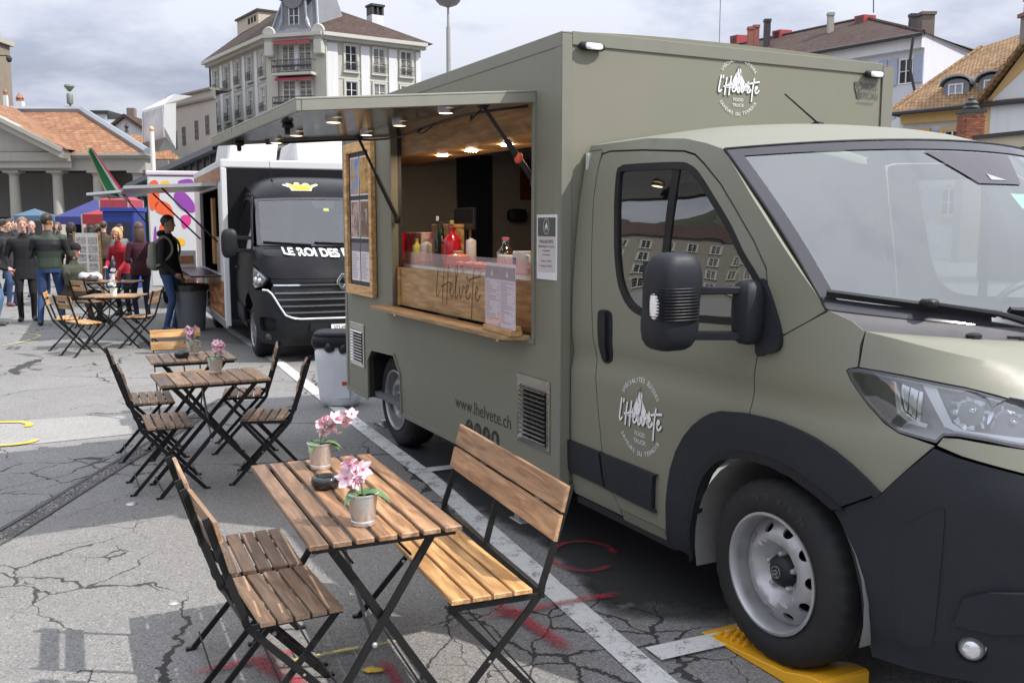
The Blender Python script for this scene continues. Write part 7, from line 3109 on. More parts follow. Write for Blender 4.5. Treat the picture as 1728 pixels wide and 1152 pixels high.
def window_kit(w_, h, frame=M_WIN, pane=M_PANE, surround=None, cols=2, rows=3, rail=False):
    """meshes of one window: frame with sash bars, pane, optional stone surround and iron rail (x along, -y out)"""
    m = MB()
    b = .07
    m.box(-w_ / 2, w_ / 2, -.02, .05, 0, b)
    m.box(-w_ / 2, w_ / 2, -.02, .05, h - b, h)
    m.box(-w_ / 2, -w_ / 2 + b, -.02, .05, b, h - b)
    m.box(w_ / 2 - b, w_ / 2, -.02, .05, b, h - b)
    for i in range(1, cols):
        x = -w_ / 2 + w_ * i / cols
        m.box(x - .035, x + .035, -.015, .05, b, h - b)
    for i in range(1, rows):
        z = h * i / rows
        m.box(-w_ / 2 + b, w_ / 2 - b, -.008, .045, z - .02, z + .02)
    fr_ = m.mesh('window', frame)
    m = MB()
    m.add([(-w_ / 2 + .02, .03, .02), (w_ / 2 - .02, .03, .02), (w_ / 2 - .02, .03, h - .02), (-w_ / 2 + .02, .03, h - .02)], [(0, 1, 2, 3)])
    pn = m.mesh('pane', pane)
    sr = rl = None
    if surround:
        m = MB()
        t = .16
        m.box(-w_ / 2 - t, -w_ / 2 - .002, -.10, .04, -.05, h + t)
        m.box(w_ / 2 + .002, w_ / 2 + t, -.10, .04, -.05, h + t)
        m.box(-w_ / 2, w_ / 2, -.10, .04, h + .002, h + t)
        m.box(-w_ / 2 - t - .08, w_ / 2 + t + .08, -.22, .04, -.20, -.052)
        sr = m.mesh('surround', surround)
    if rail:
        m = MB()
        m.box(-w_ / 2 - .10, w_ / 2 + .10, -.30, -.26, .78, .82)
        m.box(-w_ / 2 - .10, w_ / 2 + .10, -.30, -.26, .05, .09)
        k = 9
        for i in range(k + 1):
            x = -w_ / 2 - .10 + (w_ + .20) * i / k
            m.box(x - .012, x + .012, -.29, -.27, .09, .78)
            if i < k:
                m.lathe([(.07, -.008), (.045, -.008), (.045, .008), (.07, .008)], 8, (x + (w_ + .2) / k / 2, -.28, .42), 'y')
        rl = m.mesh('railing', M_IRON)
    return fr_, pn, sr, rl


def put_window(kit, f, s, z, parent, k=0.0):
    o = inst(kit[0], 'window', parent, f(s, z, k), (0, 0, f.ang))
    inst(kit[1], 'pane', o, (0, 0, 0))
    if kit[2]:
        inst(kit[2], 'surround', o, (0, 0, 0))
    if kit[3]:
        inst(kit[3], 'railing', o, (0, 0, 0))
    return o


# ---- the corner house
CB = thing('apartment_building', 'tall pale corner house with iron balcony rails and a slate corner tower', 'building', at(510, 379, 88).to_2d().to_3d())
O_ = CB.location.copy()


def rel(v):
    return Vector(v) - O_


a0 = rel(at(366, 379, 103))
a1 = rel(at(466, 379, 89))
a2 = rel(at(552, 379, 87.5))
a3 = rel(at(713, 379, 93))
FL, FC, FR = Face(a0, a1), Face(a1, a2), Face(a2, a3)
EZ = 18.6
m = MB()
back = [a3 + Vector((-4, 14, 0)), a0 + Vector((6, 10, 0))]
pl_ = [a0, a1, a2, a3] + back
m.prism([(p.x, p.y) for p in pl_], 0, EZ)
m.build('wall', M_CREAM, CB)
FLZ = [15.55, 12.35, 9.15, 5.95, 2.4]
kitA = window_kit(1.05, 2.25, surround=M_TRIM, rail=True)
kitB = window_kit(1.15, 2.25, surround=M_TRIM, rail=True)
nL = 5
for i in range(nL):
    s = FL.L * (.10 + .195 * i)
    for z in FLZ[:4]:
        put_window(kitA, FL, s, z - .25, CB, .03)
for i in range(3):
    s = FR.L * (.27 + .285 * i)
    for z in FLZ[:4]:
        put_window(kitB, FR, s, z, CB, .03)
kitC = window_kit(1.3, 2.4, cols=2, rows=3)
for i in range(2):
    s = FC.L * (.34 + .32 * i)
    for z in FLZ[:4]:
        put_window(kitC, FC, s, z - .1, CB, .03)
for f, n_, edges in ((FL, 5, [.0] + [(.10 + .195 * i + .0975) for i in range(5)]), (FR, 3, [.02, .4125, .6975, .985])):
    for e in edges:
        m = MB()
        wd = (.62 if f is FL else .85)
        s0 = max(.05, f.L * e - wd / 2)
        f.box(m, s0, min(f.L - .05, s0 + wd), .2, EZ - .75, 0, .12)
        m.build('pilaster', M_PILA, CB)
m = MB()
FR.box(m, .1, 1.35, .2, EZ - .75, 0, .14)
m.build('pilaster', M_PILA, CB)
for z in FLZ[:4]:
    for f in (FL, FR):
        m = MB()
        f.box(m, .0, f.L, z - .75, z - .62, 0, .05)
        m.build('string_course', M_TRIM, CB)
for f in (FL, FC, FR):
    m = MB()
    f.box(m, -.3, f.L + .3, EZ - .55, EZ - .30, 0, .55)
    f.box(m, -.3, f.L + .3, EZ - .30, EZ + .02, 0, .95)
    m.build('cornice', M_TRIM, CB)
for s in (.03, .97):
    m = MB()
    FC.box(m, FC.L * s - .55, FC.L * s + .55, .2, EZ - .6, 0, .22)
    m.build('quoin_pier', M_CREAM, CB)
    m = MB()
    FC.box(m, FC.L * s - .45, FC.L * s + .45, EZ - 1.9, EZ - .55, 0, .75)
    m.build('bracket', M_TRIM, CB, None, .1)
    m = MB()
    c = FC(FC.L * s, EZ + .05, .55)
    m.lathe([(0, -.15), (.62, -.15), (.70, 0), (.58, .15), (.5, .05), (0, .05)], 20, (0, 0, 0), 'y')
    m.build('round_gable', M_TRIM, CB, 40, loc=c, rot=(0, 0, FC.ang))
for z, aw in ((15.30, True), (12.1, True), (8.9, True), (5.7, False)):
    m = MB()
    FC.box(m, FC.L * .12, FC.L * .88, z - .35, z - .12, 0, 1.1)
    m.build('balcony_slab', M_TRIM, CB)
    m = MB()
    L_ = FC.L
    FC.box(m, L_ * .12, L_ * .88, z + .95, z + 1.0, 1.02, 1.08)
    FC.box(m, L_ * .12, L_ * .88, z - .10, z - .06, 1.02, 1.08)
    for s in (.12, .87):
        FC.box(m, L_ * s, L_ * s + .04, z + .95, z + 1.0, 0, 1.05)
    nb = 26
    for i in range(nb + 1):
        s = L_ * (.12 + .76 * i / nb)
        FC.box(m, s - .015, s + .015, z - .08, z + .96, 1.03, 1.07)
        if i % 2:
            q = FC(s, z + .45, 1.05)
            m.ball(q, .13, .05, .13, 6, 4)
    m.build('balcony_railing', M_IRON, CB)
    m = MB()
    q = [FC(L_ * .16, z + 3.0 - .15, .15), FC(L_ * .84, z + 3.0 - .15, .15), FC(L_ * .84, z + 2.62, .95), FC(L_ * .16, z + 2.62, .95), FC(L_ * .84, z + 2.40, .97), FC(L_ * .16, z + 2.40, .97)]
    m.add(q, [(0, 3, 2, 1), (3, 5, 4, 2)])
    m.build('sun_blind', plain('red_blind', (.30, .035, .055), .7), CB)
    m = MB()
    FC.box(m, L_ * .47, L_ * .53, z + .2, z + 2.4, 0, .10)
    m.build('pier', M_PILA, CB)
# tower roof, dormer and wings
m = MB()
apx = FC(FC.L * .52, EZ + 10.5, -3.2)
tb = [FC(.2, EZ, .4), FC(FC.L - .2, EZ, .4), FC(FC.L + .2, EZ, -5.5), FC(-.2, EZ, -5.5)]
mid_ = [q.lerp(Vector((apx.x, apx.y, q.z)), .42) + Vector((0, 0, 4.3)) for q in tb]
topc = [q.lerp(Vector((apx.x, apx.y, q.z)), .70) + Vector((0, 0, 9.6)) for q in tb]
m.add(tb + mid_ + topc, [(i, (i + 1) % 4, 4 + (i + 1) % 4, 4 + i) for i in range(4)] + [(4 + i, 4 + (i + 1) % 4, 8 + (i + 1) % 4, 8 + i) for i in range(4)] + [(8, 9, 10, 11)])
m.build('tower_roof', M_SLATE, CB)
for i in (0, 1):
    m = MB()
    m.tube([tb[i] + Vector((0, 0, .1)), mid_[i], topc[i]], .12, 6)
    m.build('hip_ridge', M_LEAD, CB, 50)
m = MB()
dc = FC.L * .47
FC.box(m, dc - 1.05, dc + 1.05, EZ + .15, EZ + 3.1, -2.2, .05)
FC.box(m, dc - 1.5, dc + 1.5, EZ + 3.1, EZ + 3.35, -2.2, .25)
dm = m.build('dormer', M_SLATE, CB)
m = MB()
m.lathe([(0, -.2), (1.05, -.2), (1.05, 0), (.85, .12), (0, .05)], 24, (0, 0, 0), 'y')
m.build('dormer_gable', M_SLATE, dm, 40, loc=FC(dc, EZ + 3.3, .05), rot=(0, 0, FC.ang))
m = MB()
m.ball(FC(dc, EZ + 4.9, .1), .35, .3, .55, 10, 8)
m.build('finial', M_LEAD, dm, 50)
for s_ in (-1, 1):
    m = MB()
    P = catmull([FC(dc + s_ * 1.15, EZ + 2.9, .08), FC(dc + s_ * 1.2, EZ + 1.8, .08), FC(dc + s_ * 1.35, EZ + .9, .08), FC(dc + s_ * 1.75, EZ + .3, .08)], 5)
    m.tube(P, [.12] * 8 + [.2] * (len(P) - 8), 6)
    m.build('scroll', M_LEAD, dm, 50)
put_window(window_kit(1.05, 2.2, rows=2), FC, dc, EZ + .55, CB, .08)
for f, pts in ((FL, [FL(-.4, EZ, .95), FL(FL.L + .2, EZ, .95), FL(FL.L + .2, EZ + 4.6, -4.5), FL(-.4, EZ + 4.2, -4.5), FL(-.4, EZ, -9.5), FL(FL.L, EZ, -9.5)]),
               (FR, [FR(-.2, EZ, .95), FR(FR.L + .9, EZ, .95), FR(FR.L - 4.2, EZ + 2.7, -4.2), FR(-.2, EZ + 4.2, -5.5), FR(-.2, EZ, -10), FR(FR.L + .9, EZ, -9)])):
    m = MB()
    if f is FL:
        m.add(pts, [(0, 1, 2, 3), (3, 2, 5, 4), (0, 3, 4), (1, 5, 2)])
    else:
        m.add(pts, [(0, 1, 2, 3), (3, 2, 5, 4), (1, 5, 2), (0, 3, 4)])
    face_uv(m.build('wing_roof', M_BTILE, CB))
m = MB()
FL.box(m, -1.8, 4.6, EZ, EZ + 4.9, -6.5, -3.6)
ck = m.build('chimney_block', stucco('chimney_render', (.46, .41, .34)), CB)
m = MB()
FL.box(m, -2.0, 4.8, EZ + 4.9, EZ + 5.1, -6.7, -3.4)
m.build('chimney_cap', M_IRON, ck)
for i in range(3):
    m = MB()
    FL.box(m, 1.6 + i * .9, 2.1 + i * .9, EZ + 4.0, EZ + 4.6, -3.62, -3.57)
    m.build('flue_opening', M_GAP, ck)
m = MB()
FR.box(m, FR.L * .66, FR.L * .66 + 1.25, EZ + 1.2, EZ + 3.0, -4.6, -3.4)
ck = m.build('chimney', M_PILA, CB)
m = MB()
for s in (0, .5, 1.0):
    FR.box(m, FR.L * .66 + s * 1.05, FR.L * .66 + s * 1.05 + .2, EZ + 3.0, EZ + 3.8, -4.6, -3.4)
FR.box(m, FR.L * .66 - .1, FR.L * .66 + 1.35, EZ + 3.8, EZ + 4.0, -4.7, -3.3)
m.build('chimney_cowl', M_IRON, ck)
m = MB()
m.tube([FL(.15, EZ - .6, .18), FL(.15, .3, .18)], .10, 6)
m.build('downpipe', M_IRON, CB)

# ---- low concrete building, glazed pavilion, white angular block
def block(name, label, quad, z1, mat, cat='building'):
    t = thing(name, label, cat, quad[0].to_2d().to_3d())
    o = t.location.copy()
    q = [v - o for v in quad]
    m = MB()
    m.prism([(v.x, v.y) for v in q], 0, z1)
    m.build('wall', mat, t)
    return t, o


q0, q1 = at(292, 379, 97), at(372, 379, 89)
t, o = block('concrete_building', 'plain beige concrete building with four dark windows left of the corner house', [q0, q1, q1 + Vector((-6, 12, 0)), q0 + Vector((-6, 12, 0))], 14.0, stucco('concrete_beige', (.36, .345, .31), .08))
f = Face(q0 - o, q1 - o)
kit = window_kit(.75, 1.75, frame=plain('dark_frame', (.10, .09, .08), .5), rows=2)
for i, u in enumerate((.14, .33, .60, .82)):
    put_window(kit, f, f.L * u, 8.9 + u * 1.35, t, .03)
m = MB()
f.box(m, 0, f.L, 13.1, 13.3, 0, .2)
f.box(m, -.2, f.L - .8, 14.0, 14.2, -2, .2)
m.build('parapet', stucco('concrete_dark', (.20, .18, .16)), t)
q0, q1 = at(238, 379, 84), at(298, 379, 86)
t, o = block('white_pavilion', 'white angular metal clad block beside the plain concrete building', [q0, q1, q1 + Vector((0, 9, 0)), q0 + Vector((0, 9, 0))], 6.0, plain('pale_metal', (.58, .59, .61), .5))
K_ = {}
for k, (zx, zy, Y) in dict(a=(950, 742, 86), b=(1165, 632, 86.5), c=(1100, 700, 84), d=(1100, 850, 84), e=(1110, 920, 84), g=(955, 960, 85.5), h=(1180, 690, 87.5), i=(1180, 1000, 87.5), j=(1060, 1020, 87), l=(955, 1000, 87), n=(1292, 645, 92)).items():
    K_[k] = at(zx * .2517, zy * .2517, Y) - o
m = MB()
ks = list(K_)
m.add([K_[k] for k in ks] + [K_['a'] + Vector((0, 8, 0)), K_['g'] + Vector((0, 8, 0))], [tuple(ks.index(q) for q in f_) for f_ in ('agedc', 'acb', 'bcdihn')])
m.build('faceted_shell', plain('white_metal', (.60, .61, .63), .4, .1), t)
m = MB()
m.add([K_[k] for k in 'geijl'], [(0, 4, 3, 2, 1)])
m.build('soffit', plain('grey_soffit', (.30, .31, .33), .5), t)
for i in range(11):
    k = (i + .5) / 11
    m = MB()
    m.bar(K_['a'].lerp(K_['c'], k) + Vector((0, -.06, 0)), K_['g'].lerp(K_['e'], k) + Vector((0, -.06, 0)), .05, .08)
    m.build('standing_seam', plain('seam_grey', (.48, .49, .51), .5), t)
q0, q1 = at(236, 379, 74), at(372, 379, 70)
t = thing('glass_pavilion', 'dark glazed low building with a sloping roof behind the white van box', 'building', q0.to_2d().to_3d())
o = t.location.copy()
f = Face(q0 - o, q1 - o)
m = MB()
v = [f(0, 0, 0), f(f.L, 0, 0), f(f.L, 7.0, 0), f(0, 4.5, 0), f(0, 0, -8), f(f.L, 0, -8), f(f.L, 7.2, -8), f(0, 5.2, -8)]
m.add(v, [(0, 1, 2, 3), (1, 5, 6, 2), (5, 4, 7, 6), (4, 0, 3, 7)])
m.build('glazing', M_PANE, t)
m = MB()
v = [f(-.5, 4.4, .8), f(f.L + .3, 7.0, .8), f(f.L + .3, 7.3, -8), f(-.5, 5.4, -8), f(-.5, 4.75, .8), f(f.L + .3, 7.4, .8)]
m.add(v, [(0, 1, 5, 4), (4, 5, 2, 3), (0, 3, 2, 1)])
m.build('roof', plain('grey_zinc', (.14, .145, .16), .5), t)
for i in range(13):
    m = MB()
    s = f.L * i / 12
    f.box(m, s - .05, s + .05, 0, 4.5 + 2.5 * i / 12, 0, .12)
    m.build('mullion', plain('mullion_grey', (.07, .075, .08), .4), t)
m = MB()
f.box(m, 0, f.L, 2.9, 3.05, .0, .1)
m.build('transom', plain('mullion_grey2', (.07, .075, .08), .4), t)

# ---- the market hall with its colonnade
HY_ = 75
HL = thing('market_hall', 'old colonnaded market hall with an orange tiled roof and a stone pediment', 'building', at(100, 379, HY_).to_2d().to_3d())
o = HL.location.copy()
hx = lambda px: at(px, 379, HY_).x - o.x
hz = lambda py, Y=HY_: at(864, py, Y).z
M_STONE = stucco('grey_stone', (.36, .34, .30), .10, .7, .3)
zt, zb = hz(290), hz(262)
for px in (-120, -48, 25, 98, 166, 233):
    m = MB()
    r0, r1 = .43, .36
    prof = [(r0, 0)] + [(r0 - (r0 - r1) * k ** 1.6, .25 + (zt - .55) * k) for k in (0, .25, .5, .75, 1.0)] + [(r1 + .05, zt - .28), (r1 + .05, zt - .22), (r1 + .02, zt - .20), (r1 + .18, zt - .08)]
    m.lathe(prof, 20, (hx(px), .35, 0))
    m.box(hx(px) - .60, hx(px) + .60, -.25, .95, zt - .08, zt + .10)
    m.build('column', M_STONE, HL, 40)
m = MB()
m.box(hx(-160), hx(252), -.2, .9, zt + .102, zb - .25)
m.build('entablature', M_STONE, HL)
m = MB()
m.box(hx(-165), hx(258), -.6, .9, zb - .25, zb - .08)
m.box(hx(-166), hx(261), -.85, .9, zb - .08, zb + .10)
m.build('cornice', M_STONE, HL)
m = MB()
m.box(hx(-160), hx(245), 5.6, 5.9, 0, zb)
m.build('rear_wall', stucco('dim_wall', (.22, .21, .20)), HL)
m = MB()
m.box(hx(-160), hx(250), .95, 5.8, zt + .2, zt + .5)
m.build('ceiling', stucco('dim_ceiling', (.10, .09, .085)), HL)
for a, b in ((-70, -35), (42, 58), (68, 84)):
    m = MB()
    m.box(hx(a), hx(b), 5.5, 5.58, .2, 2.3)
    m.build('doorway', M_GAP, HL)
for px in (128, 140):
    m = MB()
    m.box(hx(px), hx(px + 8), 3.6, 4.4, 0, zt + .2)
    m.build('inner_pier', M_STONE, HL)
zr = at(138, 188, HY_ + 8).z
m = MB()
e0, e1 = Vector((hx(-170), -.85, zb + .10)), Vector((hx(261), -.85, zb + .10))
r1_ = at(138, 188, HY_ + 8) - o
r0_ = Vector((hx(-170), 8, zr))
b1_, b0_ = Vector((at(256, 379, HY_ + 17).x - o.x, 17, zb + .1)), Vector((hx(-170), 17, zb + .1))
m.add([e0, e1, r1_, r0_, b1_, b0_], [(0, 1, 2, 3), (1, 4, 2), (4, 5, 3, 2)])
face_uv(m.build('roof', M_RTILE, HL))
for P in ((r0_, r1_), (r1_, e1)):
    m = MB()
    m.tube([P[0] + Vector((0, 0, .1)), P[1] + Vector((0, 0, .1))], .32, 6)
    m.build('ridge_cap', M_LEAD, HL, 50)
# pediment standing forward on the left
pa = at(-78, 168, HY_ - 1.4) - o
pb = at(112, 262, HY_ - 1.4) - o
pc = Vector((2 * pa.x - pb.x, pb.y, pb.z))
m = MB()
m.add([pc + Vector((0, .8, -.9)), pb + Vector((0, .8, -.9)), pb + Vector((0, .8, -.1)), pa + Vector((0, .8, -.2)), pc + Vector((0, .8, -.1))], [(0, 1, 2, 3, 4)])
m.build('tympanum', stucco('pale_stone', (.40, .385, .35)), HL)
m = MB()
for a, b in ((pb, pa), (pc, pa)):
    for dz, dy, w_ in ((0, 0, .55), (.34, -.25, .30)):
        m.bar(a + Vector((0, dy, dz)), b + Vector((0, dy, dz)), 1.1, w_, (0, 0, 1))
m.build('raking_cornice', M_STONE, HL)
m = MB()
u = [pb + Vector((.3, -.6, .42)), pa + Vector((0, -.6, .42)), pa + Vector((0, 9, .42)), pb + Vector((.3, 3.2, .42)), pc + Vector((-.3, -.6, .42)), pc + Vector((-.3, 3.2, .42))]
m.add(u, [(0, 3, 2, 1), (1, 2, 5, 4)])
face_uv(m.build('portico_roof', M_RTILE, HL))
m = MB()
m.box(pc.x, pb.x, -.9, .5, zb - .5, zb + .16)
m.build('pediment_base', M_STONE, HL)

# ---- church tower, chimneys and roofs beyond the hall
t = thing('clock_tower', 'stone tower with a green copper dome at the left edge', 'tower', at(-18, 379, 96).to_2d().to_3d())
o = t.location.copy()
z1 = at(0, 72, 96).z
m = MB()
hw_ = at(17, 379, 96).x - o.x
m.prism([(-hw_, -hw_), (hw_, -hw_), (hw_, hw_), (-hw_, hw_)], 0, z1)
m.build('shaft', stucco('brown_stone', (.22, .19, .15), .2, 1.6), t)
m = MB()
m.box(-hw_ - .35, hw_ + .35, -hw_ - .35, hw_ + .35, z1, z1 + .5)
m.build('cornice', M_STONE, t)
m = MB()
m.lathe([(hw_ * 1.02, z1 + .5), (hw_ * .98, z1 + 1.4), (hw_ * .72, z1 + 2.6), (hw_ * .3, z1 + 3.3), (0, z1 + 3.5)], 20)
m.build('dome', plain('verdigris', (.20, .36, .26), .7, 0, .2, 2), t, 40)
m = MB()
m.tube([(hw_, -hw_, z1 - 1.6), (hw_ + 2.0, -hw_, z1 - 1.6)], .06, 6)
m.ball((hw_ + 2.0, -hw_, z1 - 1.9), .28, .28, .35, 8, 6)
m.build('lamp_bracket', M_IRON, t)
for lb, a, b, zt_, zb_, D in (('small white chimney house left of the tall vent above the hall', 20, 26, 152, 180, 92), ('small brick vent turret on the hall roof skyline', 41, 52, 162, 180, 90)):
    t = thing('chimney', lb, 'chimney', at((a + b) / 2, 379, D).to_2d().to_3d(), 0, 'chimneys on the hall skyline')
    w_ = (at(b, 379, D).x - at(a, 379, D).x) / 2
    z0_, z1_ = at(0, zb_, D).z - 6, at(0, zt_, D).z
    m = MB()
    m.box(-w_, w_, -w_, w_, z0_, z1_ - .5)
    m.build('stack', M_PILA, t)
    m = MB()
    m.box(-w_ * .8, w_ * .8, -w_ * .8, w_ * .8, z1_ - .5, z1_ - .2)
    m.lathe([(w_ * 1.4, z1_ - .2), (0, z1_ + .35)], 4)
    m.build('cowl', stucco('brick_cowl', (.30, .16, .11)), t)
t = thing('vent_pipe', 'tall metal vent pipe with a dished cap on the hall ridge', 'vent', at(119, 186, HY_ + 8))
m = MB()
m.tube([(0, 0, -.5), (0, 0, 1.2)], .10, 8)
m.lathe([(.22, .5), (.26, .6), (.26, 1.3), (.20, 1.4)], 12)
m.build('pipe', plain('green_grey_metal', (.16, .19, .17), .5), t, 40)
m = MB()
m.lathe([(.1, 1.55), (.42, 1.95), (.40, 2.08), (0, 2.15)], 14)
m.build('cap', plain('green_grey_metal2', (.18, .22, .19), .5), t, 40)
t, o = block('white_house', 'small white flat topped house behind the right end of the hall roof', [at(155, 379, 112), at(190, 379, 112), at(190, 379, 118), at(155, 379, 118)], at(0, 192, 112).z, M_PILA)
m = MB()
w_ = at(190, 379, 112).x - at(155, 379, 112).x
m.box(-.2, w_ + .2, -.2, 6.2, at(0, 192, 112).z, at(0, 192, 112).z + .35)
m.build('roof_slab', M_IRON, t)
t = thing('white_house', 'white gabled house with a dark roof between the hall and angular block', 'building', at(210, 379, 104).to_2d().to_3d())
o = t.location.copy()
ga, gb, gc = at(178, 225, 104) - o, at(211, 199, 104) - o, at(245, 222, 104) - o
m = MB()
m.add([Vector((ga.x, 0, 0)), Vector((gc.x, 0, 0)), gc, gb, ga], [(0, 1, 2, 3, 4)])
m.build('gable_wall', M_PILA, t)
m = MB()
for a, b in ((ga, gb), (gb, gc)):
    m.add([a + Vector((0, -.4, .05)), b + Vector((0, -.4, .05)), b + Vector((0, 12, .05)), a + Vector((0, 12, .05)), a + Vector((0, -.4, .40)), b + Vector((0, -.4, .40)), b + Vector((0, 12, .4)), a + Vector((0, 12, .4))],
          [(0, 1, 5, 4), (4, 5, 6, 7), (1, 2, 6, 5), (3, 0, 4, 7)])
face_uv(m.build('roof', M_BTILE, t))
m = MB()
m.box(gb.x - 1, gb.x - .2, 3, 3.8, gb.z - .5, gb.z + 1.4)
m.build('chimney', stucco('chimney2', (.2, .16, .14)), t)
t = thing('tiled_house', 'low house with an orange hipped roof in front of the white gable', 'building', at(222, 379, 90).to_2d().to_3d())
o = t.location.copy()
c4 = [at(196, 232, 88) - o, at(246, 255, 86) - o, at(246, 228, 94) - o, at(205, 228, 94) - o]
m = MB()
m.box(c4[0].x, c4[1].x + 2, .5, 6, 0, c4[1].z - .2)
m.build('wall', M_CREAM, t)
m = MB()
m.add([Vector((c4[0].x - .5, -1, c4[1].z - .5)), Vector((c4[1].x + 2, -1, c4[1].z - .5)), c4[2] + Vector((1, 0, 0)), c4[3]], [(0, 1, 2, 3)])
face_uv(m.build('roof', M_OTILE, t))
for px, py in ((214, 212), (230, 240)):
    m = MB()
    p = at(px, py + 12, 89) - o
    m.tube([p, p + Vector((0, 0, .9))], [.18, .05], 6)
    m.ball(p + Vector((0, 0, .55)), .2, .2, .2, 8, 6)
    m.build('finial', M_IRON, t, 50)

# ---- right: pale house with a brown roof and red dormers
D = 62
o = at(1545, 379, D).to_2d().to_3d()
t = thing('apartment_building', 'pale house with a brown tiled roof and small red dormers', 'building', o)
R_ = lambda px, py, Y: at(px, py, Y) - o
g0, g1, g2 = [q.to_2d().to_3d() for q in (R_(1545, 379, D), R_(1640, 379, 70), R_(1210, 379, 76))]
ez = at(1545, 56, D).z
m = MB()
far_ = g2 + (g1 - g0)
m.prism([(g2.x, g2.y), (g0.x, g0.y), (g1.x, g1.y), (far_.x, far_.y)], 0, ez)
m.build('wall', stucco('lilac_render', (.50, .50, .55), .05), t)
f = Face(g2, g0)
m = MB()
mid0 = (g0 + g1) / 2
rd = (g0 - g2).normalized()
rz = at(1502, 14, D + 6.5).z
ra = Vector((mid0.x, mid0.y, 0)) - rd * 7.0 + Vector((0, 0, rz))
rb = Vector((mid0.x, mid0.y, 0)) - rd * 21 + Vector((0, 0, rz - .1))
ov = Vector((f.n.x, f.n.y, 0)) * .7
E0, E1 = g2 + ov + Vector((0, 0, ez - .05)), g0 + ov + rd * .3 + Vector((0, 0, ez - .05))
B1 = g1 - ov * .8 + rd * .3 + Vector((0, 0, ez - .05))
B0 = far_ - ov * .8 + Vector((0, 0, ez - .05))
m.add([E0, E1, ra, rb, B1, B0], [(0, 1, 2, 3), (1, 4, 2), (4, 5, 3, 2), (5, 0, 3)])
face_uv(m.build('roof', M_BTILE, t))
m = MB()
m.tube([E0 + Vector((0, 0, -.1)), E1 + Vector((0, 0, -.1))], .13, 6)
m.build('gutter', M_IRON, t, 50)
m = MB()
m.tube([E1 + Vector((-.6, 0, -.2)), E1 + Vector((-.7, .2, -2.0)), g0 + f.n * .25 + Vector((-.1, 0, ez - 4.5)), g0 + f.n * .25 - rd * 1.5 + Vector((0, 0, ez - 6.2)), g0 + f.n * .25 - rd * 1.5 + Vector((0, 0, .5))], .09, 6)
m.build('downpipe', M_IRON, t, 50)
m = MB()
f.box(m, 0, f.L, ez - .9, ez - .15, 0, .35)
m.build('eaves_board', M_PILA, t)
for k, P in ((0, (ra, E1)), (1, (rb, ra)), (2, (ra, B1))):
    m = MB()
    m.tube([P[0], P[1]], .14, 6)
    m.build('ridge_cap', M_BTILE, t, 50)
    face_uv([q for q in KCH(t) if q.name.startswith('ridge_cap')][-1])
kit = window_kit(1.0, 1.6, rows=2)
sh_m = MB().box(-.30, .30, -.06, 0, 0, 1.7).mesh('shutter', plain('blue_grey_shutter', (.30, .34, .44), .6))
for i in range(6):
    s = f.L * (.18 + .15 * i)
    for z in (ez - 3.0, ez - 6.0):
        w_ = put_window(kit, f, s, z, t, .03)
        for d_ in (-.9, .9):
            inst(sh_m, 'shutter', w_, (d_, -.02, 0))
for px, py, Y in ((1452, 38, 66), (1312, 62, 71), (1240, 70, 73)):
    rn = (E1 - E0).cross(ra - E0).normalized()
    ry = at(px, py, 10) - Vector((0, 0, 1.7))
    cam0 = Vector((0, 0, 1.7)) - o
    p = cam0 + ry * ((E0 - cam0).dot(rn) / ry.dot(rn)) + rn * .16
    dt = MB()
    q = [p + f.d * a + Vector((0, 0, b)) - f.n * c for a, b, c in ((-.36, -.45, -.1), (.36, -.45, -.1), (.42, .32, -.1), (-.42, .32, -.1), (-.36, -.45, 1.3), (.36, -.45, 1.3), (.42, .42, 1.3), (-.42, .42, 1.3))]
    dt.add(q, [(0, 1, 2, 3), (1, 5, 6, 2), (4, 0, 3, 7), (3, 2, 6, 7)])
    d_ = dt.build('dormer', plain('red_dormer', (.30, .035, .04), .6), t)
    m = MB()
    m.add([p + f.d * a + Vector((0, 0, b)) + f.n * .12 for a, b in ((-.22, -.26), (.22, -.26), (.22, .20), (-.22, .20))], [(0, 1, 2, 3)])
    m.build('pane', M_PANE, d_)
for px, pt, pb_, w_, Y, mt in ((1563, 22, 46, .45, 70, stucco('stack_brown', (.17, .14, .12))), (1541, 24, 40, .22, 69, M_IRON), (1402, 22, 36, .20, 72, M_STONE), (1295, 33, 52, .22, 76, M_IRON), (1267, 46, 60, .22, 78, stucco('stack_red', (.30, .12, .10))), (1276, 43, 58, .22, 78, stucco('stack_red2', (.30, .12, .10)))):
    p, q = R_(px, pt, Y), R_(px, pb_, Y)
    m = MB()
    m.box(p.x - w_, p.x + w_, p.y - w_, p.y + w_, q.z - 2.4, p.z - .2)
    m.box(p.x - w_ * 1.2, p.x + w_ * 1.2, p.y - w_ * 1.2, p.y + w_ * 1.2, p.z - .2, p.z)
    m.build('chimney', mt, t)
m = MB()
m.tube([R_(1474, 22, 68), R_(1474, -60, 68)], .04, 5)
m.build('aerial', M_IRON, t)

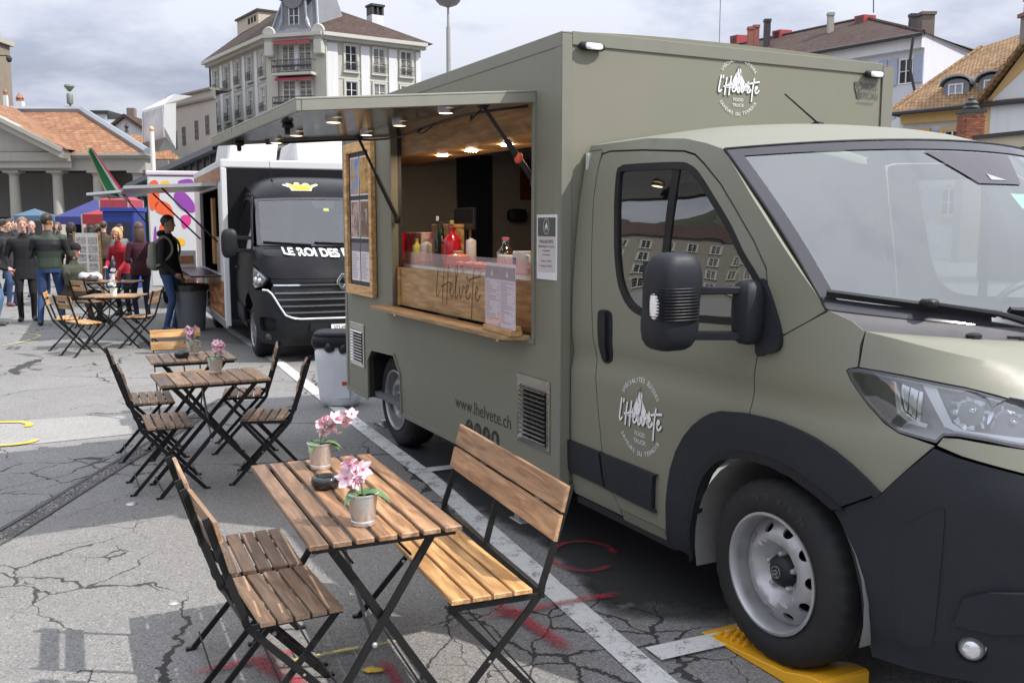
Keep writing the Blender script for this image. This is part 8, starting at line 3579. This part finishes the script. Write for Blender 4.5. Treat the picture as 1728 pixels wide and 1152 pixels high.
# ---- right: ochre house with dormers and skylights
D = 50
o = at(1660, 379, D).to_2d().to_3d()
t = thing('townhouse', 'cream and ochre house with a steep tiled roof and two arched dormers', 'building', o)
R_ = lambda px, py, Y: at(px, py, Y) - o
g0, g1 = R_(1516, 379, D), R_(1830, 379, D - 6)
f = Face(g0, g1)
ez = at(1516, 192, D).z
m = MB()
bk = Vector((2.5, 11, 0))
m.prism([(g0.x, g0.y), (g1.x, g1.y), (g1.x + 2.5, g1.y + 11), (g0.x + 2.5, g0.y + 11)], 0, ez)
m.build('wall', stucco('pale_render', (.54, .54, .54), .05), t)
m = MB()
f.box(m, 0, f.L, ez - .55, ez - .05, 0, .30)
m.build('frieze', stucco('ochre_frieze', (.52, .34, .14)), t)
m = MB()
A0, A1 = f(-.7, ez - .05, .75), f(f.L, ez + .1, .75)
rz = at(1640, 95, D + 5).z
T0, T1 = f(1.9, rz, -5), f(f.L, rz + 1.4, -5)
m.add([A0, A1, T1, T0, f(-.7, ez, -10.5), f(f.L, ez, -10.5)], [(0, 1, 2, 3), (3, 2, 5, 4), (0, 3, 4)])
face_uv(m.build('roof', M_YTILE, t))
m = MB()
m.tube([A0, A1], .11, 6)
m.build('gutter', M_IRON, t, 50)
m = MB()
m.tube([A0, T0], .13, 6)
m.build('verge', M_YTILE, t, 50)
face_uv([q for q in KCH(t) if q.name.startswith('verge')][-1])
nr = (A1 - A0).cross(T0 - A0).normalized()
kit = window_kit(.72, .95, rows=2)
for px, py in ((1592, 158), (1656, 152)):
    u = f.L * (px - 1516) / (1830 - 1516)
    base = R_(px, py + 16, D - 1.5 - (px - 1516) * .016)
    base = f((base - f(0, 0, 0)).dot(f.d), base.z, -.15)
    m = MB()
    arc = [(-.62, 0), (-.62, .95)] + [(-.62 * math.cos(a), .95 + .36 * math.sin(a)) for a in [math.pi * k / 8 for k in range(1, 8)]] + [(.62, .95), (.62, 0)]
    m.prism(arc, 0, 2.4, lambda a, b, c: base + f.d * a + Vector((0, 0, b)) - f.n * c)
    d_ = m.build('dormer', plain('zinc_dormer', (.16, .17, .19), .5), t)
    m = MB()
    arc2 = [(-.74 * math.cos(a), .98 + .44 * math.sin(a)) for a in [math.pi * k / 10 for k in range(11)]]
    for i in range(10):
        a_, b_ = arc2[i], arc2[i + 1]
        q = [base + f.d * p[0] + Vector((0, 0, p[1])) + f.n * kk for p in (a_, b_) for kk in (.2, -2.4)]
        q2 = [v + Vector((0, 0, .09)) for v in q]
        m.add(q + q2, [(4, 5, 7, 6), (0, 2, 3, 1), (0, 4, 6, 2)])
    m.build('dormer_hood', M_LEAD, d_)
    w_ = inst(kit[0], 'window_frame', d_, base + f.n * .05 + Vector((0, 0, .12)), (0, 0, f.ang))
    m = MB()
    m.add([base + f.n * .03 + f.d * a + Vector((0, 0, b)) for a, b in ((-.34, .14), (.34, .14), (.34, 1.05), (-.34, 1.05))], [(0, 1, 2, 3)])
    m.build('pane', plain('lilac_pane', (.28, .29, .36), .12), d_)
for px, py in ((1622, 133), (1686, 124)):
    c = R_(px, py, D + .3 - (px - 1516) * .016)
    s = (c - f(0, 0, 0)).dot(f.d)
    k_ = (s - (-.7)) / (f.L + .7)
    h_ = (c.z - (ez - .05)) / (rz - ez)
    pt = A0.lerp(A1, k_).lerp(T0.lerp(T1, k_), h_)
    up = (T0 - A0).normalized()
    up = (up - f.d * up.dot(f.d)).normalized()
    m = MB()
    m.add([pt + f.d * a + up * b + nr * .12 for a, b in ((-.42, -.4), (.42, -.4), (.42, .5), (-.42, .5))] + [pt + f.d * a + up * b - nr * .1 for a, b in ((-.42, -.4), (.42, -.4), (.42, .5), (-.42, .5))], [(0, 1, 2, 3), (4, 5, 1, 0), (5, 6, 2, 1), (6, 7, 3, 2), (7, 4, 0, 3)])
    sk = m.build('skylight', M_LEAD, t)
    m = MB()
    m.add([pt + f.d * a + up * b + nr * .14 for a, b in ((-.34, -.32), (.34, -.32), (.34, .42), (-.34, .42))], [(0, 1, 2, 3)])
    m.build('pane', plain('sky_pane', (.36, .42, .44), .08, 0, .1, 1, 0, 60, 1.0), sk)
kit2 = window_kit(.8, 1.35, rows=2, surround=stucco('ochre_surround', (.55, .36, .16)))
shm = MB().box(-.26, .26, -.06, 0, 0, 1.35).mesh('shutter', plain('lilac_shutter', (.36, .40, .52), .6))
for i in range(5):
    s = f.L * (.10 + .19 * i)
    for z in (ez - 2.35, ez - 5.2):
        w_ = put_window(kit2, f, s, z, t, .03)
        for d_ in (-.85, .85):
            inst(shm, 'shutter', w_, (d_, -.02, 0))
for i in range(2):
    m = MB()
    s = f.L * (.56 + .28 * i)
    f.box(m, s - .35, s + .35, 0, ez - .6, 0, .10)
    m.build('ochre_band', stucco('ochre_band_render', (.55, .36, .15)), t)
# gable wing breaking the eave at the right
m = MB()
w0, w1 = f.L * .47, f.L * .95
gz_ = ez + 2.9
m.add([f(w0, 0, .5), f(w1, 0, .5), f(w1, ez, .5), f((w0 + w1) / 2, gz_, .5), f(w0, ez, .5)], [(0, 1, 2, 3, 4)])
m.build('gable_wall', stucco('gable_ochre', (.55, .37, .17)), t)
m = MB()
for a, b in (((w0 - .5, ez - .35), ((w0 + w1) / 2, gz_ + .05)), ((w1 + .5, ez - .35), ((w0 + w1) / 2, gz_ + .05))):
    m.add([f(a[0], a[1], 1.1), f(b[0], b[1], 1.1), f(b[0], b[1], -6), f(a[0], a[1], -6), f(a[0], a[1] + .22, 1.1), f(b[0], b[1] + .22, 1.1), f(b[0], b[1] + .22, -6), f(a[0], a[1] + .22, -6)], [(0, 1, 5, 4), (4, 5, 6, 7), (0, 3, 2, 1)])
face_uv(m.build('gable_roof', M_YTILE, t))
m = MB()
cp = (w0 + w1) / 2
m.add([f(cp - 1.7, ez - 2.4, .54), f(cp + 1.7, ez - 2.4, .54), f(cp + 1.7, ez + .2, .54), f(cp, ez + 1.8, .54), f(cp - 1.7, ez + .2, .54)], [(0, 1, 2, 3, 4)])
m.build('white_panel', M_PILA, t)
# free chimneys in front / above
t2_ = thing('chimney', 'red brick chimney with a dark metal cowl in front of the ochre house', 'chimney', at(1628, 379, 43).to_2d().to_3d())
o = t2_.location.copy()
w_ = .40
zt_, zb_ = at(0, 192, 43).z, 0
nrow = 0
brk = MB().box(-.105, .105, -.05, .05, 0, .062).mesh('brick', wood('brick_red', (.26, .085, .05), (.38, .15, .09), .85, 1.5))
m = MB()
m.box(-w_ + .02, w_ - .02, -w_ + .02, w_ - .02, 0, zt_)
m.build('core', stucco('mortar', (.30, .26, .22)), t2_)
z = at(0, 240, 43).z
while z < zt_ - .07:
    for i in range(4):
        off = .05 if nrow % 2 else -.05
        for (px_, py_, rr) in ((-w_ + .115 + i * .205 + off * .4, -w_ + .02, 0), (-w_ + .02, -w_ + .115 + i * .205 - off * .4, R(90))):
            inst(brk, 'brick', t2_, (px_, py_, z), (0, 0, rr))
    z += .078
    nrow += 1
m = MB()
m.box(-w_ - .08, w_ + .08, -w_ - .08, w_ + .08, zt_, zt_ + .14)
m.lathe([(.34, zt_ + .14), (.36, zt_ + .25), (.26, zt_ + .34), (.30, zt_ + .44), (.16, zt_ + .58), (.18, zt_ + .64), (0, zt_ + .72)], 14)
m.build('cowl', M_IRON, t2_, 40)
t3_ = thing('chimney', 'massive grey rendered chimney cut by the right edge of the photo', 'chimney', at(1740, 379, 47).to_2d().to_3d())
w_ = at(1740, 379, 47).x - at(1714, 379, 47).x
m = MB()
z1_ = at(0, 25, 47).z
m.box(-w_, w_, -w_, w_, 4, z1_)
m.build('stack', stucco('grey_render', (.22, .20, .18)), t3_)
m = MB()
m.box(-w_ - .12, w_ + .12, -w_ - .12, w_ + .12, z1_, z1_ + .18)
m.box(-w_ * .9, w_ * .9, -w_ * .9, w_ * .9, z1_ + .18, z1_ + .62)
m.lathe([(w_ * 1.5, z1_ + .62), (w_ * .9, z1_ + 1.0), (0, z1_ + 1.3)], 4)
m.build('chimney_cap', stucco('brick_cap', (.22, .12, .09)), t3_)
# dark flat canopy and its fence beside the ochre house
q0, q1 = at(1640, 379, 30), at(1800, 379, 27)
t4_ = thing('kiosk_canopy', 'dark flat canopy with a pale fascia beyond the olive cab roof', 'canopy', q0.to_2d().to_3d())
o = t4_.location.copy()
f = Face(q0 - o, q1 - o)
zc_ = at(0, 236, 30).z
m = MB()
f.box(m, 0, f.L, zc_, zc_ + .12, -3, .2)
m.build('roof', M_IRON, t4_)
m = MB()
f.box(m, .1, f.L, zc_ - .34, zc_, -2.9, .1)
m.build('fascia', stucco('cream_fascia', (.45, .40, .30)), t4_)
m = MB()
f.box(m, .2, f.L, 0, zc_ - .36, -2.8, -.1)
m.build('wall', plain('dark_kiosk', (.05, .05, .055), .5), t4_)

# ---- street lamp and mast
t = thing('street_lamp', 'tall street lamp with a shallow bowl head behind the olive food truck', 'street lamp', at(759, 379, 27).to_2d().to_3d())
zt_ = at(0, 12, 27).z
m = MB()
m.tube([(0, 0, 0), (0, 0, zt_ * .6), (0, 0, zt_ * .93)], [.075, .068, .055], 10)
m.tube([(0, 0, zt_ * .90), (0, 0, zt_)], [.035, .03], 8)
m.build('pole', plain('lamp_grey', (.30, .29, .28), .45, .3), t, 50)
m = MB()
m.lathe([(.03, zt_ - .02), (.25, zt_ + .06), (.34, zt_ + .16), (.34, zt_ + .22), (.27, zt_ + .30), (0, zt_ + .34)], 22)
m.build('lamp_shade', plain('lamp_shade', (.20, .20, .20), .35, .5), t, 40)
m = MB()
m.lathe([(0, zt_ + .0), (.22, zt_ + .075), (.30, zt_ + .14)], 22)
m.build('diffuser', plain('lamp_glass', (.55, .56, .56), .2), t, 40)
t = thing('aerial_mast', 'thin aerial mast rising against the sky behind the olive box body', 'mast', at(1206, 379, 40).to_2d().to_3d())
m = MB()
m.tube([(0, 0, 0), (0, 0, at(0, -60, 40).z)], .018, 6)
m.build('mast', plain('mast_grey', (.2, .2, .21), .5), t)
t = thing('flag_pole', 'white flag pole with a gold ball in front of the angular white block', 'flag pole', at(263, 379, 50).to_2d().to_3d())
zt_ = at(0, 222, 50).z
m = MB()
m.tube([(0, 0, 0), (0, 0, zt_)], .12, 10)
m.build('pole', plain('white_pole', (.62, .60, .56), .4), t, 50)
m = MB()
m.ball((0, 0, zt_ + .12), .13, .13, .15, 10, 8)
m.build('finial', plain('gold_ball', (.5, .36, .18), .4), t, 50)

# ---- market stalls among the crowd
def canopy(label, px, py_top, py_eave, D, w_, d_, col, h0):
    t = thing('market_tent', label, 'market tent', at(px, 379, D).to_2d().to_3d(), 0, 'market tents')
    zt, ze = at(0, py_top, D).z, at(0, py_eave, D).z
    m = MB()
    m.add([(-w_, -d_, ze), (w_, -d_, ze), (w_, d_, ze), (-w_, d_, ze), (0, 0, zt)] + [(-w_, -d_, ze - .28), (w_, -d_, ze - .28), (w_, d_, ze - .28), (-w_, d_, ze - .28)],
          [(0, 1, 4), (1, 2, 4), (2, 3, 4), (3, 0, 4), (5, 6, 1, 0), (6, 7, 2, 1), (7, 8, 3, 2), (8, 5, 0, 3)])
    m.build('roof', cloth('tent_cloth', col, .7, .3), t)
    for x in (-w_, w_):
        for y in (-d_, d_):
            m = MB()
            m.tube([(x * .97, y * .97, 0), (x * .97, y * .97, ze)], .03, 6)
            m.build('pole', M_ALU, t)
    m = MB()
    m.box(-w_ * .9, w_ * .9, -d_ * .6, -d_ * .2, 0, .9)
    m.build('counter', plain('stall_counter', (.22, .16, .10), .6), t)


canopy('blue market tent among the crowd behind the photo board', 164, 336, 366, 36, 1.0, 1.2, (.035, .04, .15), 0)
canopy('red market tent beside the blue one', 176, 352, 362, 29, .42, .6, (.26, .03, .035), 0)
canopy('red and white market tent nearest the painted trailer', 207, 326, 338, 30, .45, .6, (.30, .05, .07), 0)
canopy('pale blue market tent far off below the columns', 60, 352, 364, 52, .8, .8, (.07, .12, .18), 0)
t = thing('blue_booth', 'bright blue booth standing against the painted trailer', 'booth', at(210, 379, 26).to_2d().to_3d())
m = MB()
m.box(-.42, .42, -.4, .4, 0, 2.05)
m.build('cabin', plain('blue_panel', (.012, .028, .18), .4), t, None, .02)
m = MB()
m.box(-.46, .46, -.44, .44, 2.05, 2.15)
m.build('roof', plain('blue_roof', (.02, .05, .28), .4), t)
m = MB()
m.box(-.32, .32, -.415, -.402, 1.0, 1.75)
m.build('hatch', plain('dark_hatch', (.02, .02, .03), .4), t)
t = thing('photo_board', 'wooden framed board covered with small food pictures beside the striped jacket', 'display board', at(147, 379, 20.5).to_2d().to_3d(), R(-8))
m = MB()
m.box(-.30, .24, 0, .03, .35, 1.52)
m.build('panel', plain('board_white', (.62, .60, .56), .6), t)
m = MB()
m.box(.24, .30, -.01, .04, .0, 1.55)
m.box(-.34, -.30, -.01, .04, .0, 1.55)
m.build('post', W_PALE, t)
for r_ in range(6):
    for c_ in range(2):
        m = MB()
        x, z = -.16 + c_ * .26, 1.36 - r_ * .185
        m.box(x - .10, x + .10, -.012, -.002, z - .07, z + .07)
        m.build('picture', print_mat('tiny_dish', r_ * 2 + c_, ((.06, .05, .05), (.25, .2, .17), (.5, .48, .44), (.12, .1, .1)), 16), t)
t = thing('menu_stand', 'white framed menu board with rows of snacks beside the grey round bin', 'menu board', (-5.75, 16.6, 0), R(10))
m = MB()
m.box(-.24, .24, .0, .03, .35, 1.25)
m.build('panel', plain('stand_white', (.55, .52, .50), .5), t)
for r_ in range(4):
    m = MB()
    m.box(-.20, .20, -.012, -.002, .42 + r_ * .20, .56 + r_ * .20)
    m.build('picture', print_mat('snack_row', r_, ((.16, .05, .02), (.42, .18, .07), (.20, .07, .03), (.5, .3, .15)), 18), t)
for x in (-.2, .2):
    m = MB()
    m.tube([(x, .02, 0), (x, .02, .36)], .015, 6)
    m.build('leg', M_ALU, t)
# tricolour flag on the trailer corner
t = thing('flag', 'green white and red flag slanting from the painted trailer flap', 'flag', (-8.40, 19.75, 2.45))
fl = MB()


def flg(a, b):
    p = Vector((.10, 0, -.10)).lerp(Vector((-.28, 0, .82)), b)
    q = p + Vector((.50 * a * (1 - .72 * b), .06 * math.sin(a * 5), -.02 - .36 * a * b * 0 + .18 * a * (1 - b) * -1))
    return q


for i, cl in enumerate(((.012, .13, .045), (.55, .55, .54), (.38, .03, .05))):
    q = MB()
    q.grid(lambda a, b: flg((0, .48, .80)[i] + a * (.48, .32, .20)[i], b), 5, 10)
    q.build('band', cloth('flag_band', cl, .7, .2), t, 60)
q = MB()
q.tube([(.14, 0, -.25), (-.30, 0, .86)], .012, 6)
q.build('staff', plain('staff_wood', (.3, .2, .1), .6), t)

# ---- the other side of the square (left of the camera), seen mirrored in glass and paint
hl_ = MB()
P = []
for i in range(31):
    a = R(126 + i * 3.2)
    r_ = 420
    z = 62 + 34 * noise.noise(Vector((i * .23, 0, 0))) + 22 * noise.noise(Vector((i * .8, 3, 0)))
    P.append((r_ * math.cos(a), r_ * math.sin(a), z))
vs = []
for p in P:
    vs += [(p[0] * .72, p[1] * .72, -1), (p[0] * .84, p[1] * .84, p[2] * .55), p, (p[0] * 1.25, p[1] * 1.25, p[2] * .9), (p[0] * 1.4, p[1] * 1.4, -1)]
hl_.add(vs, [(i * 5 + j, (i + 1) * 5 + j, (i + 1) * 5 + j + 1, i * 5 + j + 1) for i in range(30) for j in range(4)])
n_ = NT('wooded_slope')
v_ = n_.coord('Object')
n_.set(col=n_.mix(n_.noise(v_, .05, 6, .7), (.020, .030, .016), (.075, .085, .045)), rough=.95)
n_.bump(n_.noise(v_, .12, 5, .7), 1.0, 8)
hl_.build('hills', n_.m, None, 60, kind='structure')
for lb, x, y, w_, d_, h_, ang, col in (('long cream apartment block beyond the left edge of the photo', -118, 52, 50, 12, 14, 62, (.24, .225, .19)), ('grey apartment block beyond the left edge, nearer the camera', -122, 4, 44, 12, 13, 85, (.20, .20, .20)), ('ochre apartment block beyond the left edge, nearest the hall', -112, 96, 36, 12, 16, 50, (.26, .20, .12))):
    t = thing('apartment_building', lb, 'building', (x, y, 0), R(ang), 'buildings on the left side of the square')
    m = MB()
    m.box(-w_ / 2, w_ / 2, 0, d_, 0, h_)
    m.build('wall', stucco('row_render', col), t)
    m = MB()
    m.add([(-w_ / 2 - .5, -.6, h_), (w_ / 2 + .5, -.6, h_), (w_ / 2 + .5, d_ / 2, h_ + 4), (-w_ / 2 - .5, d_ / 2, h_ + 4), (w_ / 2 + .5, d_ + .6, h_), (-w_ / 2 - .5, d_ + .6, h_)], [(0, 1, 2, 3), (3, 2, 4, 5), (0, 3, 5), (1, 4, 2)])
    face_uv(m.build('roof', M_BTILE, t))
    kk = window_kit(1.2, 1.9, surround=M_TRIM)
    f = Face((-w_ / 2, 0), (w_ / 2, 0))
    nb = int(w_ / 3)
    for i in range(nb):
        for z in range(int(h_ / 3.2)):
            put_window(kk, f, (i + .5) * w_ / nb, .9 + z * 3.2, t, .03)
